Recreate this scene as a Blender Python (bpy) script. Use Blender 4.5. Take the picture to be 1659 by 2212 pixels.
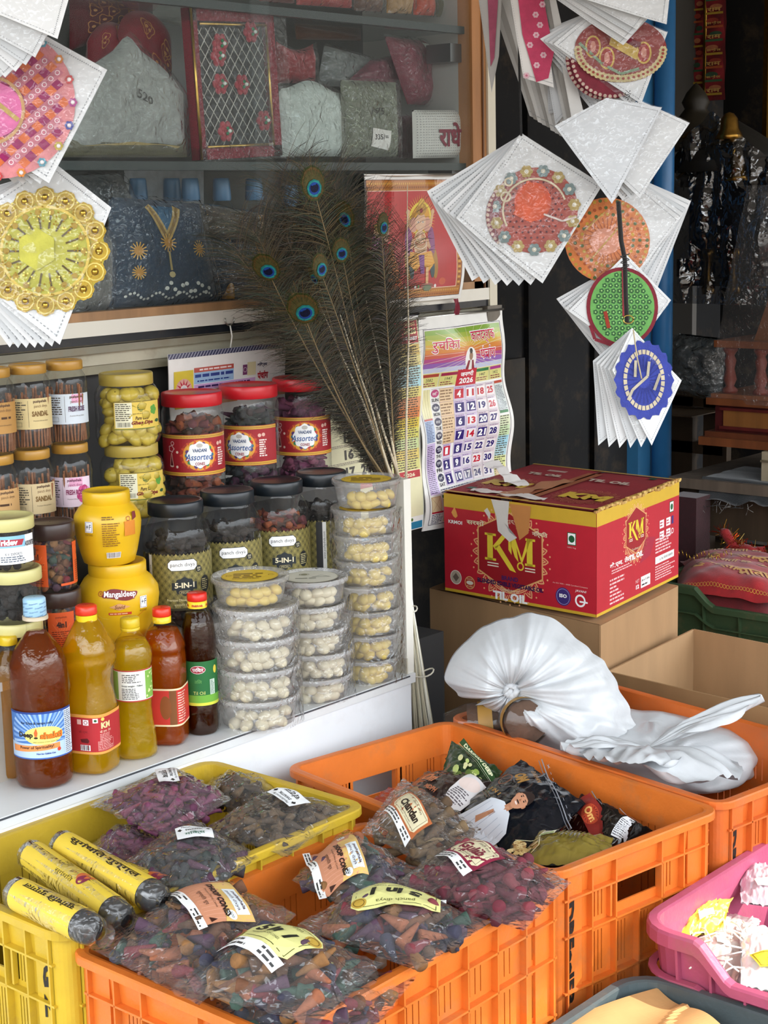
import bpy, math, random
from mathutils import Vector, Matrix, noise
from math import sin, cos, pi, radians as R_, sqrt, atan2, hypot
random.seed(7)
for _o in list(bpy.data.objects): bpy.data.objects.remove(_o)
SC = bpy.context.scene
COL = SC.collection
# ---------------------------------------------------------------- camera
FPX, YAW, PITCH, ROLL, CH = 3590.0, R_(41), R_(10.5), 0.022, 1.5
_d = Vector((cos(YAW), sin(YAW), 0)); _r = Vector((sin(YAW), -cos(YAW), 0)); _k = Vector((0, 0, 1))
_f = cos(PITCH)*_d - sin(PITCH)*_k; _u = sin(PITCH)*_d + cos(PITCH)*_k
CR = _r*cos(ROLL) - _u*sin(ROLL); CU = _u*cos(ROLL) + _r*sin(ROLL)
CP = Vector((0, 0, CH))
cd = bpy.data.cameras.new('camera'); cam = bpy.data.objects.new('camera', cd); COL.objects.link(cam)
cd.sensor_fit = 'VERTICAL'; cd.sensor_height = 36; cd.lens = FPX/2212*36; cd.clip_start = 0.05; cd.clip_end = 100
cam.matrix_world = Matrix(((CR.x, CU.x, -_f.x, CP.x), (CR.y, CU.y, -_f.y, CP.y), (CR.z, CU.z, -_f.z, CP.z), (0, 0, 0, 1)))
SC.camera = cam
SC.view_settings.view_transform = 'Standard'; SC.view_settings.look = 'None'
SC.view_settings.gamma = 1; SC.view_settings.use_curve_mapping = False
SC.view_settings.exposure = 0.12
# ---------------------------------------------------------------- daylight
w = bpy.data.worlds.new('world'); SC.world = w; w.use_nodes = True
bg = w.node_tree.nodes['Background']; bg.inputs[1].default_value = 6.0
# bright hazy sky above, the duller street below it
_t = w.node_tree; _tc = _t.nodes.new('ShaderNodeTexCoord'); _sx = _t.nodes.new('ShaderNodeSeparateXYZ'); _cr = _t.nodes.new('ShaderNodeValToRGB')
_t.links.new(_tc.outputs['Generated'], _sx.inputs[0]); _t.links.new(_sx.outputs[2], _cr.inputs[0]); _t.links.new(_cr.outputs[0], bg.inputs[0])
_e = _cr.color_ramp.elements; _e[0].position = 0; _e[0].color = (.20, .18, .16, 1); _e[1].position = .26; _e[1].color = (.88, .94, 1, 1)
_n = _e.new(.13); _n.color = (.30, .29, .28, 1)
sl = bpy.data.lights.new('sun', 'SUN'); sl.energy = 6.0; sl.angle = R_(0.6); sl.color = (1, .95, .86)
so = bpy.data.objects.new('sun', sl); COL.objects.link(so)
so.rotation_euler = Vector((.50, -.62, .62)).to_track_quat('Z', 'Y').to_euler()
SC.cycles.max_bounces = 9; SC.cycles.transparent_max_bounces = 24; SC.cycles.transmission_bounces = 6
SC.cycles.diffuse_bounces = 3; SC.cycles.glossy_bounces = 3
SC.cycles.caustics_reflective = False; SC.cycles.caustics_refractive = False
SC.cycles.sample_clamp_indirect = 4
SC.cycles.use_denoising = True
# ---------------------------------------------------------------- pixel -> point helpers (photo frame 1659x2212)
def ray(x, y): return _f + CR*((x-829.5)/FPX) - CU*((y-1106)/FPX)
def az(x, y, z): v = ray(x, y); return CP + v*((z-CH)/v.z)
def ay(x, y, Y): v = ray(x, y); return CP + v*(Y/v.y)
def ax(x, y, X): v = ray(x, y); return CP + v*(X/v.x)
def ad(x, y, D): return CP + ray(x, y)*D
# ---------------------------------------------------------------- colours / materials
def hx(h):
    if not isinstance(h, str): return tuple(h) if len(h) == 4 else tuple(h)+(1,)
    h = h.lstrip('#'); c = [int(h[i:i+2], 16)/255 for i in (0, 2, 4)]
    return tuple((x/12.92 if x <= .04045 else ((x+.055)/1.055)**2.4) for x in c)+(1,)
MATS = {}
def nmat(name):
    m = bpy.data.materials.new(name); m.use_nodes = True; nt = m.node_tree
    for n in list(nt.nodes): nt.nodes.remove(n)
    return m, nt, nt.nodes.new('ShaderNodeOutputMaterial')
def N(nt, t, **k):
    n = nt.nodes.new('ShaderNode'+t)
    for a, b in k.items():
        if a.startswith('i_'): n.inputs[a[2:].replace('_', ' ')].default_value = b
        else: setattr(n, a, b)
    return n
def L(nt, a, b): nt.links.new(a, b)
def bumpn(nt, scale, dist, strength=1, kind='Noise', detail=4, co='Object', stretch=None):
    tc = N(nt, 'TexCoord'); src = tc.outputs[co]
    if stretch:
        mp = N(nt, 'Mapping'); mp.inputs['Scale'].default_value = stretch; L(nt, src, mp.inputs[0]); src = mp.outputs[0]
    if kind == 'Noise':
        t = N(nt, 'TexNoise', i_Scale=scale, i_Detail=detail); out = t.outputs['Fac']
    elif kind == 'Crease':
        nz = N(nt, 'TexNoise', i_Scale=scale*.8, i_Detail=3); L(nt, src, nz.inputs['Vector'])
        mx = N(nt, 'Mix', data_type='VECTOR'); mx.inputs[0].default_value = .22
        L(nt, src, mx.inputs[4]); L(nt, nz.outputs['Color'], mx.inputs[5])
        t = N(nt, 'TexVoronoi', feature='DISTANCE_TO_EDGE', i_Scale=scale); src = mx.outputs[1]; out = t.outputs[0]
        L(nt, src, t.inputs['Vector'])
        p = N(nt, 'Math', operation='MINIMUM'); L(nt, out, p.inputs[0]); p.inputs[1].default_value = .35; out = p.outputs[0]
        b = N(nt, 'Bump', i_Strength=strength, i_Distance=dist); L(nt, out, b.inputs['Height']); return b
    else:
        t = N(nt, 'TexWave', i_Scale=scale, i_Distortion=2.0); out = t.outputs['Fac']
    L(nt, src, t.inputs['Vector'])
    b = N(nt, 'Bump', i_Strength=strength, i_Distance=dist); L(nt, out, b.inputs['Height']); return b
def colsrc(nt, var=.12, scale=30, dirt=0, stretch=None):
    """vertex colour of the thing times a soft procedural grain, with optional grime"""
    at = N(nt, 'Attribute', attribute_name='Col'); tc = N(nt, 'TexCoord')
    src = tc.outputs['Object']
    if stretch:
        mp = N(nt, 'Mapping'); mp.inputs['Scale'].default_value = stretch; L(nt, src, mp.inputs[0]); src = mp.outputs[0]
    nz = N(nt, 'TexNoise', i_Scale=scale, i_Detail=5); L(nt, src, nz.inputs['Vector'])
    mr = N(nt, 'MapRange'); L(nt, nz.outputs['Fac'], mr.inputs[0])
    mr.inputs[1].default_value = .3; mr.inputs[2].default_value = .7; mr.inputs[3].default_value = 1-var; mr.inputs[4].default_value = 1+var
    mx = N(nt, 'Mix', data_type='RGBA', blend_type='MULTIPLY'); mx.inputs[0].default_value = 1
    L(nt, at.outputs['Color'], mx.inputs[6])
    cb = N(nt, 'CombineColor'); [L(nt, mr.outputs[0], cb.inputs[i]) for i in range(3)]
    L(nt, cb.outputs[0], mx.inputs[7]); out = mx.outputs[2]
    if dirt:
        n2 = N(nt, 'TexNoise', i_Scale=9, i_Detail=8, i_Roughness=.7); L(nt, tc.outputs['Object'], n2.inputs['Vector'])
        r2 = N(nt, 'MapRange'); L(nt, n2.outputs['Fac'], r2.inputs[0]); r2.inputs[1].default_value = .52; r2.inputs[2].default_value = .72
        r2.inputs[3].default_value = 0; r2.inputs[4].default_value = dirt
        m2 = N(nt, 'Mix', data_type='RGBA'); L(nt, r2.outputs[0], m2.inputs[0]); L(nt, out, m2.inputs[6])
        m2.inputs[7].default_value = hx('8a7152'); out = m2.outputs[2]
    return out
def solid(name, rough=.5, metal=0, var=.1, scale=30, bump=None, dirt=0, coat=0, trans=0, stretch=None, sheen=0, spec=.5):
    m, nt, out = nmat(name)
    b = N(nt, 'BsdfPrincipled'); b.inputs['Roughness'].default_value = rough; b.inputs['Metallic'].default_value = metal
    b.inputs['Coat Weight'].default_value = coat; b.inputs['Specular IOR Level'].default_value = spec
    b.inputs['Sheen Weight'].default_value = sheen
    L(nt, colsrc(nt, var, scale, dirt, stretch), b.inputs['Base Color'])
    if bump: L(nt, bumpn(nt, *bump).outputs[0], b.inputs['Normal'])
    sh = b.outputs[0]
    if trans:
        t = N(nt, 'BsdfTranslucent'); L(nt, colsrc(nt, var, scale), t.inputs[0])
        mx = N(nt, 'MixShader'); mx.inputs[0].default_value = trans; L(nt, sh, mx.inputs[1]); L(nt, t.outputs[0], mx.inputs[2]); sh = mx.outputs[0]
    L(nt, sh, out.inputs[0]); MATS[name] = m; return m
def film(name, tint=(1, 1, 1), haze=.04, rough=.08, bump=None, spec=1.0, hazecol=(1, 1, 1)):
    """thin clear plastic: see-through, a glossy skin and a little haze"""
    m, nt, out = nmat(name)
    tr = N(nt, 'BsdfTransparent'); tr.inputs[0].default_value = tuple(tint)+(1,)
    df = N(nt, 'BsdfDiffuse'); df.inputs[0].default_value = tuple(hazecol)+(1,)
    gl = N(nt, 'BsdfGlossy'); gl.inputs['Roughness'].default_value = rough
    lw = N(nt, 'LayerWeight'); lw.inputs[0].default_value = .5
    pw = N(nt, 'Math', operation='POWER'); L(nt, lw.outputs['Facing'], pw.inputs[0]); pw.inputs[1].default_value = 4.5
    ma = N(nt, 'Math', operation='MULTIPLY_ADD'); L(nt, pw.outputs[0], ma.inputs[0]); ma.inputs[1].default_value = .9; ma.inputs[2].default_value = .04
    m1 = N(nt, 'MixShader'); m1.inputs[0].default_value = haze; L(nt, tr.outputs[0], m1.inputs[1]); L(nt, df.outputs[0], m1.inputs[2])
    ml = N(nt, 'Math', operation='MULTIPLY'); L(nt, ma.outputs[0], ml.inputs[0]); ml.inputs[1].default_value = spec; ml.use_clamp = True
    m2 = N(nt, 'MixShader'); L(nt, ml.outputs[0], m2.inputs[0]); L(nt, m1.outputs[0], m2.inputs[1]); L(nt, gl.outputs[0], m2.inputs[2])
    if bump:
        b = bumpn(nt, *bump); L(nt, b.outputs[0], gl.inputs['Normal']); L(nt, b.outputs[0], lw.inputs['Normal'])
    L(nt, m2.outputs[0], out.inputs[0]); MATS[name] = m; return m
def oilmat(name, c, dense=.3):
    """coloured oil seen through a thin bottle wall"""
    m, nt, out = nmat(name); c = hx(c)
    tr = N(nt, 'BsdfTransparent'); tr.inputs['Color'].default_value = tuple(x**.5 for x in c[:3])+(1,)
    df = N(nt, 'BsdfTranslucent'); df.inputs[0].default_value = c
    d2 = N(nt, 'BsdfDiffuse'); d2.inputs[0].default_value = c
    ma = N(nt, 'MixShader'); ma.inputs[0].default_value = .65; L(nt, df.outputs[0], ma.inputs[1]); L(nt, d2.outputs[0], ma.inputs[2])
    m1 = N(nt, 'MixShader'); m1.inputs[0].default_value = dense; L(nt, tr.outputs[0], m1.inputs[1]); L(nt, ma.outputs[0], m1.inputs[2])
    gl = N(nt, 'BsdfGlossy'); gl.inputs['Roughness'].default_value = .05; gl.inputs[0].default_value = (1, .95, .85, 1)
    lw = N(nt, 'LayerWeight'); lw.inputs[0].default_value = .5
    pw = N(nt, 'Math', operation='POWER'); L(nt, lw.outputs['Facing'], pw.inputs[0]); pw.inputs[1].default_value = 4
    fr = N(nt, 'Math', operation='MULTIPLY_ADD'); L(nt, pw.outputs[0], fr.inputs[0]); fr.inputs[1].default_value = .5; fr.inputs[2].default_value = .03
    m2 = N(nt, 'MixShader'); L(nt, fr.outputs[0], m2.inputs[0]); L(nt, m1.outputs[0], m2.inputs[1]); L(nt, gl.outputs[0], m2.inputs[2])
    b = bumpn(nt, 26, .006); L(nt, b.outputs[0], gl.inputs['Normal']); L(nt, b.outputs[0], lw.inputs['Normal'])
    L(nt, m2.outputs[0], out.inputs[0]); MATS[name] = m; return m
solid('paper', .55, var=.04); solid('glosspaper', .22, var=.04, coat=.4)
solid('plastic', .32, var=.05); solid('crate', .42, var=.10, scale=14, bump=(120, .0006), dirt=.45)
solid('laminate', .25, var=.03, scale=6, dirt=.10)
solid('cloth', .85, var=.14, scale=60, bump=(420, .0008), sheen=.3)
solid('fluff', .9, var=.3, scale=300, bump=(300, .003))
solid('metalfoil', .25, metal=.9, var=.2, scale=200, bump=(160, .001))
solid('gold', .28, metal=1, var=.15, scale=90)
solid('steel', .3, metal=1, var=.05)
solid('cardboard', .8, var=.08, scale=20, bump=('x',) and (90, .0004), stretch=(1, 1, .2))
solid('wood', .5, var=.28, scale=22, stretch=(1, 1, .12), bump=(60, .0006))
solid('wax', .38, var=.05, trans=.25, coat=.3)
solid('cone', .85, var=.18, scale=140, bump=(300, .0006))
solid('darkwall', .6, var=.35, scale=5, dirt=.25)
solid('cream', .7, var=.12, scale=12, dirt=.5)
solid('concrete', .9, var=.2, scale=8, bump=(40, .003))
solid('barb', .5, var=.3, scale=80, sheen=.4)
solid('eyefeather', .35, metal=.35, var=.2, scale=200, bump=(500, .0006))
solid('whitebag', .30, var=.03, trans=.25, bump=(14, .006))
solid('pouch', .2, var=.12, scale=40, coat=.5, bump=(16, .004, 1, 'Crease'))
solid('blackwrap', .16, var=.2, coat=.6, bump=(16, .02, 1, 'Crease'))
film('film', haze=.035, rough=.12, bump=(22, .008, 1, 'Crease'), spec=1.2)
film('filmflat', haze=.02, rough=.06, bump=(9, .006))
film('filmmilk', haze=.28, rough=.25, bump=(30, .006, 1, 'Crease'), spec=1.2)
film('jarclear', tint=(.96, .97, .97), haze=.008, rough=.05, bump=(16, .004), spec=.8)
film('bottleclear', tint=(.99, .99, .98), haze=0, rough=.03, bump=(34, .004), spec=.6)
film('blackfilm', tint=(.5, .51, .54), haze=.02, rough=.10, bump=(13, .014, 1, 'Crease'), spec=4.0, hazecol=(.1, .1, .12))
film('tubclear', tint=(.96, .95, .93), haze=.14, rough=.14, bump=(40, .003), spec=1.1)
film('glass', tint=(.90, .94, .94), haze=.015, rough=.02, bump=(2, .001), spec=.8)
film('windowglass', tint=(.95, .97, .97), haze=.003, rough=.02, bump=(2, .0006), spec=.22)
# ---------------------------------------------------------------- mesh builder
class MB:
    def __init__(s): s.v = []; s.f = []; s.c = []; s.m = []; s.s = []
    def add(s, vs, fs, col='ffffff', mi=0, smooth=False, M=None):
        b = len(s.v)
        s.v += [tuple(M @ Vector(p)) for p in vs] if M is not None else [tuple(p) for p in vs]
        c = hx(col) if not callable(col) else None
        for i, f in enumerate(fs):
            s.f.append([b+j for j in f]); s.c.append(c if c else hx(col(i))); s.m.append(mi); s.s.append(smooth)
        return s
    def box(s, x0, y0, z0, x1, y1, z1, col='ffffff', M=None, mi=0):
        vs = [(x, y, z) for z in (z0, z1) for y in (y0, y1) for x in (x0, x1)]
        fs = [(0, 2, 3, 1), (4, 5, 7, 6), (0, 1, 5, 4), (2, 6, 7, 3), (0, 4, 6, 2), (1, 3, 7, 5)]
        return s.add(vs, fs, col, mi, False, M)
    def lathe(s, prof, col='ffffff', n=40, M=None, smooth=True, mi=0, sq=0, rib=None, cap=True, twist=0):
        """prof: (r,z) from bottom to top; sq>0 squares the section; rib(theta,z)->radius factor"""
        vs = []; fs = []
        for (r, z) in prof:
            for i in range(n):
                a = 2*pi*i/n
                k = 1
                if sq: k = 1/((abs(cos(a+pi/4))**(2+sq*4)+abs(sin(a+pi/4))**(2+sq*4))**(1/(2+sq*4)))
                if rib: k *= rib(a, z)
                vs.append((r*k*cos(a+twist), r*k*sin(a+twist), z))
        for j in range(len(prof)-1):
            for i in range(n):
                fs.append((j*n+i, j*n+(i+1) % n, (j+1)*n+(i+1) % n, (j+1)*n+i))
        if cap:
            if prof[0][0] > 1e-5: fs.append(tuple(range(n-1, -1, -1)))
            if prof[-1][0] > 1e-5: fs.append(tuple((len(prof)-1)*n+i for i in range(n)))
        return s.add(vs, fs, col, mi, smooth, M)
    def tube(s, pts, r, col='ffffff', n=6, mi=0, closed=False):
        pts = [Vector(p) for p in pts]; vs = []; fs = []; m = len(pts)
        for i, p in enumerate(pts):
            t = (pts[min(i+1, m-1)]-pts[max(i-1, 0)])
            if t.length < 1e-9: t = Vector((0, 0, 1))
            t.normalize(); a = t.orthogonal() if abs(t.z) > .95 else t.cross(Vector((0, 0, 1)))
            a.normalize(); b = t.cross(a); rr = r(i/(m-1)) if callable(r) else r
            vs += [p+(a*cos(2*pi*k/n)+b*sin(2*pi*k/n))*rr for k in range(n)]
        for i in range(m-1):
            for k in range(n): fs.append((i*n+k, i*n+(k+1) % n, (i+1)*n+(k+1) % n, (i+1)*n+k))
        fs += [tuple(range(n-1, -1, -1)), tuple((m-1)*n+k for k in range(n))]
        return s.add(vs, fs, col, mi, True)
    def grid(s, fn, nu, nv, col='ffffff', mi=0, smooth=True, M=None, colfn=None):
        vs = [fn(i/nu, j/nv) for j in range(nv+1) for i in range(nu+1)]; fs = []
        for j in range(nv):
            for i in range(nu): fs.append((j*(nu+1)+i, j*(nu+1)+i+1, (j+1)*(nu+1)+i+1, (j+1)*(nu+1)+i))
        return s.add(vs, fs, (lambda q: colfn((q % nu+.5)/nu, (q//nu+.5)/nv)) if colfn else col, mi, smooth, M)
    def ball(s, c, r, col='ffffff', n=8, m=5, sc=(1, 1, 1), mi=0, M=None):
        vs = []; fs = []
        for j in range(m+1):
            t = pi*j/m
            for i in range(n): a = 2*pi*i/n; vs.append((c[0]+r*sc[0]*sin(t)*cos(a), c[1]+r*sc[1]*sin(t)*sin(a), c[2]+r*sc[2]*cos(t)))
        for j in range(m):
            for i in range(n): fs.append((j*n+i, (j+1)*n+i, (j+1)*n+(i+1) % n, j*n+(i+1) % n))
        return s.add(vs, fs, col, mi, True, M)
    def build(s, name, mat, parent=None, loc=None, rot=None, top=None):
        me = bpy.data.meshes.new(name); me.from_pydata(s.v, [], s.f)
        for mm in (mat if isinstance(mat, (list, tuple)) else [mat]): me.materials.append(MATS[mm])
        n = len(me.polygons)
        if n == len(s.f):
            me.polygons.foreach_set('use_smooth', s.s); me.polygons.foreach_set('material_index', s.m)
            ca = me.color_attributes.new('Col', 'FLOAT_COLOR', 'CORNER'); buf = []
            for p, c in zip(s.f, s.c): buf += list(c)*len(p)
            ca.data.foreach_set('color', buf)
        me.update()
        o = bpy.data.objects.new(name, me); COL.objects.link(o)
        if parent: o.parent = parent
        if loc is not None: o.location = loc
        if rot is not None: o.rotation_euler = rot
        return o
def tag(o, label, cat, group=None, kind=None):
    o['label'] = label; o['category'] = cat
    if group: o['group'] = group
    if kind: o['kind'] = kind
    return o
def struct(name, mb, mat): o = mb.build(name, mat); o['kind'] = 'structure'; return o
def thing(name, label, cat, loc=(0, 0, 0), rot=0, group=None):
    o = bpy.data.objects.new(name, None); COL.objects.link(o); o.location = loc
    o.empty_display_size = .02
    o.rotation_euler = rot if isinstance(rot, (tuple, list, Vector)) or hasattr(rot, 'order') else (0, 0, rot)
    return tag(o, label, cat, group)
KIDS = {}
def cp(root, loc, rot=0, label=None, group=None, scale=None, mat=None):
    def rec(o, par):
        c = o.copy(); COL.objects.link(c)
        if par: c.parent = par
        for k in o.children: rec(k, c)
        return c
    r = rec(root, None); r.location = loc
    r.rotation_euler = rot if not isinstance(rot, (int, float)) else (0, 0, rot)
    if label: r['label'] = label
    if group: r['group'] = group
    if scale: r.scale = scale if isinstance(scale, tuple) else (scale,)*3
    return r
# ---------------------------------------------------------------- printing on labels
_TC = {}
def texttris(s, bold=0, shear=0):
    k = (s, bold, shear)
    if k not in _TC:
        c = bpy.data.curves.new('t', 'FONT'); c.body = s; c.resolution_u = 2; c.offset = bold; c.shear = shear
        o = bpy.data.objects.new('t', c); m = o.to_mesh(); m.calc_loop_triangles()
        P = [(v.co.x, v.co.y) for v in m.vertices]; T = [tuple(t.vertices) for t in m.loop_triangles]
        x0 = min(p[0] for p in P); x1 = max(p[0] for p in P); y0 = min(p[1] for p in P); y1 = max(p[1] for p in P)
        o.to_mesh_clear(); bpy.data.objects.remove(o); bpy.data.curves.remove(c)
        _TC[k] = ([((x-x0)/(x1-x0), (y-y0)/(y1-y0)) for x, y in P], T, (x1-x0)/(y1-y0))
    return _TC[k]
class Print:
    """flat ink shapes (u,v in metres, origin at label centre) laid on a surface by mp(u,v,h)"""
    def __init__(s, _t, mp, maxu=None, eps=.00015, both=False): s.both = both; s.mp = mp; s.mb = MB(); s.maxu = maxu; s.eps = eps; s.o = (0, 0)
    def tri(s, a, b, c, col, h):
        if s.maxu:
            e = [(abs(a[0]-b[0]), 0), (abs(b[0]-c[0]), 1), (abs(c[0]-a[0]), 2)]
            if s.both: e = [(hypot(a[0]-b[0], a[1]-b[1]), 0), (hypot(b[0]-c[0], b[1]-c[1]), 1), (hypot(c[0]-a[0], c[1]-a[1]), 2)]
            m = max(e)
            if m[0] > s.maxu:
                if m[1] == 0: d = ((a[0]+b[0])/2, (a[1]+b[1])/2); s.tri(a, d, c, col, h); s.tri(d, b, c, col, h)
                elif m[1] == 1: d = ((c[0]+b[0])/2, (c[1]+b[1])/2); s.tri(a, b, d, col, h); s.tri(a, d, c, col, h)
                else: d = ((a[0]+c[0])/2, (a[1]+c[1])/2); s.tri(a, b, d, col, h); s.tri(d, b, c, col, h)
                return
        s.mb.add([s.mp(p[0]+s.o[0], p[1]+s.o[1], h*s.eps) for p in (a, b, c)], [(0, 1, 2)], col)
    def poly(s, P, col, h=1):
        cx = sum(p[0] for p in P)/len(P); cy = sum(p[1] for p in P)/len(P)
        if len(P) <= 4:
            for i in range(1, len(P)-1): s.tri(P[0], P[i], P[i+1], col, h)
        else:
            for i in range(len(P)): s.tri((cx, cy), P[i], P[(i+1) % len(P)], col, h)
        return s
    def rect(s, x0, y0, x1, y1, col, h=1): return s.poly([(x0, y0), (x1, y0), (x1, y1), (x0, y1)], col, h)
    def frame(s, x0, y0, x1, y1, t, col, h=1):
        s.rect(x0, y0, x1, y0+t, col, h); s.rect(x0, y1-t, x1, y1, col, h); s.rect(x0, y0+t, x0+t, y1-t, col, h); return s.rect(x1-t, y0+t, x1, y1-t, col, h)
    def disc(s, x, y, r, col, h=1, n=20, ry=None, wob=0, k=0, ph=0):
        ry = ry or r
        return s.poly([(x+r*(1+wob*cos(k*a))*cos(a+ph), y+ry*(1+wob*cos(k*a))*sin(a+ph)) for a in [2*pi*i/n for i in range(n)]], col, h)
    def ring(s, x, y, r, t, col, h=1, n=24, ry=None, wob=0, k=0):
        ry = ry or r; q = ry/r
        P = [(cos(2*pi*i/n), sin(2*pi*i/n), 1+wob*cos(k*2*pi*i/n)) for i in range(n+1)]
        for (c, d, w1), (c2, d2, w2) in zip(P, P[1:]):
            s.poly([(x+r*w1*c, y+r*w1*q*d), (x+r*w2*c2, y+r*w2*q*d2), (x+(r-t)*w2*c2, y+(r-t)*w2*q*d2), (x+(r-t)*w1*c, y+(r-t)*w1*q*d)], col, h)
        return s
    def line(s, P, t, col, h=1):
        for a, b in zip(P, P[1:]):
            dx, dy = b[0]-a[0], b[1]-a[1]; l = hypot(dx, dy) or 1; nx, ny = -dy/l*t/2, dx/l*t/2
            s.poly([(a[0]+nx, a[1]+ny), (a[0]-nx, a[1]-ny), (b[0]-nx, b[1]-ny), (b[0]+nx, b[1]+ny)], col, h)
        return s
    def text(s, t, x, y, w=None, hh=None, col='000000', h=3, rot=0, bold=0, shear=0, flipx=False):
        """centred at x,y, fitted to width w and/or height hh"""
        P, T, asp = texttris(t, bold, shear)
        if w is None: w = hh*asp
        if hh is None: hh = w/asp
        c, q = cos(rot), sin(rot)
        Q = [(x+((px-.5)*w)*c-((py-.5)*hh)*q, y+((px-.5)*w)*q+((py-.5)*hh)*c) for px, py in P]
        for a, b, d in T: s.tri(Q[a], Q[b], Q[d], col, h)
        return s
    def para(s, x0, y0, x1, y1, n, col='333333', h=3, fill=.45, rag=.35):
        """small print too fine to read"""
        dy = (y1-y0)/n
        for i in range(n):
            y = y1-(i+.5)*dy; x = x0; xe = x1-random.random()*rag*(x1-x0)
            while x < xe:
                l = min(random.uniform(.6, 2.2)*dy*1.2, xe-x); s.rect(x, y-dy*fill/2, x+l, y+dy*fill/2, col, h); x += l+dy*.35
        return s
    def bars(s, x0, y0, x1, y1, col='111111', h=3):
        s.rect(x0, y0, x1, y1, 'ffffff', h-1); x = x0+.0006
        while x < x1-.0006: w_ = random.choice((.0003, .0005, .0008)); s.rect(x, y0+.0008, min(x+w_, x1), y1-.0004, col, h); x += w_+random.choice((.0004, .0007))
        return s
    def build(s, name, parent, mat='paper', **k): return s.mb.build(name, mat, parent, **k)
def flatmp(o, U, V):
    o = Vector(o); U = Vector(U).normalized(); V = Vector(V).normalized(); Nn = U.cross(V)
    return lambda u, v, h: o+U*u+V*v+Nn*h
def cylmp(R, z=0, taper=0, a0=0):
    """cylinder facing the camera side; u runs left to right as seen from outside"""
    def f(u, v, h): a = u/R+a0-pi/2; rr = R+h+taper*v; return Vector((rr*cos(a), rr*sin(a), z+v))
    return f
def sqmp(R, z, sq, turn=0):
    def f(u, v, h):
        a = u/R-pi/2; e = 2+sq*4; k = 1/((abs(cos(a+pi/4))**e+abs(sin(a+pi/4))**e)**(1/e)); rr = R*k+h; return Vector((rr*cos(a), rr*sin(a), z+v))
    return f
def kid(t, n): return [c for c in t.children if c.name.split('.')[0] == n][0]
CAMAZ = YAW-pi/2      # turn a thing so its -Y front looks straight at the camera direction
def face(p): return atan2(p[1], p[0])-pi/2
# ================================================================ the setting
YW = 2.36
m = MB(); m.box(-4, -4, -.05, 9, 4.5, 0, '6a655f'); struct('floor', m, 'concrete')
m = MB(); m.box(-1.2, -1.08, 2.75, 8.2, 4.0, 2.83, 'b4b0a8'); struct('shade_roof', m, 'cream')  # unseen awning roof, added to keep the sun off all but the nearest crates
m = MB(); m.box(.2, 2.70, 0, 3.10, 2.76, 2.75, '6b6c6c'); struct('wall_back', m, 'darkwall')
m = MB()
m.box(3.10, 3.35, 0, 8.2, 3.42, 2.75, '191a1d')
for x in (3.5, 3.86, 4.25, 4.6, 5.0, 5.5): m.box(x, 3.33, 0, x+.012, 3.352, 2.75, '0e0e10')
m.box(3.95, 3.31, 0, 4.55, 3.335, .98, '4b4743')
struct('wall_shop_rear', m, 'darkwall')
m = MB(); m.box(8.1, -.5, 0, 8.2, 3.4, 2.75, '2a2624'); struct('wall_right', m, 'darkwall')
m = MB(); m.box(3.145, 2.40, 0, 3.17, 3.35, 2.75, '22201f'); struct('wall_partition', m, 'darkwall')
# lower front under the showcase: cream strips and a dark recess
m = MB()
m.box(.9, YW+.02, 1.222, 3.12, YW+.05, 1.262, 'c9c2ab')
m.box(.9, YW+.005, 1.245, 3.12, YW+.02, 1.258, '8f8a79')
m.box(.9, YW+.025, 1.205, 3.12, YW+.045, 1.222, 'a59e86')
struct('trim_1', m, 'cream')
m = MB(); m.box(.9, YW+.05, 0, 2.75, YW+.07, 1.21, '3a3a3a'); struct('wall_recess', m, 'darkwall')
m = MB(); m.box(3.085, YW-.01, .0, 3.14, YW+.05, 1.262, '6f675c'); struct('trim_2', m, 'wood')
# ---------------------------------------------------------------- showcase cabinet
cab = thing('display_cabinet', 'wall-mounted glass-fronted showcase with wooden frame and glass shelves', 'display cabinet', (2.0, YW, 1.26))
def cabp(name, mat, boxes, **k):
    m = MB()
    for b in boxes: m.box(b[0]-2.0, b[1]-YW, b[2]-1.26, b[3]-2.0, b[4]-YW, b[5]-1.26, b[6])
    return m.build(name, mat, cab)
cabp('bottom_rail', 'laminate', [(.9, YW-.004, 1.277, 3.13, YW+.03, 1.304, 'e6e2d6'), (.9, YW, 1.262, 3.13, YW+.03, 1.277, '20242a')])
cabp('wooden_frame', 'wood', [(.9, YW, 1.304, 3.10, YW+.03, 1.32, 'a07a56'), (.9, YW+.03, 1.304, 3.06, YW+.34, 1.312, '4a3a2c'), (3.05, YW, 1.304, 3.10, YW+.04, 2.6, 'b07a4a'), (3.083, YW-.004, 1.304, 3.087, YW, 2.6, '6a4526')])
cabp('corner_post', 'laminate', [(3.10, YW-.006, 1.262, 3.128, YW+.05, 2.6, 'd9d2bd')])
cabp('side_panel', 'laminate', [(3.05, YW+.04, 1.312, 3.058, YW+.34, 2.6, 'b9bab6')])
cabp('back_panel', 'laminate', [(.9, YW+.325, 1.312, 3.05, YW+.335, 2.6, '5c605f')])
for z in (1.585, 1.885):
    cabp('shelf', 'glass', [(.9, YW+.035, z-.009, 3.049, YW+.32, z, 'ffffff')])
    m = cabp('shelf_rail', 'plastic', [(.9, YW+.02, z-.014, 3.049, YW+.034, z+.002, '22302f')])
for x, z in ((3.01, 1.555), (3.01, 1.83)): cabp('shelf_bracket', 'steel', [(x-.0, YW+.03, z-.02, x+.04, YW+.10, z+.02, '6f7375')])
cabp('glass_pane', 'windowglass', [(2.36, YW+.004, 1.32, 3.05, YW+.008, 2.6, 'ffffff')])
cabp('sliding_pane', 'windowglass', [(.9, YW+.012, 1.32, 2.42, YW+.016, 2.6, 'ffffff')])
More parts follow.
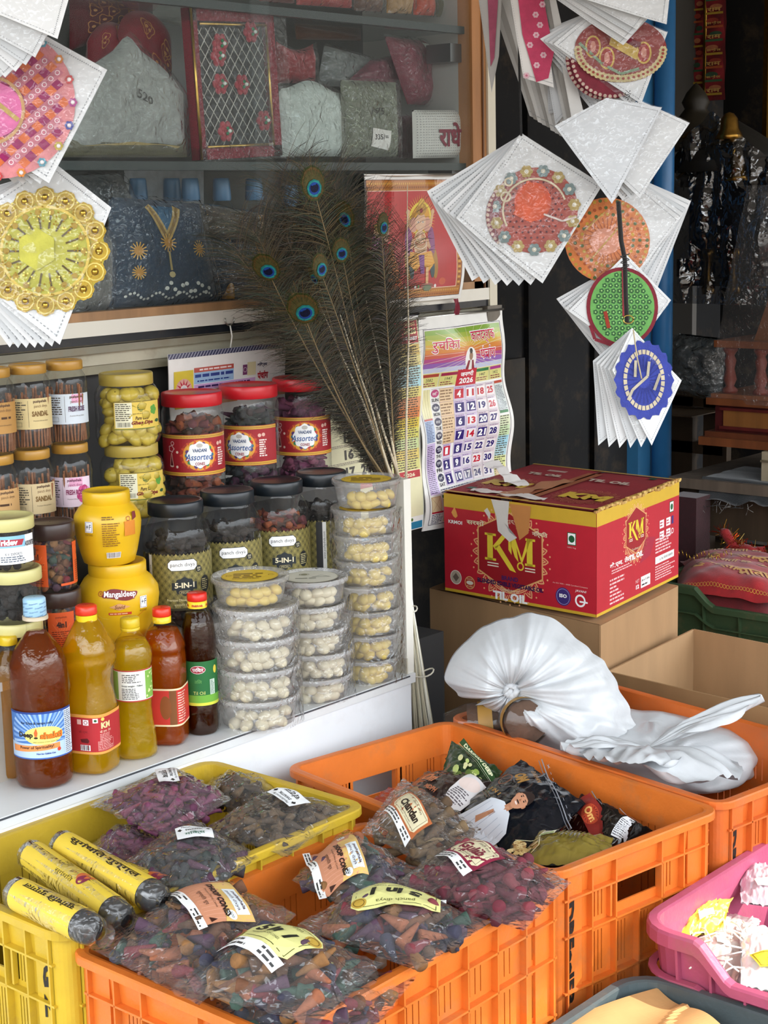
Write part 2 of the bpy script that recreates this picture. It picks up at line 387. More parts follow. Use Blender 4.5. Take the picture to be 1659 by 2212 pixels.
# ---------------------------------------------------------------- counter and tiers
ct = thing('shop_counter', 'low white laminate counter with scuffed front below the jars', 'counter', (1.6, 1.96, 0))
def ctp(name, mat, boxes):
    m = MB()
    for b in boxes: m.box(b[0]-1.6, b[1]-1.96, b[2], b[3]-1.6, b[4]-1.96, b[5], b[6])
    return m.build(name, mat, ct)
ctp('counter_top', 'laminate', [(.7, 1.945, .612, 2.318, 2.38, .63, 'dcdfe0'), (.7, 1.943, .626, 2.30, 1.9452, .6285, '4a4d52')])
ctp('counter_front', 'laminate', [(.7, 1.95, .02, 2.31, 1.975, .612, 'e9edf1')])
ctp('counter_side', 'laminate', [(2.285, 1.975, .02, 2.312, 2.38, .612, 'dfe3e8')])
m = MB(); m.box(.7, 2.070, .63, 2.33, 2.198, .787, 'b9b4aa'); m.box(.7, 2.067, .775, 2.33, 2.198, .789, 'd8d8d4')
tag(m.build('display_step', 'laminate'), 'long grey-white riser step behind the oil bottles carrying the black-lidded jars', 'step')
m = MB(); m.box(.7, 2.20, .63, 2.46, 2.345, .955, '3b3c3e'); m.box(.7, 2.1985, .955, 2.46, 2.345, .966, '5a5c5e')
tag(m.build('display_step', 'laminate'), 'taller dark riser step at the back carrying the red-lidded jars', 'step')
m = MB(); m.box(2.302, 1.952, .63, 2.322, 1.985, 1.0, 'e3e0d6'); m.box(2.3, 1.951, .63, 2.303, 1.986, .66, 'b9b3a2')
tag(m.build('wooden_strip', 'laminate'), 'thin upright white strip at the end of the counter behind the yellow tubs', 'strip')
# ---------------------------------------------------------------- blue posts and far furniture
m = MB(); p = ay(1378, 900, 2.75); q = ay(1396, 900, 2.75); m.box(p.x-.03, 2.73, 0, p.x+.045, 2.77, 2.75, '3f7fae')
struct('column_1', m, 'plastic')
m = MB(); c = ay(1432, 600, 2.70); m.lathe([(.031, 0), (.031, 2.75)], '3273ab', 24, Matrix.Translation((c.x, c.y, 0))); struct('column_2', m, 'plastic')
# ================================================================ crates
def rr(Lx, Ly, r, n=5):
    P = []
    for cx, cy, a0 in ((Lx/2-r, Ly/2-r, 0), (-Lx/2+r, Ly/2-r, pi/2), (-Lx/2+r, -Ly/2+r, pi), (Lx/2-r, -Ly/2+r, 3*pi/2)):
        for i in range(n+1): a = a0+pi/2*i/n; P.append((cx, cy, cos(a), sin(a), r))
    return P
def sweep(mb, Lx, Ly, r, prof, col, zf=None):
    """closed rounded-rectangle sweep of a profile of (offset outwards, z)"""
    P = rr(Lx, Ly, r); n = len(P); k = len(prof)
    if zf:   # add points along the straights for a dipped rim
        Q = []
        for i in range(n):
            a = P[i]; b = P[(i+1) % n]; Q.append(a)
            if hypot(a[0]-b[0], a[1]-b[1]) > r:
                for t in range(1, 24): t /= 24; Q.append((a[0]+(b[0]-a[0])*t, a[1]+(b[1]-a[1])*t, a[2], a[3], r))
        P = Q; n = len(P)
    vs = []
    for (cx, cy, nx, ny, rad) in P:
        for (o, z) in prof:
            x = cx+nx*(rad+o); y = cy+ny*(rad+o); vs.append((x, y, z+(zf(x, y, z) if zf else 0)))
    fs = [(i*k+j, ((i+1) % n)*k+j, ((i+1) % n)*k+j+1, i*k+j+1) for i in range(n) for j in range(k-1)]
    fs += [(i*k+k-1, ((i+1) % n)*k+k-1, ((i+1) % n)*k, i*k) for i in range(n)]
    mb.add(vs, fs, col, 0, False)
def crate(label, loc, rot, Lx, Ly, H, col, group=None, tilt=None, handle=True, z0=0):
    """open slotted crate; loc is the centre of its floor, rim at loc.z+H"""
    t = thing('plastic_crate', label, 'crate', loc, rot if tilt is None else tilt, group)
    ro = .012; T = .003
    rim = MB(); sweep(rim, Lx, Ly, .022, [(-.008, H-.055), (-.005, H-.001), (0, H), (ro-.002, H), (ro, H-.002), (ro, H-.012), (ro-.003, H-.012), (ro-.003, H-.003), (0, H-.004), (-.004, H-.055)], col)
    rim.build('rim', 'crate', t)
    w = MB(); slots = []
    for side in range(4):
        ln = (Lx if side % 2 == 0 else Ly)-.05; off = (Ly if side % 2 == 0 else Lx)/2-.004
        M = Matrix.Rotation(side*pi/2, 4, 'Z') @ Matrix.Translation((0, -off, 0))
        ncell = 8 if ln > .42 else 6; cw = ln/ncell; rows = [(.0, .03, 0), (.03, H*.30, 1), (H*.30, H*.34, 0), (H*.34, H*.60, 1), (H*.60, H*.64, 0), (H*.64, H-.05, 1)]
        hx0, hx1 = (-.055, .055)
        for (a, b, sl) in rows:
            if not sl: w.box(-ln/2, 0, a, ln/2, T, b, col, M); continue
            for c_ in range(ncell):
                x0 = -ln/2+c_*cw
                mid = handle and side % 2 and a > H*.6 and ((x0+cw/2 > hx0-cw*.2) and (x0+cw/2 < hx1+cw*.2))
                if mid: w.box(x0, 0, a, x0+cw, T, a+.012, col, M); w.box(x0, 0, b-.006, x0+cw, T, b, col, M); continue
                w.box(x0, 0, a, x0+.014, T, b, col, M); w.box(x0+cw-.014, 0, a, x0+cw, T, b, col, M)
                w.box(x0+.014, 0, a, x0+cw-.014, T, a+.005, col, M); w.box(x0+.014, 0, b-.006, x0+cw-.014, T, b, col, M)
                ns = max(3, int((cw-.028)/.0105)); sw = (cw-.028)/ns
                for i in range(ns): w.box(x0+.014+i*sw+.0022, 0, a+.005, x0+.014+(i+1)*sw, T, b-.006, col, M)
        if handle and side % 2:   # frame of the hand opening
            for x in (hx0-.006, hx1+.002): w.box(x, -.008, H*.64, x+.004, T, H-.05, col, M)
    w.build('slotted_wall', 'crate', t)
    rb = MB()
    for side in range(4):
        ln = (Lx if side % 2 == 0 else Ly)-.036; off = (Ly if side % 2 == 0 else Lx)/2-.004
        M = Matrix.Rotation(side*pi/2, 4, 'Z') @ Matrix.Translation((0, -off, 0))
        ncell = 8 if ln > .42 else 6
        for z in (H-.052, H*.62, H*.32, .004): rb.box(-ln/2, -.011, z, ln/2, 0, z+.003, col, M)
        for i in range(ncell+1):
            x = -(ln-.014)/2+i*(ln-.014)/ncell  # in line with the solid strips between the slot cells
            if handle and side % 2 and i == ncell//2: rb.box(x-.0015, -.011, 0, x+.0015, 0, H*.62, col, M); continue
            rb.box(x-.0015, -.011, 0, x+.0015, 0, H-.003, col, M)
    rb.build('outer_ribs', 'crate', t)
    for sx in (-1, 1):
        for sy in (-1, 1):
            cpn = MB()
            vs = []; n = 7
            for i in range(n+1):
                a = atan2(sy, sx)-pi/4+pi/2*i/n
                for rad in (.024, .019): vs += [(sx*(Lx/2-.022)+rad*cos(a), sy*(Ly/2-.022)+rad*sin(a), z) for z in (0, H-.004)]
            fs = []
            for i in range(n):
                b = i*4; fs += [(b, b+4, b+5, b+1), (b+2, b+3, b+7, b+6), (b+1, b+5, b+7, b+3), (b, b+2, b+6, b+4)]
            cpn.add(vs, fs, col)
            for k in (0, 1):   # flat strips either side of the corner
                if k: cpn.box(sx*(Lx/2-.022) if sx < 0 else Lx/2-.06, sy*Ly/2-(0 if sy < 0 else .004), 0, sx*(Lx/2-.022)+(.038 if sx < 0 else 0), sy*Ly/2+(.004 if sy < 0 else 0), H-.01, col)
                else: cpn.box(sx*Lx/2-(0 if sx < 0 else .004), (-Ly/2+.022) if sy < 0 else Ly/2-.06, 0, sx*Lx/2+(.004 if sx < 0 else 0), (-Ly/2+.06) if sy < 0 else Ly/2-.022, H-.01, col)
            cpn.build('corner_post', 'crate', t)
    fl = MB(); fl.box(-Lx/2+.006, -Ly/2+.006, .0, Lx/2-.006, Ly/2-.006, .004, col)
    fl.build('crate_floor', 'crate', t)
    return t
def trimtext(par, s, loc, rotz, h, col, name='stencil_lettering'):
    """letters stacked one above the other, painted on a crate corner"""
    pr = Print(s, flatmp(loc, (cos(rotz), sin(rotz), 0), (0, 0, 1)))
    for i, ch in enumerate(s): 
        if ch != ' ': pr.text(ch, 0, -i*h*1.25, None, h, col, h=3, bold=.03, rot=pi/2*0)
    return pr.build(name, par, 'paper')
OR = 'd47028'; YE = 'c2a22c'
HC = .285
def under(c, label, Lx, Ly, col, group=None):   # the crate carrying the one on top
    b = cp(c, Vector(c.location)-Vector((0, 0, HC+.002)), c.rotation_euler.z, label); return b
A = crate('front orange crate piled with bags of incense cones', (1.51, 1.425, .575-HC), 0, .56, .355, HC, OR)
ROTB = R_(90-9)
uB = Vector((cos(ROTB), sin(ROTB), 0)); vB = Vector((sin(ROTB), -cos(ROTB), 0))
Bc = Vector((2.04, 1.553, 0))
B = crate('middle orange crate holding black and gold foil pouches', (Bc.x, Bc.y, .57-HC), ROTB, .61, .355, HC, OR)
Cc = Bc+vB*.385+uB*.012
Cr = crate('rear orange crate holding white carrier bags', (Cc.x, Cc.y, .57-HC), ROTB, .61, .355, HC, 'cc6628')
Yc = crate('yellow crate holding purple and brown bags and foil rolls', (1.495, 1.773, .605-HC), 0, .565, .332, HC, YE)
for q, lb in ((A, 'lower orange crate underneath the front orange crate'), (B, 'lower orange crate underneath the middle orange crate'), (Cr, 'lower orange crate underneath the rear orange crate'), (Yc, 'lower yellow crate underneath the yellow crate')):
    under(q, lb, 0, 0, 0)
blk = '161008'
def side_text(par, word, x, y, z, U, h):
    pr = Print('x', flatmp((x, y, z), U, (0, 0, 1)))
    pr.text(word, 0, 0, h*len(word)*1.1, h, blk, h=3, bold=.05, rot=-pi/2, shear=-.15); return pr.build('stencil_lettering', par)
side_text(Yc, 'G Z B', -.283, -.166+.036, .175, (0, -1, 0), .020)
side_text(B, 'DRFeel53', -.306, .1775-.034, .150, (0, -1, 0), .018)
side_text(Cr, 'DRFeel53', -.306, .1775-.034, .150, (0, -1, 0), .018)
# ---- pink and grey baskets with a dipped front
def tub_crate(label, loc, rot, Lx, Ly, H, col, dip, name='plastic_basket', flare=.02):
    t = thing(name, label, 'crate', loc, rot)
    m = MB()
    zf = (lambda x, y, z: -dip(x, y)*max(0, (z-.05)/(H-.05))) if dip else (lambda x, y, z: 0)
    sweep(m, Lx, Ly, .05, [(-flare-.004, .0), (-flare*.5-.004, H*.5), (-.004, H-.03), (-.004, H-.002), (0, H), (.012, H), (.015, H-.004), (.015, H-.022), (.011, H-.022), (.011, H-.006), (.001, H-.008), (0, H-.03), (-flare*.5, H*.5), (-flare, .0)], col, zf)
    m.build('body', 'crate', t)
    r = MB()
    sweep(r, Lx, Ly, .05, [(0, H-.075), (.012, H-.075), (.012, H-.071), (0, H-.071)], col, zf)
    r.build('band', 'crate', t)
    v = MB()
    for side in range(4):
        ln = (Lx if side % 2 == 0 else Ly)-.12; off = (Ly if side % 2 == 0 else Lx)/2
        M = Matrix.Rotation(side*pi/2, 4, 'Z') @ Matrix.Translation((0, -off, 0))
        for i in range(5):
            x = -ln/2+i*ln/4; p = M @ Vector((x, 0, 0)); dz = dip(p.x, p.y) if dip else 0
            v.add([M @ Vector(q) for q in [(x-.002, -.012, H-.005-dz), (x+.002, -.012, H-.005-dz), (x+.002, 0, H-.005-dz), (x-.002, 0, H-.005-dz), (x-.002, .006, .04), (x+.002, .006, .04), (x+.002, .02, .04), (x-.002, .02, .04)]], [(0, 1, 2, 3), (4, 7, 6, 5), (0, 4, 5, 1), (1, 5, 6, 2), (2, 6, 7, 3), (3, 7, 4, 0)], col)
    v.build('outer_ribs', 'crate', t)
    f = MB(); f.box(-Lx/2+flare+.03, -Ly/2+flare+.03, 0, Lx/2-flare-.03, Ly/2-flare-.03, .004, col); f.build('basket_floor', 'crate', t)
    return t
def dipf(Ly, a, b, d):
    def f(x, y):
        if y > -Ly/2+.04: return 0
        t = min(1, max(0, (x-a)/.05))*min(1, max(0, (b-x)/.05)); return d*t
    return f
# ================================================================ bottles
def bottle(label, px, py, h, prof, liq, dens, capc, capr, caph, lab=None, sq=0, fill=.9, rib=None, turn=0, ring=None, name='oil_bottle', neck=None):
    p = az(px, py, .63); t = thing(name, label, 'bottle', (p.x, p.y, .6305), face(p)+turn); t.scale = (1.03,)*3 if h == .285 else (1, 1, 1)
    mn = 'oil_'+liq.strip('#')
    if mn not in MATS: oilmat(mn, liq, dens)
    b = MB(); b.lathe(prof, 'ffffff', 48, sq=sq, rib=rib, cap=False); b.build('bottle_body', 'bottleclear', t)
    zf = h*fill; q = [(max(.001, r-.0015), z+.001) for r, z in prof if z < zf]
    q = [(.001, .002)]+q+[(.001, q[-1][1]+.001)]
    o = MB(); o.lathe(q, 'ffffff', 48, sq=sq, rib=rib, cap=False); o.build('oil', mn, t)
    c = MB(); zc = prof[-1][1]-.004
    c.lathe([(capr, zc), (capr*1.03, zc+.001), (capr*1.0, zc+caph*.92), (capr*.9, zc+caph), (.001, zc+caph)], capc, 40, rib=lambda a, z: 1+.015*cos(a*36), cap=False)
    c.build('cap', 'plastic', t)
    if ring: c = MB(); c.lathe([(ring[0], zc-ring[1]), (ring[0], zc-.0005), (capr, zc-.0004)], ring[2], 32, cap=False); c.build('neck_ring', 'plastic', t)
    return t
def wavy(lst, n=5, amp=.0012, z0=0, z1=1):
    """insert moulded rings between z0 and z1 of a profile"""
    out = []
    for (r, z), (r2, z2) in zip(lst, lst[1:]):
        out.append((r, z))
        if z >= z0-1e-6 and z2 <= z1+1e-6 and z2-z > .03:
            for i in range(1, n*4): t = i/(n*4); out.append((r+(r2-r)*t-amp*(1-cos(t*n*2*pi))/2, z+(z2-z)*t))
    return out+[lst[-1]]
# 1 amber lamp oil with blue label
t = bottle('large amber lamp oil bottle with blue sunburst label, foremost on the counter', 98, 1688, .285,
    wavy([(.030, 0), (.041, .002), (.0435, .008), (.0435, .03), (.0425, .05), (.0425, .128), (.0435, .135), (.0435, .165), (.043, .185), (.036, .205), (.024, .222), (.016, .232), (.0145, .237), (.0145, .262)], 3, .001, .13, .2),
    '#96440f', .42, '9ec6e0', .0165, .027, fill=.82, ring=(.019, .006, 'c9b9a0'))
pr = Print('x', cylmp(.0436, .085), .006)
pr.rect(-.06, -.036, .055, .036, '4a7cc4', 1)
for i in range(22):
    a = -pi*.1+i*pi*1.2/22
    pr.poly([(0, -.004), (.062*cos(a)*.85, min(.036, .052*sin(a))), (.062*cos(a+.09)*.85, min(.036, .052*sin(a+.09)))], 'a9c8ee' if i % 2 else '7fa8e0', 2)
pr.rect(-.06, -.036, .055, -.012, 'b9d2ee', 2); pr.rect(-.06, .033, .055, .036, '1e3f8c', 3); pr.rect(-.06, -.036, .055, -.034, '3c66b4', 3)
pr.disc(.002, .0, .030, 'f3e27a', 3, 28, ry=.014)
pr.text('for Diya & lamps only', -.008, .019, .048, None, '101a30', 5, bold=.02)
pr.text('Deep', -.0255, .0005, None, .0105, '24160c', 6, bold=.04); pr.text('shakti', .0135, .0, .034, .0105, 'e0761c', 6, bold=.05); pr.text('shakti', .0128, -.0004, .034, .0105, '5a2408', 5, bold=.06)
pr.poly([(-.0115, -.001), (-.008, -.001), (-.007, .005), (-.009, .012), (-.0125, .005)], 'e8672a', 6); pr.disc(-.0098, -.003, .003, '3a2410', 6, ry=.0016)
pr.text('With Goodness of Dark Sesame Oil', .004, -.0095, .036, None, '2a1a10', 6)
pr.poly([(-.052, -.016), (.026, -.013), (.026, -.021), (-.052, -.026)], 'e89250', 4); pr.disc(.024, -.0235, .003, 'd0402a', 5)
pr.text('Power of Spirituality!', -.010, -.0182, .052, None, '40200e', 6, rot=.04, bold=.02)
pr.text('Not for Edible Use', .004, -.0275, .028, None, '1c3a8a', 6, bold=.03)
pr.rect(.036, -.034, .055, .033, 'dce8f6', 4); pr.para(.037, -.033, .054, .032, 22, '46546e', 5)
pr.build('label', t)
pr = Print('x', cylmp(.0168, .268), .004)
for i in range(6):
    for j in range(4): pr.text('Deepshakti', -.04+i*.0155+(j % 2)*.007, -.009+j*.0062, .013, None, '1f4f8f', 2, rot=.15, shear=.3)
pr.build('cap_printing', kid(t, 'cap'))
# 2 tall waisted yellow oil with red label
t = bottle('tall waisted bottle of yellow sesame oil with red wrap label', 205, 1660, .28,
    [(.028, 0), (.035, .002), (.037, .008), (.036, .022), (.037, .035), (.0365, .10), (.034, .118), (.029, .140), (.031, .160), (.0375, .172), (.038, .182), (.036, .187), (.0385, .192), (.038, .198), (.030, .215), (.018, .240), (.0125, .248), (.0125, .256)],
    '#e2b410', .42, 'e03a20', .0165, .014, sq=.35, turn=.25, ring=(.0165, .010, 'f0d020'))
pr = Print('x', sqmp(.0375, .068, .35), .004)
pr.rect(-.055, -.032, .055, .032, 'e6a24c', 1); pr.rect(-.055, -.028, .055, .027, 'b2242c', 2)
pr.text('KM', .010, .014, .016, .010, 'e8d49a', 4, bold=.05); pr.text('के.एम. तेल', .010, .004, .02, None, 'f0d8c0', 4)
pr.rect(-.034, .016, -.027, .024, 'e8b8b0', 3); pr.rect(-.024, .015, -.015, .024, 'f6f0ee', 3); pr.ring(-.0195, .0195, .003, .0009, 'a03030', 4)
pr.rect(-.009, .019, -.002, .026, 'ffffff', 3); pr.disc(-.0055, .0225, .002, '2f5d2c', 4); pr.disc(.005, .024, .003, 'f2d060', 3, 6)
pr.para(.0, -.012, .024, .001, 5, 'e6b0a8', 3); pr.frame(-.003, -.026, .026, -.011, .0005, 'e6b0a8', 3); pr.para(-.002, -.025, .025, -.012, 5, 'e6b0a8', 4)
pr.text('के.एम.', -.024, .004, .016, .005, '6c1418', 3); pr.poly([(-.03, -.008), (-.018, -.006), (-.015, -.010), (-.017, -.014), (-.028, -.013)], '5a1014', 3)
pr.bars(-.031, -.026, -.014, -.017); pr.build('label', t)
# 3 yellow oil, green and white label
t = bottle('waisted yellow oil bottle with green and white label and yellow cap', 295, 1630, .235,
    [(.026, 0), (.034, .002), (.0355, .008), (.0345, .030), (.031, .055), (.0290, .080), (.0300, .098), (.0305, .148), (.0325, .156), (.0335, .166), (.031, .180), (.0245, .192), (.015, .204), (.0125, .210), (.0125, .218)],
    '#e4c418', .38, 'd9b822', .0152, .015, fill=.86, rib=lambda a, z: 1+.018*cos(a*6)*(1 if z > .15 else .3), turn=.1, ring=(.0155, .005, 'd9b822'))
pr = Print('x', cylmp(.0308, .123), .005)
pr.rect(-.046, -.026, .046, .026, 'eef0ea', 1); pr.rect(-.046, .024, .046, .026, 'b83a2c', 2); pr.rect(-.046, -.026, .046, -.024, 'b83a2c', 2)
pr.rect(.018, -.023, .046, .023, '7fb24a', 2); pr.rect(-.046, -.023, -.029, .023, '8ab85a', 2)
for i in range(14): pr.disc(random.uniform(.02, .04), random.uniform(-.02, .02), .002, 'd8e6a0', 3, 7)
pr.rect(-.022, .004, .012, .021, 'fbfbf4', 3); pr.para(-.021, .005, .011, .020, 5, '3a3a3a', 4); pr.text('Gross weight : 728ml', -.005, .0, .034, None, '222222', 4, bold=.02)
pr.para(-.022, -.022, .012, -.003, 7, '444444', 4); pr.build('label', t)
# 4 small orange-brown oil, red label
t = bottle('small squarish amber oil bottle with red and cream label', 362, 1600, .235,
    [(.024, 0), (.033, .002), (.0345, .008), (.0345, .030), (.0335, .036), (.0335, .098), (.0345, .104), (.0345, .148), (.0335, .150), (.0335, .156), (.0345, .158), (.034, .164), (.024, .190), (.016, .204), (.0125, .209), (.0125, .218)],
    '#cc6006', .4, 'e0341c', .0150, .014, sq=.5, turn=.5, fill=.84, ring=(.0152, .011, 'f0cc20'))
pr = Print('x', sqmp(.0345, .067, .5), .004)
pr.rect(-.05, -.032, .05, .032, 'f0d9b0', 1); pr.rect(-.05, -.029, .05, .029, 'c8322a', 2); pr.rect(-.012, -.029, -.002, .029, '7c4a20', 3); pr.disc(-.018, 0, .009, '8a4a1c', 3, ry=.02)
pr.para(.0, -.026, .022, .026, 12, 'f0c8b8', 4); pr.build('label', t)
# 5 dark brown oil, green label
t = bottle('slender dark brown oil bottle with green label and red cap', 438, 1580, .245,
    wavy([(.026, 0), (.0265, .002), (.0285, .008), (.0285, .050), (.0275, .054), (.0275, .128), (.0285, .132), (.0290, .160), (.027, .185), (.021, .205), (.0135, .218), (.0125, .222), (.0125, .232)], 3, .001, .05, .13),
    '#4a1c04', .4, 'd8261c', .0160, .013, fill=.88, rib=lambda a, z: 1+(.03*cos(a*12) if z > .135 else 0), ring=(.0163, .012, 'f0d030'))
pr = Print('x', cylmp(.0287, .091), .005)
pr.rect(-.044, -.038, .044, .038, '1f6a34', 1); pr.rect(-.044, -.038, .044, -.033, 'd9dc4a', 2); pr.rect(-.044, -.033, .044, -.020, '6fae3c', 2)
pr.poly([(.014+.013*cos(a)-.018, .024+.007*sin(a)) for a in [2*pi*i/18 for i in range(18)]], 'f2d9d9', 3); pr.disc(-.004, .024, .012, '9c1d2c', 4, ry=.006); pr.text('परिवार', -.004, .0245, .019, .008, 'ffffff', 5, bold=.02)
pr.text('तिल', -.004, .004, .012, None, '6fae5c', 3); pr.text('Til Oil', -.003, -.016, .020, None, 'd6e080', 3)
pr.rect(.016, -.02, .026, .006, 'cfe0d4', 3); pr.para(.017, -.019, .025, .005, 10, '466', 4) if 0 else pr.para(.017, -.019, .025, .005, 10, '446655', 4)
pr.disc(.028, .022, .004, 'e6d24a', 3, ry=.007); pr.build('label', t)
pr = Print('x', cylmp(.0165, .2216), .004)
for a in (-.026, 0, .026): pr.text('PARIVAR', a, -.0005, .019, None, 'b81c14', 2, bold=.05)
pr.build('cap_printing', kid(t, 'cap'))
# 6 bottle only just in frame behind the first
t = bottle('pale oil bottle at the left edge behind the amber lamp oil bottle', 36, 1674, .24,
    [(.022, 0), (.028, .002), (.030, .008), (.030, .16), (.026, .18), (.013, .20), (.012, .216)], '#d0902c', .3, 'd9b822', .014, .014)
# ================================================================ jars
def jar(label, x, y, z, prof, capr, caph, capc, body='jarclear', turn=0, cat='jar', group=None, lidz=None, knurl=.0, name='plastic_jar', capmat='plastic', a=None, sq=0):
    t = thing(name, label, cat, (x, y, z+.0008), (face((x, y)) if a is None else a)+turn, group)
    b = MB(); b.lathe(prof, capc if body == 'plastic' else 'ffffff', 48, cap=False, sq=sq); b.build('body', body, t)
    zc = prof[-1][1]-caph+.004 if lidz is None else lidz
    c = MB(); c.lathe([(capr-.001, zc), (capr, zc+.001), (capr, zc+caph-.002), (capr-.0015, zc+caph), (capr-.005, zc+caph), (capr-.0065, zc+caph-.0015), (.001, zc+caph-.001)], capc, 72 if knurl else 48, rib=(lambda a, z: 1+knurl*(1 if cos(a*36) > 0 else -1)) if knurl else None, cap=False)
    c.build('lid', capmat, t); return t
JP = [(.050, 0), (.055, .003), (.0575, .012), (.0575, .042)]
def p5in1(label, px, py, side=0):
    p = ay(px, py, 2.12)
    t = jar(label, p.x, p.y, .789, [(.050, 0), (.056, .003), (.059, .012), (.0585, .026), (.058, .030), (.058, .135), (.0595, .140), (.0595, .152), (.0585, .156), (.0585, .160), (.054, .174), (.046, .188), (.044, .192), (.044, .214)], .0475, .024, '1b2228', turn=side, group='black-lidded five-in-one dhoop jars', knurl=.006)
    pr = Print('x', cylmp(.0588, .083), .006); W = .085
    pr.rect(-W, -.048, W, .048, '7d7440', 1)
    for i in range(26):
        for j in range(13):
            u = -W+.003+i*.0066; v = -.044+j*.0074
            if u < W-.004: pr.poly([(u, v), (u+.0026, v+.0032), (u, v+.0064), (u-.0026, v+.0032)], '5d5630' if (i+j) % 2 else '94884c', 2)
    pr.rect(-W, -.048, W, -.044, '3a3622', 2)
    pr.rect(-.056, -.048, -.049, .048, 'f2f2ee', 3); pr.text('www.pushpshala.com', -.0525, .004, .052, None, '222222', 4, rot=pi/2)
    pr.rect(-.068, -.048, -.056, .048, '2a2a2a', 3)
    def rbox(x, y, w, h, c, l): pr.poly([(x-w/2+h*.3, y-h/2), (x+w/2-h*.3, y-h/2), (x+w/2, y-h*.2), (x+w/2, y+h*.2), (x+w/2-h*.3, y+h/2), (x-w/2+h*.3, y+h/2), (x-w/2, y+h*.2), (x-w/2, y-h*.2)], c, l)
    rbox(.008, .031, .052, .020, '1b1f22', 4); rbox(.008, .031, .050, .018, 'ffffff', 5); pr.text('panch divya', .008, .031, .042, .0085, '1c1c1c', 6)
    pr.disc(.037, .022, .006, '15191c', 4); pr.text('500', .037, .0235, .007, None, 'e8e0c0', 5); pr.text('GM', .037, .0195, .0055, None, 'e8e0c0', 5)
    pr.disc(.010, -.006, .0175, '1d2428', 4, 32, ry=.0155, wob=.08, k=8); pr.rect(-.012, -.012, .032, .001, '1d2428', 4)
    pr.text('5-IN-1', .010, -.004, .034, .0095, 'f0e4c0', 6, bold=.03); rbox(.010, -.016, .020, .0055, 'c9b878', 5); rbox(.010, -.016, .019, .0045, '1d2428', 6); pr.text('SPECIAL', .010, -.016, .015, None, 'd9cc98', 7)
    pr.text('Premium Dhoop Cones', .004, -.030, .050, .0055, 'e6dca8', 5, bold=.02); pr.text('सुगन्धित धूप', .004, -.0385, .026, None, 'e6dca8', 5)
    pr.disc(.050, -.006, .010, '15191c', 4, ry=.015); pr.para(.043, -.016, .057, .004, 6, 'c9bd88', 5)
    pr.build('label', t); return t
p5in1('black-lidded 5-IN-1 dhoop cone jar behind the red-capped brown bottle', 378, 1080)
p5in1('black-lidded 5-IN-1 dhoop jar, second from the left of its row', 490, 1057)
p5in1('black-lidded 5-IN-1 dhoop jar with orange cones showing, third in its row', 597, 1035)
p5in1('black-lidded jar turned to show its white web-address strip beside the yellow tubs', 693, 1020, .95)
# red-lidded assorted jars
def vaad(label, px, turn):
    p = ay(px, 845, 2.262); x = p.x
    t = jar(label, x, 2.262, .966, [(.048, 0), (.054, .003), (.057, .012), (.0570, .052), (.056, .055), (.056, .118), (.0575, .122), (.0575, .150), (.0575, .165), (.054, .176), (.052, .180), (.052, .198)], .0560, .024, 'c8202a', turn=turn, group='red-lidded assorted cone jars')
    pr = Print('x', cylmp(.0568, .091), .006); W = .085
    pr.rect(-W, -.038, W, .038, 'a51e28', 1); pr.rect(-W, .031, W, .037, 'e0b040', 2); pr.rect(-W, -.037, W, -.031, 'e0b040', 2)
    for i in range(60): u = -W+i*W*2/60; pr.disc(u+.0015, .034, .0009, '8a2018', 3, 5); pr.disc(u+.0015, -.034, .0009, '8a2018', 3, 5)
    pr.disc(.005, 0, .037, 'b0372c', 2, 28, ry=.030)
    for i in range(14): a = 2*pi*i/14; pr.poly([(.005+.031*cos(a-.16), .025*sin(a-.16)), (.005+.038*cos(a), .030*sin(a)), (.005+.031*cos(a+.16), .025*sin(a+.16))], 'd8552c', 3)
    pr.ring(.005, 0, .031, .005, 'e8a23c', 3, 32, ry=.028)
    for i in range(20): a = 2*pi*i/20; pr.disc(.005+.024*cos(a), .022*sin(a), .0035, ('2f6f8f', 'c8413a', '3d8a5a', 'e6b84a', '5a3a7a')[i % 5], 4, 8)
    pr.disc(.005, .001, .0225, 'ffffff', 5, 40, ry=.0235, wob=.07, k=8)
    pr.disc(.005, .018, .006, 'c9c4bc', 6, 12, ry=.004); pr.text('VAADANI', .005, .009, .026, .0065, '2c4a78', 7, bold=.03)
    pr.text('Assorted', .004, -.003, .051, .0125, 'ffffff', 6, bold=.09, shear=.25); pr.text('Assorted', .004, -.003, .050, .0115, '2a5a9c', 8, shear=.25, bold=.01)
    pr.text('CONES', .005, -.0155, .018, .0055, '9c2434', 7, bold=.03)
    pr.rect(.042, -.016, .060, .016, 'a8242c', 3); pr.para(.043, -.022, .060, .012, 8, 'f2e4dc', 4, fill=.6); pr.disc(.044, .019, .0035, 'e6b8a8', 4); pr.disc(.052, .020, .0035, 'e6b8a8', 4)
    pr.rect(-.068, -.029, -.034, .029, 'a01a26', 3)
    pr.ring(-.050, .012, .0065, .002, 'd8a8a8', 4, wob=.15, k=5); pr.ring(-.047, .022, .004, .0015, 'd8a8a8', 4); pr.line([(-.0505, .004), (-.0545, -.020), (-.046, -.020), (-.0495, .004)], .0008, 'f0d0c0', 4); pr.disc(-.050, -.020, .0045, 'f0d0c0', 4, ry=.002); pr.poly([(-.050, -.003), (-.053, -.019), (-.047, -.019)], '5a1018', 5)
    pr.disc(-.038, -.021, .0025, 'e6c8b8', 4); pr.disc(-.037, .006, .0025, 'e6c8b8', 4)
    pr.build('label', t); return t
vaad('red-lidded assorted cone jar nearest the yellow ghee jars', 413, .10)
vaad('red-lidded assorted cone jar in the middle of the three', 536, -.45)
vaad('red-lidded assorted cone jar next to the peacock feathers', 650, 0)
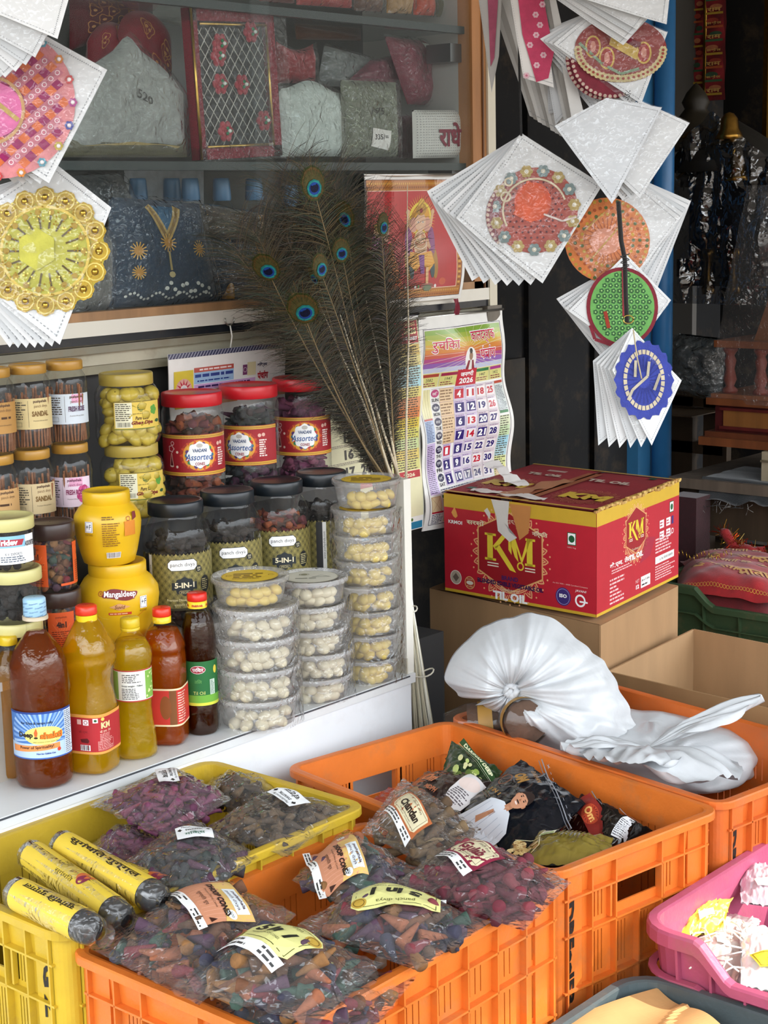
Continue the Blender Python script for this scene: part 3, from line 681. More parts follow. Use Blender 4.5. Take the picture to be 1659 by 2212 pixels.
# ghee diya jars
def ghee(label, px, z, turn):
    p = ay(px, 800, 2.26); t = jar(label, p.x, 2.26, z, [(.045, 0), (.054, .003), (.058, .014), (.0575, .030), (.0565, .034), (.0565, .075), (.0575, .080), (.0565, .090), (.052, .100), (.045, .108), (.044, .110), (.044, .122)], .0475, .021, 'b9a24c', turn=turn, group='stacked ghee diya jars')
    pr = Print('x', cylmp(.0572, .055), .006)
    pr.rect(-.030, -.024, .062, .025, 'e2c356', 1); pr.rect(-.030, -.024, .062, -.0225, '6c7a2c', 2); pr.rect(-.030, .0235, .062, .025, '7c6a24', 2)
    pr.rect(-.028, -.021, .002, .023, 'e6e2c4', 3); pr.para(-.027, -.009, .0, .022, 9, '4c4630', 4); pr.bars(-.025, -.020, -.001, -.011)
    pr.disc(.018, .014, .0065, '5a6a20', 3, ry=.0075)
    for i in range(4): pr.line([(.0125, .0085+i*.0036), (.0235, .0085+i*.0036)], .0006, 'e6c860', 4)
    pr.text('शुद्ध गाय के घी से निर्मित', .019, .003, .032, .0035, '5a4a1c', 4); pr.text('Pure Cow', .020, -.0045, .026, .0065, '4a2c10', 5, shear=.3, bold=.02); pr.text('Ghee Diya', .021, -.0135, .042, .0085, '7c1c10', 5, shear=.35, bold=.04)
    for i in range(5): a = 2*pi*i/5; pr.disc(.045+.004*cos(a), .008+.005*sin(a), .004, '5fa03c', 3)
    pr.disc(.054, -.012, .006, '2f5a34', 3, ry=.003); pr.build('label', t); return t, p.x
GJ = [ghee('gold-lidded jar of yellow ghee diyas, upper of the stack', 271, .966+.1255, .1), ghee('gold-lidded jar of yellow ghee diyas, lower of the stack', 275, .966, .1)]
# incense stick jars
STK = []
def stickjar(label, x, z, paper, t1, t2, col1, rose=False, turn=0):
    t = jar(label, x, 2.262, z, [(.028, 0), (.034, .002), (.037, .010), (.037, .034), (.0362, .037), (.0362, .085), (.037, .088), (.037, .104), (.034, .116), (.029, .124), (.028, .128), (.028, .138)], .0310, .016, 'b98a3c', turn=turn, group='gold-lidded incense stick jars', capmat='plastic')
    pr = Print('x', cylmp(.0373, .0615), .005)
    pr.rect(-.048, -.0255, .048, .0255, paper, 1); pr.para(-.032, -.010, -.006, .021, 8, '4a4238', 3); pr.frame(-.032, -.021, -.014, -.014, .0004, '4a4238', 3); pr.rect(-.003, -.022, -.0025, .022, '5a5248', 3)
    if rose:
        pr.rect(.0, -.0255, .048, .0255, 'ecd6e4', 2)
        for i in range(16): a = i*.7; pr.disc(.034+.008*cos(a), -.004+.010*sin(a), .006, ('d8508c', 'e68ab4', 'b83470')[i % 3], 3, 9)
    pr.rect(.009, .010, .032, .0245, 'e6a8c8' if rose or t2[:2] == ' R' else paper, 3)
    pr.text('pushpshala', .018, .020, .024, .006, '6c2a4c' if rose else '5a4030', 5, bold=.03); pr.text('panch divya', .019, .012, .024, .006, '9c3c6c' if rose else '7c5c3c', 5)
    pr.text(t1+t2, .018, .000, .030, .009, col1, 5, bold=.04) if t1 else pr.para(.004, -.004, .032, .004, 1, col1, 4); pr.text('Premium Dhoop Sticks', .018, -.012, .026, None, '5a4a3a', 4)
    pr.build('label', t); STK.append((t, x, z, label)); return t
SZ = .966+.1425
sj = [(58, SZ, 'd9c48e', 'SANDAL', '', '7c5c2c', 0, 'upper'), (138, SZ, 'd4dde6', 'FRESH', ' ROSE', '5a3a5a', 0, 'upper'), (-22, SZ, 'b98a4a', '', '', '4a2c10', 0, 'upper'),
      (66, .966, 'd2bd92', 'SANDAL', '', '7c5c2c', 0, 'lower'), (150, .966, 'ecd6e4', 'FRESH', ' ROSE', '8a2c5c', 1, 'lower'), (-14, .966, 'cfa46c', '', '', '4a2c10', 0, 'lower')]
nm = {'d9c48e': 'gold-lidded incense jar with cream sandal label, upper row', 'd4dde6': 'gold-lidded incense jar with pale blue label, upper row', 'b98a4a': 'incense jar cut by the left picture edge, upper row', 'd2bd92': 'gold-lidded incense jar with cream sandal label, lower row', 'ecd6e4': 'gold-lidded incense jar with pink rose label, lower row', 'cfa46c': 'incense jar cut by the left picture edge, lower row'}
for px, z, pp, a, b, c, ro, pos in sj:
    x = ay(px, 780 if pos == 'upper' else 960, 2.262).x
    stickjar(nm[pp], x, z, pp, a, b, c, ro, turn=(-.35 if ro else 0))
m = MB(); m.lathe([(.0016, 0), (.0019, .001), (.0019, .088), (.0015, .089)], '8a5a3c', 7); stick0 = None
for t, x, z, lb in STK:
    lab = 'brown incense stick standing in the '+lb.replace('gold-lidded ', '').replace('incense ', '').replace('cut by', 'at').replace('picture ', '')
    for k in range(26):
        if k < 17: ang = t.rotation_euler.z-pi/2+(k-8)*.19+random.uniform(-.05, .05); r = .0305
        else: ang = random.uniform(0, 2*pi); r = random.uniform(.005, .022)
        tl = random.uniform(-.10, .10); h = random.uniform(.9, 1.12)
        loc = (x+r*cos(ang), 2.262+r*sin(ang), z+.006); ro = (random.uniform(-.04, .04), tl, ang)
        if stick0 is None:
            stick0 = m.build('incense_stick', 'cone'); tag(stick0, lab, 'incense stick', 'incense sticks in jars'); stick0.location = loc; stick0.rotation_euler = ro; stick0['label'] = lab; stick0['group'] = 'incense sticks in the '+lb; continue
        o = stick0.copy(); COL.objects.link(o); o.location = loc; o.rotation_euler = ro; o.scale = (1, 1, h); o['label'] = lab; o['group'] = 'incense sticks in the '+lb
# yellow gold-print jars
def mang(label, px, z, k, turn, front):
    p = ay(px, 1200, 2.115)
    if front: prof = [(.044, 0), (.050, .003), (.058, .030), (.0655, .062), (.0675, .078), (.066, .092), (.056, .108), (.048, .115), (.046, .118), (.046, .132)]
    else: prof = [(.036, 0), (.042, .003), (.047, .020), (.0535, .050), (.0555, .068), (.054, .082), (.046, .094), (.039, .100), (.037, .104), (.037, .118)]
    t = jar(label, p.x, p.y, z, prof, .048 if front else .039, .026 if front else .022, 'e0b31c', body='plastic', turn=turn)
    R = .0665 if front else .055
    if front:
        mp = lambda u, v, h: (lambda a, rr: Vector((rr*cos(a), rr*sin(a), .066+v)))(u/R-pi/2, (.0672-.0000-((v-.012)**2)*8.2)+h+.0012)
        pr = Print('x', mp, .005)
        pr.poly([(.022*cos(a)*1.35+.002, .026+.0085*sin(a)+.0022*cos(a*3)) for a in [2*pi*i/30 for i in range(30)]], '7a1c1c', 2)
        pr.text('Mangaldeep', .002, .026, .052, .0125, 'ffffff', 5, bold=.02); pr.text('Mangaldeep', .002, .0255, .054, .0145, '7a1c1c', 3, bold=.12)
        pr.poly([(-.016, .006), (.0, .012), (.018, .006), (.0, .0)], 'd9a06a', 3); pr.text('Suvid', .001, .006, .017, .0065, '5a2010', 5, shear=.3)
        pr.rect(-.018, -.008, .020, -.0035, 'c8432a', 3); pr.para(-.016, -.0075, .018, -.004, 1, 'f0d0a0', 4)
        pr.ring(-.030, .028, .0045, .001, 'a03418', 3); pr.text('4', -.030, .028, None, .005, 'a03418', 4)
        pr.rect(.035, .0, .048, .020, 'ffffff', 3); pr.frame(.036, .001, .047, .019, .0006, '223344', 4); pr.text('+F', .0415, .011, .009, .009, '223344', 5); pr.text('FORTIFIED', .0415, -.004, .014, .0035, '5a3a10', 4)
        for s_ in (-1, 1): pr.line([(s_*.045, -.004), (s_*.03, -.014), (0, -.018)], .0012, 'e8c84a' if s_ < 0 else 'd88a24', 3)
        pr.poly([(-.05, -.03), (.05, -.03), (.04, -.020), (0, -.024), (-.04, -.020)], 'd88a1c', 2)
    else:
        mp = lambda u, v, h: (lambda a, rr: Vector((rr*cos(a), rr*sin(a), .050+v)))(u/R-pi/2, (.0552-((v-.014)**2)*4.0)+h+.0012)
        pr = Print('x', mp, .005)
        pr.rect(-.044, .010, -.030, .028, 'ffffff', 3); pr.frame(-.043, .011, -.031, .027, .0006, '223344', 4); pr.text('+F', -.037, .0195, .009, .008, '223344', 5); pr.text('FORTIFIED', -.037, .006, .014, .003, '7a4a10', 4)
        pr.para(-.015, .030, .007, .037, 2, '6a4a10', 3); pr.para(-.015, -.014, .014, .026, 11, '8a5c14', 3); pr.bars(-.010, -.034, .016, -.024, '4a3010')
        pr.rect(.022, .002, .044, .026, 'd88420', 2); pr.ring(.030, .030, .004, .0009, 'a03418', 3); pr.poly([(.038, .026), (.048, .030), (.048, .040), (.040, .040)], '7a1c1c', 4)
    pr.build('label', t); return t
mang('big yellow jar with white and maroon lettering, lower of the yellow pair', 252, .789, 1, 0, True)
mang('smaller yellow jar with barcode panel, standing on the big yellow jar', 236, .789+.136, 1, .1, False)
# orange label jars and cream-lidded jars
def fj(label, px, z, turn):
    p = ay(px, 1200, 2.118)
    t = jar(label, p.x, p.y, z, [(.030, 0), (.036, .002), (.038, .010), (.038, .086), (.037, .090), (.037, .108)], .0385, .026, '3a2a26', turn=turn, group='brown-lidded jars with orange labels', knurl=.008)
    pr = Print('x', cylmp(.0384, .046), .005)
    for o in (-.030, .060, ):
        pr.rect(o-.022, -.034, o+.022, .034, 'd8561e', 1); pr.text('4in1', o, .014, .016, .010, '3a1a10', 3, bold=.05); pr.text('pushpshala', o, .026, .018, .004, '5a2010', 3); pr.para(o-.016, -.030, o+.018, .004, 10, '7c2c10', 3)
        for i in range(8): a = i*pi/8; pr.line([(o, -.006), (o+.02*cos(a), -.006+.03*sin(a))], .0004, 'e88a50', 2)
    pr.rect(-.018+.03, -.034, .016+.022, -.030, 'd8561e', 1); pr.build('label', t); return t
FJ = [fj('brown-lidded jar with orange label, upper of its pair', 112, .789+.1115, 0), fj('brown-lidded jar with orange label, lower of its pair', 118, .789, .9)]
def tri(label, px, z, lab):
    p = ay(px, 1200, 2.105)
    t = jar(label, p.x, p.y, z, [(.034, 0), (.041, .002), (.043, .008), (.043, .060), (.042, .064), (.042, .078)], .0440, .020, 'cfc888', turn=0, group='cream-lidded cone jars')
    if lab:
        pr = Print('x', cylmp(.0433, .034), .005); pr.rect(-.05, -.022, .05, .022, 'f0f2f4', 1); pr.rect(-.05, .004, .030, .022, '8cc4e0', 2)
        pr.poly([(-.036, .007), (.024, .007), (.028, .016), (-.036, .018)], 'b03040', 3); pr.text('Tridev', -.000, .0125, .034, .009, 'ffffff', 5, bold=.05); pr.text('ASSORTED', .040, .008, .022, .008, '30303a', 4, bold=.03)
        pr.text('K.V. EXPORTS', .010, -.006, .026, .004, '30303a', 4); pr.disc(-.020, -.009, .005, 'b05a4a', 3); pr.para(-.010, -.019, .030, -.009, 3, '556070', 4); pr.build('label', t)
    return t
for i, (px, lb) in enumerate([(22, 'cream-lidded jar at the bottom of its stack of three'), (26, 'cream-lidded jar in the middle of its stack of three'), (16, 'cream-lidded jar with blue and white label, topmost of its stack')]): tri(lb, px, .789+i*.0835, i == 2)
# ================================================================ tubs of diyas
m = MB(); m.lathe([(.001, 0), (.0095, .0005), (.0115, .004), (.0108, .009), (.007, .0135), (.003, .016), (.001, .0165)], 'ffffff', 12)
def diyamesh(col):
    m = MB(); m.lathe([(.001, 0), (.0095, .0005), (.0125, .005), (.0115, .010), (.007, .0145), (.002, .016)], col, 12); m.tube([(0, 0, .015), (.001, 0, .019)], .0009, 'f4f0e2', 5)
    return m
DIY = {}
def diya(kind, loc, rot, label, group):
    if kind not in DIY:
        o = diyamesh('e9cf62' if kind == 'y' else 'efe6c8').build('ghee_diya', 'wax'); DIY[kind] = o; tag(o, label, 'diya wick cup', group)
    else: o = DIY[kind].copy(); COL.objects.link(o); o['label'] = label; o['group'] = group
    o.location = loc; o.rotation_euler = rot
def tub(label, x, y, z, r, h, kind, ptop=False, group=None, contents=''):
    t = thing('round_tub', label, 'tub', (x, y, z+.0005), face((x, y)), group)
    b = MB(); b.lathe([(.001, .001), (r*.80, 0), (r*.84, .002), (r*.87, h*.35), (r*.93, h-.010), (r*.96, h-.006)], 'ffffff', 40, cap=False); b.build('body', 'tubclear', t)
    c = MB(); c.lathe([(r*.95, h-.011), (r, h-.010), (r*1.0, h-.003), (r*.975, h-.001), (r*.94, h-.001), (r*.92, h-.004), (.001, h-.004)], 'ffffff', 40, cap=False); lid_ = c.build('lid', 'filmmilk' if kind == 'w' else 'tubclear', t)
    if ptop:
        pr = Print('x', flatmp((0, 0, h-.0035), (1, 0, 0), (0, 1, 0)))
        if ptop == 'y':
            pr.disc(0, 0, r*.72, 'e2bf3c', 1, 40); pr.ring(0, 0, r*.70, .0006, 'a88a2c', 2, 36); pr.para(-.028, -.018, .028, .020, 3, '8a6a1c', 3, fill=.6); pr.para(-.03, -.026, .03, -.019, 2, '8a6a1c', 3)
            for s_ in (-1, 1): pr.ring(s_*.036, .002, .005, .001, '8a6a1c', 3, wob=.2, k=5)
        else:
            pr.disc(0, 0, r*.74, 'd6d3c4', 1, 40); pr.ring(0, 0, r*.73, .0010, '7c7a5c', 2, 36); pr.poly([(.0, -.004), (.018, .010), (.036, -.004)], '6c6c5c', 3); pr.poly([(.004, -.003), (.018, .007), (.031, -.003)], 'd6d3c4', 4); pr.para(-.028, -.018, .014, -.008, 1, '6c6c5c', 3); pr.disc(-.012, .018, .006, '8c8a72', 3); pr.ring(-.012, .018, .009, .001, '8c8a72', 3)
        pr.build('lid_label', lid_)
    fa = face((x, y))-pi/2; k = 0
    for lay in range(2):
        for i in range(5 if lay else 5):
            a = fa+(i-2)*.42+lay*.2+random.uniform(-.1, .1); q = r*.87-.015; zz = z+.002+lay*.0135
            diya(kind, (x+q*cos(a), y+q*sin(a), zz), (random.uniform(-.6, .6), random.uniform(-.6, .6), random.uniform(0, 6)), ('yellow' if kind == 'y' else 'white')+' wax diya inside the '+contents, ('yellow' if kind == 'y' else 'white')+' wax diyas in the '+contents)
    return t
z = .6305
for i in range(4):
    nmx = ['bottom', 'second lowest', 'third lowest', 'highest large'][i]
    tub('large round tub of white diyas, %s of the left tub stack' % nmx, 1.926+random.uniform(-.004, .004), 1.972+random.uniform(-.003, .003), z, .074, .0525, 'w', group='large white diya tubs', contents='%s tub of the left tub stack' % nmx); z += .0525
tub('yellow-topped round tub of yellow diyas on top of the left tub stack', 1.932, 1.985, z, .067, .046, 'y', 'y', contents='yellow tub crowning the left tub stack')
z = .6305
for i in range(5):
    nmx = ['bottom', 'second lowest', 'middle', 'second highest', 'topmost'][i]
    tub('round tub of white diyas, %s of the middle tub stack' % nmx, 2.093+(.004, .008, -.002, -.003, 0)[i], 1.995, z, (.067, .068, .064, .062, .066)[i], (.045, .045, .043, .043, .047)[i], 'w', 'w' if i == 4 else False, 'white diya tubs of the middle stack', '%s tub of the middle tub stack' % nmx); z += (.045, .045, .043, .043, .047)[i]
z = .6305
for i in range(8):
    nmx = ['bottom', 'second', 'third', 'fourth', 'fifth', 'sixth', 'seventh', 'topmost'][i]
    tub('round tub of yellow diyas, %s up in the tall right tub stack' % nmx, 2.240+(.0, .004, .003, .002, -.002, -.004, -.006, .004)[i], 1.992, z, (.058, .060, .060, .061, .060, .061, .061, .064)[i], (.046, .046, .046, .047, .047, .048, .048, .051)[i], 'y', 'y' if i in (7, 6) else False, 'yellow diya tubs of the tall stack', '%s tub of the tall right stack' % nmx); z += (.046, .046, .046, .047, .047, .048, .048, .051)[i]
def wrap(label, x, y, z0, z1, r, w_=.004):
    m = MB(); m.grid(lambda u, v: (lambda a, rr: (rr*cos(a), rr*sin(a), v*(z1-z0)))(2*pi*u, r+w_*noise.noise(Vector((cos(2*pi*u)*2, sin(2*pi*u)*2, v*9)))), 56, 28)
    o = m.build('wrapping_film', 'film'); o.location = (x, y, z0); tag(o, label, 'plastic wrap')
wrap('crinkled clear film wrapped round the large tubs of the left tub stack', 1.926, 1.972, .632, .845, .0785)
wrap('crinkled clear film wrapped round the middle tub stack', 2.095, 1.995, .632, .81, .0725)
wrap('crinkled clear film wrapped round the tall right tub stack', 2.242, 1.992, .632, .95, .0665)
# ================================================================ loose contents
CONE_PAL = {'mix': ['483142', '613d27', '7d562f', '33483e', '6c2930', '313041', '553d2d', '895136'], 'purple': ['622e48', '6d3551', '552741', '74384e'], 'brown': ['554330', '493929', '614d37', '3e3125'], 'dark': ['313734', '3b3031', '47263a', '2a2d30'], 'red': ['60202c', '6b2733', '551b28', '742e36'], 'chandan': ['6e593e', '614c34', '776142', '55412d'], 'char': ['25201d', '2e2723', '1d1a18'], 'orange': ['894829', '6b3221', '483026', '60292f']}
CONES = {}
STUFF = MB()
conev = [(.0085, 0), (.0088, .002), (.0022, .040), (.0003, .0415)]
def cone(col, M, label=None, group=None):
    if label is None:
        STUFF.lathe(conev, col, 7, M=M); return
    if col not in CONES:
        m = MB(); m.lathe([(.0003, 0), (.0085, .0002), (.0092, .0025), (.0024, .040), (.0004, .0415)], col, 14, cap=False); o = m.build('incense_cone', 'cone'); CONES[col] = o; tag(o, label, 'incense cone', group)
    else: o = CONES[col].copy(); COL.objects.link(o); o['label'] = label; o['group'] = group
    o.matrix_world = M
def lie(p, s=1):   # a cone lying in any direction
    az_ = random.uniform(0, 2*pi); el = random.uniform(-.45, .45)
    d = Vector((cos(az_)*cos(el), sin(az_)*cos(el), sin(el)))
    return Matrix.Translation(Vector(p)-d*.02*s) @ d.to_track_quat('Z', 'Y').to_matrix().to_4x4() @ Matrix.Scale(s, 4)
def fill(x, y, z, r, h, pal, s=1):
    n = int(h/.011)
    for j in range(n):
        for i in range(11):
            a = face((x, y))-pi/2+(i-5)*.26+random.uniform(-.1, .1); q = r-.014*s-random.uniform(0, .006)
            cone(random.choice(CONE_PAL[pal]), lie((x+q*cos(a), y+q*sin(a), z+.012+j*.011), s*.8))
    for i in range(16):
        a = random.uniform(0, 2*pi); q = (r-.02)*sqrt(random.random()); cone(random.choice(CONE_PAL[pal]), lie((x+q*cos(a), y+q*sin(a), z+.008+n*.011), s*.8))
for o in list(COL.objects):
    if o.get('category') != 'jar': continue
    l = o['label']; x, y, z = o.location
    if '5-IN-1' in l or 'web-address' in l: fill(x, y, z, .056, .145, 'orange' if 'orange' in l else 'char')
    elif 'assorted cone jar' in l: fill(x, y, z, .054, .150, 'orange' if 'nearest' in l else ('dark' if 'middle' in l else 'purple'), 1.2)
    elif 'orange label' in l: fill(x, y, z, .036, .08, 'mix')
    elif 'cream-lidded' in l: fill(x, y, z, .041, .045, 'char')
m = MB()
W0 = None
for t, gx in GJ:
    z = t.location.z; lb = t['label']; up = 'upper' in lb
    for j in range(6):
        for i in range(7):
            a = t.rotation_euler.z-pi/2+(i-3)*.37+random.uniform(-.1, .1)+(j % 2)*.18; r = .040
            if W0 is None:
                mm = MB(); mm.lathe([(.001, 0), (.010, .001), (.015, .007), (.0125, .013), (.006, .018), (.001, .019)], 'd9c04e', 12, cap=False); W0 = o = mm.build('ghee_diya', 'wax'); tag(o, '', 'diya wick cup')
            else: o = W0.copy(); COL.objects.link(o)
            o['label'] = 'yellow ghee diya packed in the %s ghee jar' % ('upper' if up else 'lower'); o['group'] = 'yellow diyas in the %s ghee jar' % ('upper' if up else 'lower')
            o.location = (t.location.x+r*cos(a), t.location.y+r*sin(a), z+.006+j*.0155); o.rotation_euler = (random.uniform(-.9, .9), random.uniform(-.9, .9), random.uniform(0, 6)); o.scale = (1.1,)*3
# ================================================================ bags of cones lying in the crates
def quadbag(name, label, cat, C4, z0, H, palette=None, ncone=30, fm='film', group=None, indiv=False, lump=.006, seed=1, printfn=None, lab=(.5, .5, 0), press=2.2, flap=.06, lsc=1, conelabel='', mat=None, cscale=1.0, drop=.010, tiltz=(0, 0, 0, 0), base=-.012):
    """C4: image corners (far-left, far-right, near-right, near-left) of the bag lying at height z0"""
    P = [az(px, py, z0+dz)+Vector((0, 0, 0)) for (px, py), dz in zip(C4, tiltz)]
    ctr = sum(P, Vector())/4; Q = [p-ctr for p in P]
    lu = ((Q[1]-Q[0]).length+(Q[2]-Q[3]).length)/2; lv = ((Q[0]-Q[3]).length+(Q[1]-Q[2]).length)/2
    def bil(s, t): return (Q[3]*(1-s)+Q[2]*s)*(1-t)+(Q[0]*(1-s)+Q[1]*s)*t
    def prof(s, t):
        a = min(1, max(0, (min(s, 1-s)-flap*.5)/(.5-flap*.5))); b = min(1, max(0, (min(t, 1-t)-flap*.3)/(.5-flap*.3)))
        f = lambda q: 1-(1-q)**press
        return f(a)*f(b)
    def S(s, t, up=1, k=1):
        p = bil(s, t); n1 = noise.noise(Vector((s*5+seed*7.3, t*5, seed)))*.5+noise.noise(Vector((s*13+seed, t*13, seed*3)))*.35+noise.noise(Vector((s*29, t*29+seed, seed*2)))*.18
        pf = prof(s, t); e = 1-abs(2*s-1); edge = noise.noise(Vector((s*9, t*9, seed+50)))
        zz = H*pf+n1*lump*1.8*(.3+pf)+edge*.006*(1-pf) if up > 0 else base*pf-.001
        w_ = Vector((edge*.006*(1-pf), noise.noise(Vector((s*8, t*8, seed+80)))*.006*(1-pf), 0)) if up > 0 else Vector((0, 0, 0))
        return p+w_+Vector((0, 0, zz))
    t_ = thing(name, label, cat, ctr+Vector((0, 0, base)), 0, group); off = Vector((0, 0, -base))
    m = MB(); m.grid(lambda s, t: S(s, t)+off, 44, 36); m.grid(lambda s, t: S(s, t, -1)+off, 16, 12)
    m.build('film' if mat is None else 'body', fm if mat is None else mat, t_)
    if palette:
        cell = 0; nn = max(2, int(sqrt(ncone*lu/lv))); nm_ = max(2, int(ncone/nn))
        for i in range(nn):
            for j in range(nm_):
                s = .10+.80*(i+random.uniform(.2, .8))/nn; t = .10+.80*(j+random.uniform(.2, .8))/nm_
                p = S(s, t)-Vector((0, 0, drop+random.uniform(0, .006)))+ctr
                cone(random.choice(CONE_PAL[palette]), lie(p, cscale), conelabel if indiv else None, conelabel+' group' if indiv else None)
        # cones beneath, down to the bag's bottom
        for i in range(int(ncone*1.6)):
            s, t = random.uniform(.12, .88), random.uniform(.12, .88); p = S(s, t)-Vector((0, 0, drop+.012+random.uniform(0, .012)))+ctr
            cone(random.choice(CONE_PAL[palette]), lie(p, cscale))
    if printfn:
        s0, t0, ang = lab; c_, q_ = cos(ang), sin(ang)
        def mp(u, v, h):
            u *= lsc; v *= lsc; uu = (u*c_-v*q_)/lu; vv = (u*q_+v*c_)/lv; s, t = s0+uu, t0+vv
            p = bil(s, t); n1 = noise.noise(Vector((s*5+seed*7.3, t*5, seed)))*.42+.16
            pf = prof(min(1, max(0, s)), min(1, max(0, t)))
            return p+off+Vector((0, 0, H*pf+n1*lump*1.8*(.3+pf)+.0025+h))
        pr = Print('x', mp, .010, both=True); printfn(pr); pr.build('label', t_)
    return t_
def lab_swastik(word, c='222222'):
    def f(pr):
        pr.rect(-.027, -.016, .027, .016, 'eef0f2', 1); pr.text('Manufactured By:', 0, .012, .036, None, '222222', 3); pr.text('SWASTIK', 0, .0055, .026, None, '222222', 3, bold=.02); pr.text(word, 0, -.006, .030, .011, c, 3, bold=.01)
        for s_ in (-1, 1): pr.disc(s_*.021, .006, .003, '222222', 3, 9, wob=.3, k=4)
    return f
quadbag('cone_bag', 'clear bag of purple dhoop cones with white label, topmost in the yellow crate', 'bag', [(375, 1655), (500, 1725), (365, 1812), (192, 1735)], .615, .030, 'purple', 60, seed=2, lsc=1.25, printfn=lab_swastik('गुलाब'), lab=(.42, .60, -.55), cscale=.8, press=3)
quadbag('cone_bag', 'bag of purple cones underneath, left of the dark bag in the yellow crate', 'bag', [(250, 1780), (370, 1800), (300, 1900), (190, 1830)], .575, .022, 'purple', 40, seed=3, cscale=.8)
quadbag('cone_bag', 'clear bag of brown cones with white label in the far corner of the yellow crate', 'bag', [(570, 1712), (765, 1745), (620, 1850), (440, 1790)], .60, .030, 'brown', 50, seed=4, lsc=1.25, printfn=lab_swastik('चंदन'), lab=(.55, .62, 2.7), cscale=.8, press=3)
quadbag('cone_bag', 'brown cone bag with gathered top behind the labelled brown bag', 'bag', [(470, 1665), (620, 1700), (590, 1760), (420, 1730)], .585, .028, 'brown', 30, seed=5, cscale=.8)
quadbag('cone_bag', 'bag of dark green and purple cones with white label in the yellow crate', 'bag', [(420, 1772), (560, 1850), (400, 1965), (240, 1875)], .605, .034, 'dark', 55, seed=6, lsc=1.25, printfn=lab_swastik('मिक्स', '2f6a52'), lab=(.50, .60, .95), cscale=.8, press=3)
quadbag('cone_bag', 'dark cone bag lying deep in the yellow crate beside the foil rolls', 'bag', [(270, 1860), (480, 1900), (380, 2000), (200, 1940)], .55, .02, 'dark', 40, seed=26, cscale=.8)
def lab_dhoop(pr):
    pr.rect(-.040, -.030, .040, .030, 'c98a6a', 1)
    for i in range(16): pr.line([(-.040+i*.005, -.022), (-.040+i*.005+.004, .030)], .0005, 'd9a088', 2)
    pr.poly([(-.040, .030), (-.018, .030), (.040, -.004), (.040, .030)], 'd9b56a', 2) ; pr.rect(-.02, .006, .040, .030, 'd9b56a', 2)
    pr.rect(-.044, -.036, .042, -.026, 'f4f4f2', 4); pr.para(-.042, -.035, .010, -.027, 2, '333333', 5); pr.para(.018, -.035, .040, -.027, 2, '333333', 5)
    pr.rect(-.006, .012, .034, .027, 'dfe6ea', 4); pr.text('pushpshala', .014, .023, .030, .005, '4a2a3a', 5, bold=.02); pr.text('panch divya', .014, .0165, .032, .005, '4a2a3a', 5)
    pr.text('DHOOP CONES', .010, .002, .052, .007, '241410', 5, bold=.05, shear=.15); pr.text('Premium Dhoop Cones', .008, -.006, .032, None, '3a2018', 5); pr.text('सुगन्धित धूप', .006, -.014, .024, None, '3a2018', 5)
    pr.poly([(.033, -.020), (.037, -.012), (.039, -.020)], '3a1a10', 5); pr.disc(.034, .006, .005, 'e6eef2', 5); pr.text('500', .034, .006, .006, None, '333333', 6)
    pr.rect(-.038, .008, -.024, .018, 'e8e4dc', 4); pr.para(-.037, .009, -.025, .017, 3, '444444', 5)
def lab_5in1(flip):
    def f(pr):
        pr.poly([(-.034, .018), (-.028, .022), (.028, .022), (.034, .018), (.034, -.014), (.028, -.018), (-.028, -.018), (-.034, -.014)], 'd9d68c', 1)
        pr.frame(-.031, -.015, .031, .019, .0006, '4a4a20', 2); pr.text('5 in 1', 0, .001, .040, .013, '1a1a12', 4, bold=.05, shear=.1); pr.text('panch divya', .0, .0145, .030, .005, '5a5a2c', 4); pr.text('PREMIUM DHOOP CONES', 0, -.009, .034, None, '3a3a20', 4)
        pr.rect(-.038, -.029, .036, -.018, 'f2f2f2', 2); pr.para(-.036, -.028, .004, -.019, 2, '444444', 4); pr.para(.014, -.028, .034, -.019, 2, '444444', 4)
        for s_ in (-1, 1): pr.disc(s_*.028, .014*s_, .006, 'b8963c', 3); pr.ring(s_*.028, .014*s_, .0045, .0006, '6a501c', 4)
    return f
def lab_gulab(word, c1, c2):
    def f(pr):
        pr.rect(-.036, -.018, .036, .022, c1, 1); pr.poly([(-.032, .016), (-.026, .019), (.026, .019), (.032, .016), (.032, -.011), (.026, -.015), (-.026, -.015), (-.032, -.011)], 'e6dcb8', 2)
        pr.frame(-.029, -.012, .029, .016, .0005, '4a3a20', 3); pr.text(word, 0, .001, .046, .013, c2, 4, bold=.04, shear=.15); pr.text('panch divya', .006, .012, .024, .0045, '5a4a3c', 4); pr.text('Premium Dhoop Cones', 0, -.009, .030, None, '4a3a2c', 4)
        pr.rect(-.038, -.029, .034, -.018, 'f4f4f4', 2); pr.para(-.036, -.028, .004, -.019, 2, '444444', 4); pr.para(.012, -.028, .030, -.019, 2, '444444', 4)
    return f
Z = .585
quadbag('cone_bag', 'clear bag of mixed cones lying lowest at the front corner of the front orange crate', 'bag', [(520, 2075), (900, 2110), (800, 2230), (430, 2240)], Z-.025, .035, 'mix', 40, seed=12, indiv=True, conelabel='coloured incense cone in the lowest bag at the front orange crate corner')
quadbag('cone_bag', 'clear bag of Chandan cones with cream and orange label', 'bag', [(870, 1680), (1040, 1790), (950, 1885), (780, 1795)], Z, .034, 'chandan', 34, seed=7, lsc=1.5, printfn=lab_gulab('Chandan', 'b8683c', '2a1c14'), lab=(.45, .34, -.50), indiv=True, conelabel='tan incense cone in the Chandan bag')
quadbag('cone_bag', 'clear bag of coloured cones with brown DHOOP CONES label beside the yellow crate edge', 'bag', [(745, 1790), (910, 1880), (790, 1985), (630, 1900)], Z, .034, 'mix', 34, seed=8, lsc=1.55, printfn=lab_dhoop, lab=(.36, .36, -.65), indiv=True, conelabel='coloured incense cone in the bag between the 5 in 1 and Chandan bags')
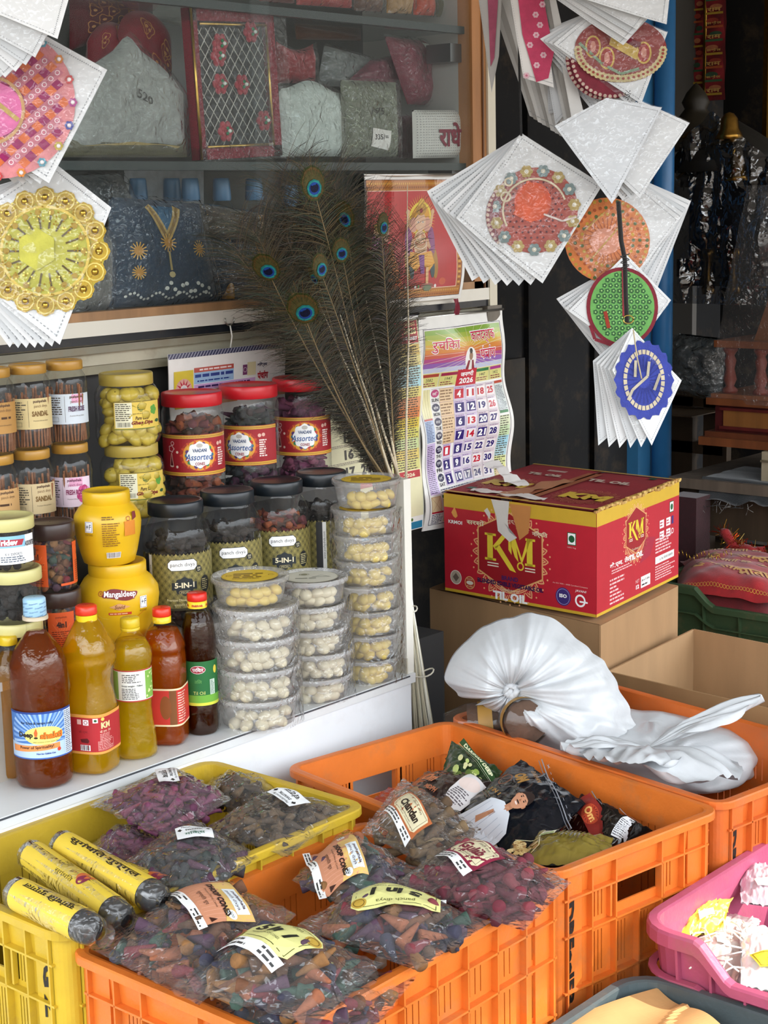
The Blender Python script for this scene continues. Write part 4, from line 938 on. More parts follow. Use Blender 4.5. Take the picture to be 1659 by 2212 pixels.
quadbag('cone_bag', 'clear bag of dark red Gulab cones with cream label', 'bag', [(1010, 1800), (1235, 1905), (1130, 2010), (850, 1905)], Z+.006, .034, 'red', 44, seed=9, lsc=1.5, printfn=lab_gulab('Gulab', '8a2440', '7c1c34'), lab=(.36, .52, -.50), indiv=True, conelabel='dark red incense cone in the Gulab bag')
quadbag('cone_bag', 'clear bag of dark cones with upside-down 5 in 1 label', 'bag', [(800, 1905), (1062, 1990), (900, 2095), (640, 2000)], Z+.008, .036, 'mix', 44, seed=10, lsc=1.75, printfn=lab_5in1(1), lab=(.48, .58, 3.75), indiv=True, conelabel='coloured incense cone in the bag with the upside-down label')
quadbag('cone_bag', 'large clear cone bag with brown DHOOP CONES label at the yellow crate corner', 'bag', [(450, 1885), (640, 1975), (430, 2170), (190, 2045)], Z+.01, .040, 'mix', 48, seed=11, lsc=1.55, printfn=lab_dhoop, lab=(.52, .62, -.42), indiv=True, conelabel='coloured incense cone in the large bag beside the yellow crate')
quadbag('cone_bag', 'clear bag of tan, red and green cones with upright 5 in 1 label, frontmost', 'bag', [(550, 1990), (830, 2080), (680, 2215), (375, 2130)], Z+.022, .042, 'mix', 46, seed=13, lsc=1.75, printfn=lab_5in1(0), lab=(.42, .58, -.40), indiv=True, conelabel='coloured incense cone in the frontmost 5 in 1 bag')
for o in COL.objects:
    if o.get('group', '').endswith(' group'): o['group'] = 'cones: '+o['group'][:-6]
# foil rolls
def roll(label, a, b, z, r, words, flip=False, turn=0, cc='d9bb3c'):
    pa, pb = az(a[0], a[1], z), az(b[0], b[1], z); c = (pa+pb)/2; d = pb-pa; Lr = d.length/2
    t = thing('dhoop_roll', label, 'roll', c, 0); t.rotation_euler = (0, 0, atan2(d.y, d.x))
    # local x along the roll
    m = MB(); Mx = Matrix.Rotation(pi/2, 4, 'Y')
    m.lathe([(.001, -Lr), (r*.55, -Lr+.001), (r*.93, -Lr+.008), (r, -Lr+.016), (r, Lr-.022), (r*.95, Lr-.014), (r*.8, Lr-.006), (r*.35, Lr), (.001, Lr+.002)], '17181a', 28, Mx, rib=lambda a, z: 1+.035*noise.noise(Vector((cos(a)*4, sin(a)*4, z*60)))); m.build('black_core', 'blackwrap', t)
    mp = lambda u, v, h: (lambda a: Vector((u, -(r+.0008+h)*sin(a+turn)*1, (r+.0008+h)*cos(a+turn))))(-v/r)
    pr = Print('x', mp, .008)
    n = 24; W = Lr-.026
    for i in range(n):
        v0 = -pi*r+2*pi*r*i/n; pr.rect(-W-.006, v0, W, v0+2*pi*r/n, cc, 1)
    for x in (-W-.003, W-.003): pr.rect(x-.0006, -r*1.4, x+.0006, r*1.4, 'a88a24', 2)
    words(pr, W); pr.build('paper_wrapper', t)
    f = MB(); f.lathe([(r*.5, -Lr-.004), (r*1.03, -Lr+.008), (r*1.06, 0), (r*1.04, Lr-.02), (r*.9, Lr), (r*.4, Lr+.010), (r*.7, Lr+.022)], 'ffffff', 28, Mx, cap=False, rib=lambda a, z: 1+.05*noise.noise(Vector((cos(a)*3, sin(a)*3, z*40)))); f.build('film', 'film', t)
    return t
def w1(pr, W): pr.text('सुगंधित गुग्गल', 0, -.004, W*1.7, .013, '2e2408', 3, bold=.03); pr.poly([(-.02+.022*cos(a)*(1+.15*cos(a*6)), .018+.010*sin(a)*(1+.15*cos(a*6))) for a in [2*pi*i/40 for i in range(40)]], 'ecece8', 3); pr.text('panch divya', -.02, .018, .034, .005, '3a3020', 5)
def w2(pr, W):
    for i in range(5): pr.ring(-.03+i*.004, .004+(i % 2)*.008, .008-i*.001, .0008, '6c5c18', 3)
    pr.disc(.035, .004, .014, 'c8642c', 3); pr.disc(.040, -.004, .010, '7c2440', 4); pr.text('सुगंधित', .0, -.014, .05, .009, '4a3c10', 3)
def w3(pr, W): pr.text('सुगंधित गुग्गल', 0, -.004, W*1.7, .012, '2e2408', 3, bold=.03, rot=pi); pr.text('धूप', .035, .012, .02, .009, '2e2408', 3, rot=pi); pr.text('panch divya', -.012, .018, .03, .006, '8c7a30', 3, rot=pi)
roll('yellow foil roll lettered in black, farthest of the rolls in the yellow crate', (128, 1822), (345, 1945), .618, .021, w1)
roll('yellow dhoop roll with flower print, the middle one, glinting plastic', (62, 1842), (265, 1985), .612, .021, w2)
roll('yellow dhoop roll with upside-down black lettering at the near corner of the yellow crate', (28, 1925), (205, 2012), .625, .021, w3)
roll('dhoop roll mostly hidden under the farthest lettered roll', (250, 1888), (355, 1925), .598, .020, w2)
o = STUFF.build('incense_cones', 'cone'); tag(o, 'heaped small incense cones filling the jars and the bottoms of the clear bags', 'incense cones', kind='stuff')
# ================================================================ calendars and poster
def sheetmp(x0, x1, z0, z1, Y, rip):
    return (lambda u, v, h: Vector((u, Y-h-rip((u-x0)/(x1-x0), (v-z0)/(z1-z0)), v)))
def hang(name, label, cat, x0, x1, z0, z1, Y, rip, draw, rail=None, group=None):
    t = thing(name, label, cat, ((x0+x1)/2, Y, z1)); o = Vector(((x0+x1)/2, Y, z1)); f = sheetmp(x0, x1, z0, z1, Y, rip)
    m = MB(); m.grid(lambda a, b: f(x0+(x1-x0)*a, z0+(z1-z0)*b, 0)-o, 30, 40, 'f2f1ec'); m.grid(lambda a, b: f(x0+(x1-x0)*a, z0+(z1-z0)*b, -.0018)-o, 12, 20, 'e6e4de'); m.build('sheets', 'paper', t)
    pr = Print('x', lambda u, v, h: f(u+(x0+x1)/2, v+(z0+z1)/2, h+.0006)-o, .014, both=True); draw(pr, x1-x0, z1-z0); pr.build('print', t, 'glosspaper')
    if rail: m = MB(); m.tube([f(x0-.002, z1, .001)-o, f((x0+x1)/2, z1, .001)-o, f(x1+.002, z1, .001)-o], .003, rail, 8); m.build('top_strip', 'steel', t)
    return t
def cal2(pr, W, H):
    w, h = W/2, H/2
    pr.frame(-w+.012, -h+.012, w-.012, h-.026, .0012, '2a2240', 1)
    x0, x1 = -w+.016, w-.016; top = h-.030
    ban = top-.095
    pr.rect(x0, ban, x1, top, 'c98a3c', 1)
    for i in range(9): pr.rect(x0, ban+.095*i/9, x1, ban+.095*(i+1)/9, ['c9cfe8', '9a6cb8', 'b8508c', 'd0604c', 'dc8a3c', 'dcae44', 'c9c04c', 'a8b848', '8aae44'][i], 2)
    for i in range(24): a = pi*i/24*2; pr.line([(.02*cos(a), ban+.04+.02*sin(a)), (max(x0, min(x1, .16*cos(a))), max(ban, min(top, ban+.04+.07*sin(a))))], .0008, 'f0e2c0', 3)
    for (t, x, y, ww, hh) in (('रुचिका', -.080, ban+.060, .092, .032), ('कालदर्शक', .068, ban+.068, .105, .030), ('पंचांग', .080, ban+.033, .070, .028)):
        pr.text(t, x, y, ww+.004, hh+.004, 'ffffff', 4, bold=.05); pr.text(t, x, y, ww, hh, 'cf2448', 6, bold=.01)
    pr.disc(.006, ban+.024, .021, 'f6f4f0', 4, ry=.026); pr.disc(.006, ban+.030, .007, '9c7458', 5, ry=.010); pr.disc(.006, ban+.041, .006, '241c18', 6, ry=.006); pr.poly([(-.010, ban+.0), (-.004, ban+.020), (.016, ban+.020), (.022, ban+.0)], '8c2434', 5); pr.poly([(.0, ban+.0), (.003, ban+.020), (.009, ban+.020), (.012, ban+.0)], 'f0ece6', 6)
    # heading cells
    y = ban-.034; cw = (x1-x0)/5
    for i, (c, n_) in enumerate((('b04a3c', '2082'), ('a03050', '1947'), (None, ''), ('2f7d46', '1447'), ('b0408c', '1432'))):
        a = x0+i*cw
        if c: pr.rect(a+.001, y+.001, a+cw-.001, ban-.001, 'e2dc8c', 1); pr.rect(a+.004, ban-.010, a+cw-.003, ban-.003, c, 2); pr.text(n_, a+cw/2, y+.017, .022, .007, '3a3a3a', 3); pr.para(a+.006, y+.002, a+cw-.006, y+.012, 2, '8a3c44', 3)
        else: pr.rect(a-.004, y-.003, a+cw+.004, ban+.001, 'c41c34', 2); pr.text('जनवरी', a+cw/2, y+.024, .044, .013, 'ffffff', 4, bold=.03); pr.text('2026', a+cw/2, y+.008, .046, .013, 'ffffff', 4, bold=.03)
    g1 = y-.004; g0 = -h+.092; rh = (g1-g0)/7; lx = x0+.040; cx = x0+.108
    pr.rect(x0+.002, g1-rh*2, lx-.004, g1, 'e6dfa8', 1); pr.rect(x0+.002, g1-rh*3.7, lx-.004, g1-rh*2.05, 'b9cbe8', 1); pr.rect(x0+.002, g0-.012, lx-.004, g1-rh*3.75, 'd2bfe6', 1)
    pr.rect(x0+.003, g1-rh*2.15, lx-.006, g1-rh*2.02, 'c0503c', 2); pr.para(x0+.004, g1-rh*3.7, lx-.006, g1-rh*2.2, 14, '3a4470', 2); pr.para(x0+.004, g0-.01, lx-.006, g1-rh*3.9, 26, '4a3a60', 2)
    for q in (1, 2, 3): pr.rect(x0+.002+q*.0085, g1-rh*2, x0+.0026+q*.0085, g1, '9c8c5c', 2)
    rx = x1-.040
    pr.rect(rx+.003, g1-rh*2.2, x1-.001, g1-.006, 'dfe8e4', 1); pr.para(rx+.004, g1-rh*2.2, x1-.002, g1-.01, 18, '556', 2) if 0 else pr.para(rx+.004, g1-rh*2.2, x1-.002, g1-.01, 18, '555566', 2); pr.rect(rx+.003, g1-.006, x1-.001, g1, 'c0503c', 2)
    for i in range(6): pr.rect(rx+.003, g0-.004+i*(rh*4.6/6), x1-.001, g0-.004+(i+1)*(rh*4.6/6), ['e6e08c', 'dfe6a0', 'b9dfe6', 'a8dcec', 'cfe6b8', 'dce6c0'][i], 1)
    pr.para(rx+.004, g0, x1-.002, g0+rh*4.5, 26, '555544', 2); pr.rect(rx+.005, g0+rh*4.65, x1-.003, g0+rh*4.85, '2f7d46', 2)
    days = ['SUN', 'MON', 'TUE', 'WED', 'THU', 'FRI', 'SAT']; hin = ['रवि', 'सोम', 'मंगल', 'बुध', 'गुरु', 'शुक्र', 'शनि']
    gw = (rx-cx)/4
    for r in range(7):
        yt = g1-r*rh
        pr.rect(lx, yt-.0005, rx, yt, '7a3c8c', 3); c = 'b83070' if r == 0 else '2a2a4c'
        pr.disc(lx+.012, yt-rh*.33, .012, c, 2, ry=.009); pr.text(hin[r], lx+.012, yt-rh*.33, .016, .008, 'ffffff', 4); pr.text(days[r], lx+.012, yt-rh*.80, .021, .008, '2a2a3a', 3, bold=.02)
        for c_ in range(5):
            d = r-3+7*(c_-0) if r >= 4 else r+4+7*(c_-1)
            if c_ == 0 and r < 4:
                pr.rect(lx+.026, yt-rh, cx-.0, yt, 'e6c9a0', 1); pr.para(lx+.028, yt-rh+.002, cx-.002, yt-.003, 4, '8a6a4c', 2); continue
            if d < 1 or d > 31: continue
            bx = (lx+.027 if c_ == 0 else cx+(c_-1)*gw)+.003; bw = gw-.007 if c_ else gw-.009
            red = d in (1, 4, 13, 14, 23, 26, 11, 18, 25)
            st = d in (1, 4, 5, 6, 7, 8, 9, 10, 17, 2, 3, 12, 20, 21)
            pr.rect(bx-.002, yt-rh+.001, bx+bw+.003, yt-.001, 'd9c9e6' if c_ < 3 else 'e2d3d8', 1)
            bc = ('c41c34' if red else '2c2270'); pr.rect(bx+.001, yt-rh+.004, bx+bw, yt-.006, bc if st else 'f4f0f0', 2); pr.text(str(d), bx+bw/2, yt-rh*.54, bw*.82 if d > 9 else bw*.42, rh*.5, 'ffffff' if st else bc, 4, bold=.04)
            pr.para(bx, yt-.005, bx+bw, yt-.002, 1, '6a4a80', 3)
    pr.para(lx, g0-.012, rx, g0-.002, 2, '4a4a6a', 2)
    yy = g0-.016
    pr.rect(lx, yy-.006, lx+.045, yy, '2f7d46', 2); pr.rect(lx+.046, yy-.006, lx+.10, yy, 'b8243c', 2); pr.rect(lx+.10, yy-.006, rx, yy, '2a86b8', 2)
    pr.rect(lx, -h+.016, lx+.045, yy-.007, 'e6e6b0', 1); pr.rect(lx+.046, -h+.016, rx, yy-.007, 'e0e8c4', 1); pr.para(lx+.002, -h+.040, lx+.044, yy-.008, 4, '4a6a4a', 2); pr.para(lx+.048, -h+.018, rx-.002, yy-.008, 8, '5a5a4a', 2)
    for bx, by in ((x0+.018, yy-.018), (x1-.018, yy+.012)): pr.rect(bx-.016, by-.018, bx+.016, by+.018, 'e6d3a8', 2); pr.frame(bx-.015, by-.017, bx+.015, by+.017, .0005, 'a05a3c', 3); pr.line([(bx-.015, by-.017), (bx+.015, by+.017)], .0005, 'a05a3c', 3); pr.line([(bx-.015, by+.017), (bx+.015, by-.017)], .0005, 'a05a3c', 3)
    pr.rect(x0+.002, -h+.038, lx-.002, -h+.042, 'b8243c', 3); pr.para(x0+.003, -h+.014, lx-.003, -h+.037, 6, '333355', 3)
hang('wall_calendar', 'tall pink and yellow January 2026 calendar hanging nearest the doorway', 'calendar', 2.818, 3.140, .775, 1.252, YW-.022, lambda a, b: .010*sin(a*5+b*7)+.018*(1-b)**2*a+.006*sin(b*17), cal2, 'c9c9c4')
def cal1(pr, W, H):
    w, h = W/2, H/2
    pr.rect(-w+.004, -h+.030, w-.004, h-.012, 'eee9c0', 1); pr.rect(-w, h-.004, w, h, '2a2c50', 2); pr.para(-w+.004, h-.011, w-.004, h-.005, 1, '4a4a7a', 2)
    pr.rect(-w+.006, h-.062, w-.008, h-.014, 'b8182c', 2); pr.text('जनवरी', w-.035, h-.021, .040, .009, 'f2e2a0', 4, bold=.02); pr.text('2026', w-.034, h-.036, .042, .014, 'f6ecb0', 4, bold=.05); pr.text('JANUARY', w-.036, h-.053, .050, .010, 'ffffff', 4, bold=.05)
    pr.disc(-.0+.022, h-.030, .026, 'c4283c', 3, ry=.016); pr.text('पंचांग', .02, h-.034, .03, .012, 'f6d8d8', 5, bold=.03)
    pr.rect(-w+.006, h-.076, .035, h-.063, '2c7a3c', 2)
    cx = .034; bot = -h+.135
    cols = ['e8c76a', 'e6d890', 'b9dfe0', 'b0dce4', 'e8d880', 'eaa070', 'e88c50', 'e6cc4c', 'e2dc6c', 'd2e0a0', 'e8d070', 'dcd884']
    for i in range(12): pr.rect(cx+.030, bot+(h-.065-bot)*(11-i)/12, w-.008, bot+(h-.065-bot)*(12-i)/12, cols[i], 2)
    pr.para(cx+.032, bot, w-.010, h-.068, 52, '5a4c3c', 3, fill=.5, rag=.12)
    rh = (h-.078-bot)/7
    for r in range(7):
        yt = h-.078-r*rh
        for c_, d in enumerate((11+r, 18+r, 25+r)):
            x = -.075+c_*.050
            if (r == 1 and c_ == 2): pr.rect(x-.012, yt-rh*.75, x+.014, yt-.008, '3a6ea0', 3); pr.rect(x-.012, yt-rh*.5, x+.014, yt-rh*.35, 'c85040', 4); pr.disc(x, yt-rh*.4, .007, 'f0e6e0', 5, ry=.005)
            else: pr.text(str(d), x, yt-rh*.42, .030, rh*.58, 'c8202c' if r == 0 else '1a1a18', 4, bold=.05)
        pr.para(-w+.008, yt-rh+.001, cx+.024, yt-rh*.82, 2, '6a5a5a', 3); pr.rect(-w+.006, yt-rh, cx+.028, yt-rh+.0005, '9a8a6a', 3)
    pr.rect(-w+.006, bot-.018, w-.010, bot-.002, 'b8182c', 3); pr.text('फरवरी - 2026', .085, bot-.010, .10, .010, 'f6e8c8', 5, bold=.03)
    for r in range(7):
        for c_ in range(4): d = 1+r+7*c_; pr.text(str(d), -.002+c_*.034, bot-.026-r*.0135, .019 if d > 9 else .009, .0105, 'c8202c' if r == 0 else '15151a', 4, bold=.05)
    pr.rect(-w+.004, -h+.002, w-.008, -h+.018, '2f86ac', 3); pr.para(.0, -h+.004, w-.02, -h+.016, 2, 'b8dce8', 4)
    for i in range(8): pr.disc(.02+i*.014, -h+.0235, .004, ('a0342c', '5a7a3c')[i % 2], 3, 7)
hang('wall_calendar', 'yellow and red January 2026 calendar half hidden by the peacock feathers', 'calendar', 2.498, 2.822, .785, 1.262, YW-.020, lambda a, b: .004*sin(a*4+b*5)+.008*(1-b)*a+.004*sin(b*11), cal1, '2a2c40')
def cal3(pr, W, H):
    w, h = W/2, H/2
    pr.rect(-w, h-.010, w, h, '4a4c66', 2)
    for i in range(40): pr.line([(-w+i*W/40, h-.010), (-w+(i+1)*W/40, h-.0005)], .0012, 'c9ccda', 3)
    y = h-.030
    pr.rect(-w+.012, y-.075, -w+.062, y-.004, 'e0c840', 2); pr.disc(-w+.037, y-.040, .021, 'e6b0a0', 3, 28); 
    for i in range(12): a = 2*pi*i/12; pr.poly([(-w+.037+.010*cos(a-.22), y-.040+.010*sin(a-.22)), (-w+.037+.021*cos(a), y-.040+.021*sin(a)), (-w+.037+.010*cos(a+.22), y-.040+.010*sin(a+.22))], 'c0304a', 4)
    pr.disc(-w+.037, y-.040, .009, 'f0e0dc', 5, 20); pr.disc(-w+.037, y-.040, .0065, 'd8d8dc', 6, 20)
    x0 = -w+.064
    pr.rect(x0, y-.010, x0+.105, y-.001, 'c0584c', 2); pr.para(x0+.014, y-.009, x0+.10, y-.002, 1, 'f6e4e0', 3, rag=.05)
    pr.rect(x0, y-.032, x0+.105, y-.0105, 'a0c4e4', 2); pr.para(x0+.002, y-.022, x0+.103, y-.012, 1, '22448c', 3, fill=.6, rag=.02); pr.para(x0+.008, y-.030, x0+.095, y-.024, 1, '22448c', 3, rag=.02)
    pr.rect(x0, y-.044, x0+.165, y-.033, 'd2a8d6', 2); pr.para(x0+.010, y-.042, x0+.15, y-.035, 1, '3a2a60', 3, fill=.55, rag=.02)
    pr.rect(x0, y-.048, w, y-.0455, 'b8683c', 3); pr.rect(x0, y-.075, w, y-.050, 'd0905c', 2); pr.para(x0+.016, y-.064, x0+.11, y-.055, 1, '5a3a30', 3, fill=.6, rag=.02)
    pr.rect(x0+.114, y-.075, x0+.152, y-.052, 'f0eee8', 3); pr.rect(x0+.125, y-.064, x0+.146, y-.058, '8c2434', 4); pr.rect(x0+.155, y-.064, x0+.182, y-.046, 'b8784c', 4); pr.text('हिन्दी', x0+.168, y-.055, .020, .011, '2a1a14', 5, bold=.03)
    pr.rect(x0+.130, y-.026, x0+.142, y-.006, '7c4470', 3); pr.ring(x0+.136, y-.016, .005, .001, 'e6d0e0', 4); pr.rect(x0+.143, y-.028, x0+.166, y-.002, 'e6dcb0', 2)
    pr.text('पंचांग', x0+.186, y-.030, .030, .016, 'b8202c', 4, bold=.04); pr.text('विक्रम', x0+.184, y-.010, .028, .010, '26264c', 4, bold=.03)
hang('wall_calendar', 'lilac-topped white panchang calendar behind the red-lidded jars', 'calendar', 2.085, 2.40, .98, 1.232, YW-.018, lambda a, b: .004*(1-a)*3*(1-b)+.003*sin(b*8), cal3)
def poster(pr, W, H):
    w, h = W/2, H/2
    def bx(x0, y0, x1, y1, c, l): pr.rect(-w+W*x0, -h+H*y0, -w+W*x1, -h+H*y1, c, l)
    X = lambda x: -w+W*x
    Y = lambda y: -h+H*y
    bx(.0, .03, .97, .965, '5a2414', 1); bx(.008, .035, .963, .96, 'b8742c', 2); bx(.01, .10, .92, .88, 'f0d8c0', 3); bx(.012, .105, .915, .875, 'b8282c', 4)
    for i in range(50):
        pr.rect(X(.01+i*.019), Y(.895), X(.018+i*.019), Y(.912), '7c3c14', 3); pr.rect(X(.01+i*.019), Y(.925), X(.018+i*.019), Y(.942), 'e0b050', 3)
        pr.rect(X(.01+i*.019), Y(.045), X(.018+i*.019), Y(.058), '7c3c14', 3); pr.rect(X(.01+i*.019), Y(.072), X(.018+i*.019), Y(.085), 'e0b050', 3)
    for i in range(36): pr.rect(X(.93), Y(.11+i*.021), X(.955), Y(.12+i*.021), 'e0b050' if i % 2 else '7c3c14', 3)
    cx = .56; hy = .66
    # rays, halo, generic seated elephant-headed deity in festive colours
    for i in range(44): a = 2*pi*i/44; pr.poly([(X(cx)+.026*cos(a-.05), Y(hy)+.026*sin(a-.05)), (X(cx)+.052*cos(a), Y(hy)+.052*sin(a)), (X(cx)+.026*cos(a+.05), Y(hy)+.026*sin(a+.05))], 'e8b83c', 5)
    pr.disc(X(cx), Y(hy), .036, 'e8cc44', 6, 32); pr.disc(X(cx), Y(hy), .030, 'd89c2c', 7, 28)
    for s_ in (-1, 1):
        pr.disc(X(cx)+s_*.036, Y(.47), .012, '8a4a7c', 6, ry=.034); pr.disc(X(cx)+s_*.044, Y(.30), .010, 'a8781c', 6, ry=.034); pr.disc(X(cx)+s_*.034, Y(.27), .008, '28464c', 7, ry=.024)
        pr.line([(X(cx)+s_*.014, Y(.56)), (X(cx)+s_*.034, Y(.60)), (X(cx)+s_*.040, Y(.70))], .008, 'd9ac84', 8); pr.disc(X(cx)+s_*.040, Y(.71), .006, 'd9ac84', 8)
        pr.line([(X(cx)+s_*.014, Y(.50)), (X(cx)+s_*.030, Y(.42)), (X(cx)+s_*.022, Y(.50))], .008, 'd0a078', 9); pr.disc(X(cx)+s_*.022, Y(hy-.05), .013, 'd09c88', 8, ry=.016)
        pr.poly([(X(cx), Y(.38)), (X(cx)+s_*.034, Y(.40)), (X(cx)+s_*.042, Y(.30)), (X(cx)+s_*.022, Y(.24)), (X(cx), Y(.30))], 'dc9c2c', 9)
        for i in range(4): pr.line([(X(cx)+s_*.010, Y(.37-i*.022)), (X(cx)+s_*.036, Y(.365-i*.025))], .0009, 'f0c860', 10)
    pr.disc(X(cx), Y(.45), .022, 'd9b08c', 8, ry=.032); pr.disc(X(cx), Y(.46), .019, 'c49a70', 9, ry=.020)
    for i in range(3): pr.ring(X(cx), Y(.52-i*.03), .016+.002*i, .0016, ('e8d8a0', 'a8342c', 'e8e0d0')[i], 10, ry=.012)
    pr.disc(X(cx), Y(hy-.03), .017, 'dcb496', 9, ry=.020); pr.disc(X(cx), Y(hy+.07), .017, 'b88a34', 10, ry=.013); pr.disc(X(cx), Y(hy+.12), .010, 'd9ae48', 10, ry=.010); pr.disc(X(cx), Y(hy+.06), .005, '9c2434', 11)
    for s_ in (-1, 1): pr.disc(X(cx)+s_*.0075, Y(hy-.03), .0035, 'f4ece0', 10, ry=.002); pr.disc(X(cx)+s_*.0075, Y(hy-.03), .0015, '1a1410', 11)
    pr.line([(X(cx), Y(hy-.06)), (X(cx)+.001, Y(.54)), (X(cx)-.003, Y(.50)), (X(cx)+.003, Y(.47)), (X(cx)+.009, Y(.475))], .0075, 'e0bca0', 11)
    pr.poly([(X(cx)-.008, Y(.37)), (X(cx)+.010, Y(.37)), (X(cx)+.006, Y(.22)), (X(cx)-.006, Y(.22))], '7c3c8c', 10)
    pr.line([(X(cx)+.016, Y(.27)), (X(cx)+.014, Y(.14))], .009, 'dcb07c', 10); pr.disc(X(cx)+.016, Y(.12), .022, '9c5a50', 8, ry=.007); pr.disc(X(cx)+.016, Y(.105), .014, '6c7a5c', 9, ry=.007)
    # tiered pot and lamps
    for i, (rr_, yy) in enumerate(((.028, .16), (.022, .235), (.018, .29), (.013, .345), (.009, .39), (.005, .43))): pr.disc(X(.26), Y(yy), rr_, 'd8742c', 5+i, 24, ry=.013); pr.ring(X(.26), Y(yy), rr_, .001, 'eebc68', 6+i, ry=.013)
    for i in range(9): a = pi*i/8; pr.disc(X(.26)+.030*cos(a), Y(.115)+.008*sin(a), .007, 'e0622c', 12, 9, ry=.006)
    pr.disc(X(.84), Y(.60), .008, '6c2014', 5, ry=.005); pr.ring(X(.84), Y(.585), .009, .001, 'e0a870', 6, ry=.004); pr.line([(X(.84), Y(.62)), (X(.84), Y(.68))], .0014, 'f0d0b8', 5); pr.disc(X(.80), Y(.82), .008, 'c85c30', 5); pr.disc(X(.77), Y(.15), .011, 'c8502c', 5, ry=.008)
    pr.disc(X(.12), Y(.40), .022, '8a3c7c', 5, ry=.05); pr.disc(X(.12), Y(.56), .012, 'd9ac84', 6); pr.disc(X(.12), Y(.60), .012, 'd9ae48', 7, ry=.01); pr.disc(X(.20), Y(.58), .016, 'dca890', 6, ry=.03)
    for i in range(10): pr.disc(X(.38+i*.035), Y(.118), .004, ('e8e4e0', '5a8a4c', 'e0622c')[i % 3], 7, 8)
    bx(0, 0, .97, .028, 'f4f2ec', 2)
hang('deity_poster', 'creased red poster of a seated elephant-headed deity hanging over the glass', 'poster', 2.655, 2.975, 1.288, 1.560, YW-.014, lambda a, b: .003+.016*max(0, sin(b*pi))*max(0, a-.55)*2+.004*sin(a*14)*b+.003*sin(b*9), poster, 'f0eee8')
# hook, strings, ribbon
m = MB(); p = ay(496, 690, YW-.012); m.tube([p+Vector((cos(a)*.012, 0, sin(a)*.012)) for a in [pi*.9+i*pi*1.2/8 for i in range(9)]], .0016, 'b9b9b4', 6); tag(m.build('wall_hook', 'steel'), 'small metal hook on the white rail above the lilac calendar', 'hook')
m = MB(); a = p+Vector((0, -.001, -.012)); m.tube([a, a+Vector((.001, -.003, -.02)), a+Vector((0, .002, -.045))], .0016, 'e6e4dc', 6); tag(m.build('string', 'cloth'), 'white string from the metal hook to the lilac calendar', 'string')
m = MB(); a = ay(985, 645, YW-.022); m.grid(lambda s, t: a+Vector(((s-.5)*(.022-.008*t), -.001-.004*sin(s*5+t*4), -.036*t)), 6, 6, '7c1c30'); tag(m.build('ribbon', 'cloth'), 'dark red ribbon hanging below the poster corner', 'ribbon')
# ================================================================ peacock feathers
def feather(L, eye, seed, bend=.05, spread=.075, n=150):
    rnd = random.Random(seed); sh = MB(); C = lambda t: Vector((bend*t*t, -.02*t*t, L*t))
    sh.tube([C(i/14) for i in range(15)], lambda t: (.0019 if eye else .0012)*(1-t)+.0004, '94805e' if eye else '5c4a36', 6)
    b = MB(); t0 = .10
    for i in range(n):
        t = t0+(1-t0)*(i/n)**.85
        for s_ in (-1, 1):
            if rnd.random() < .08: continue
            p = C(t); ln = spread*min(1, .20+(t-.1)*1.6)*(1.1-.45*t)*rnd.uniform(.6, 1.15)
            if eye and t > .90: ln *= .7
            up = rnd.uniform(.6, 1.2)+(.9 if t > .93 else 0); yy = rnd.uniform(-.45, .45); w_ = rnd.uniform(.0005, .0009)
            col = rnd.choice(['2c2a18', '3a3220', '24301e', '4a3c28', '1c2418', '2a2020', '54462e'])
            if t > .78 and eye: col = rnd.choice(['3a3a1e', '4a4020', '2c3c24', '5a4a28', '23392a'])
            P = []; g = rnd.uniform(.6, 1.7)
            for k in range(5): q = k/4; P.append(p+Vector((s_*ln*q, yy*ln*q*.8, ln*up*(q-.35*q*q*g))))
            vs = []
            for k, v in enumerate(P): ww = w_*(1-.7*k/4); vs += [v+Vector((0, 0, ww)), v-Vector((0, 0, ww))]
            b.add(vs, [(2*k, 2*k+1, 2*k+3, 2*k+2) for k in range(4)], col)
    e = None
    if eye:
        c = C(.985)+Vector((0, -.005, -.012)); s = eye
        mp = lambda u, v, h: c+Vector((u*s, -h-.10*(u*u+v*v), v*s))
        e = Print('x', mp, .01, eps=.0004)
        for r1, r2, col, oy in ((.0205, .030, '3a4420', .002), (.0185, .027, '66502a', .002), (.0165, .0235, '54502c', .001), (.0125, .0148, '1f7f7c', -.006), (.0112, .0130, '2a9496', -.0063)): e.disc(0, oy, r1, col, 1+int((.032-r2)*400), 26, ry=r2, wob=.03, k=9)
        e.disc(0, -.006, .0092, '1c489c', 9, 22, ry=.0105); e.poly([(.0070*cos(a), -.0048+.0078*sin(a)-(.003 if abs(a-pi/2) < .5 else 0)) for a in [2*pi*i/22 for i in range(22)]], '0a1032', 10)
        for i in range(46):   # fine barbs overlapping the eye's rim
            a = pi*(.5+1.9*(i/45-.5)); q0 = .014; q1 = rnd.uniform(.030, .046)
            e.line([(q0*cos(a), q0*1.2*sin(a)), (q1*cos(a), q1*1.15*sin(a)+.006)], .0006, rnd.choice(['3a4420', '54462a', '2c3a22', '6a5430']), 4+(i % 3)*5)
    return sh, b, e
FV = []
def mkfeather(label, L, eye, seed, group=None, bend=.05, spread=.075):
    t = thing('peacock_feather', label, 'feather', (0, 0, 0), 0, group); sh, b, e = feather(L, eye, seed, bend, spread)
    sh.build('shaft', 'plastic', t); b.build('barbs', 'barb', t)
    if e: e.build('eye', t, 'eyefeather')
    return t
def aim(t, base, tip, roll=0, L=.6):
    d = (tip-base); s = d.length/L; z = d.normalized(); back = Vector((cos(YAW), sin(YAW), 0)); y = (back-z*back.dot(z)).normalized(); x = y.cross(z)
    M = Matrix((x, y, z)).transposed() @ Matrix.Rotation(roll, 3, 'Z')
    t.matrix_world = Matrix.Translation(base) @ M.to_4x4() @ Matrix.Scale(s, 4)
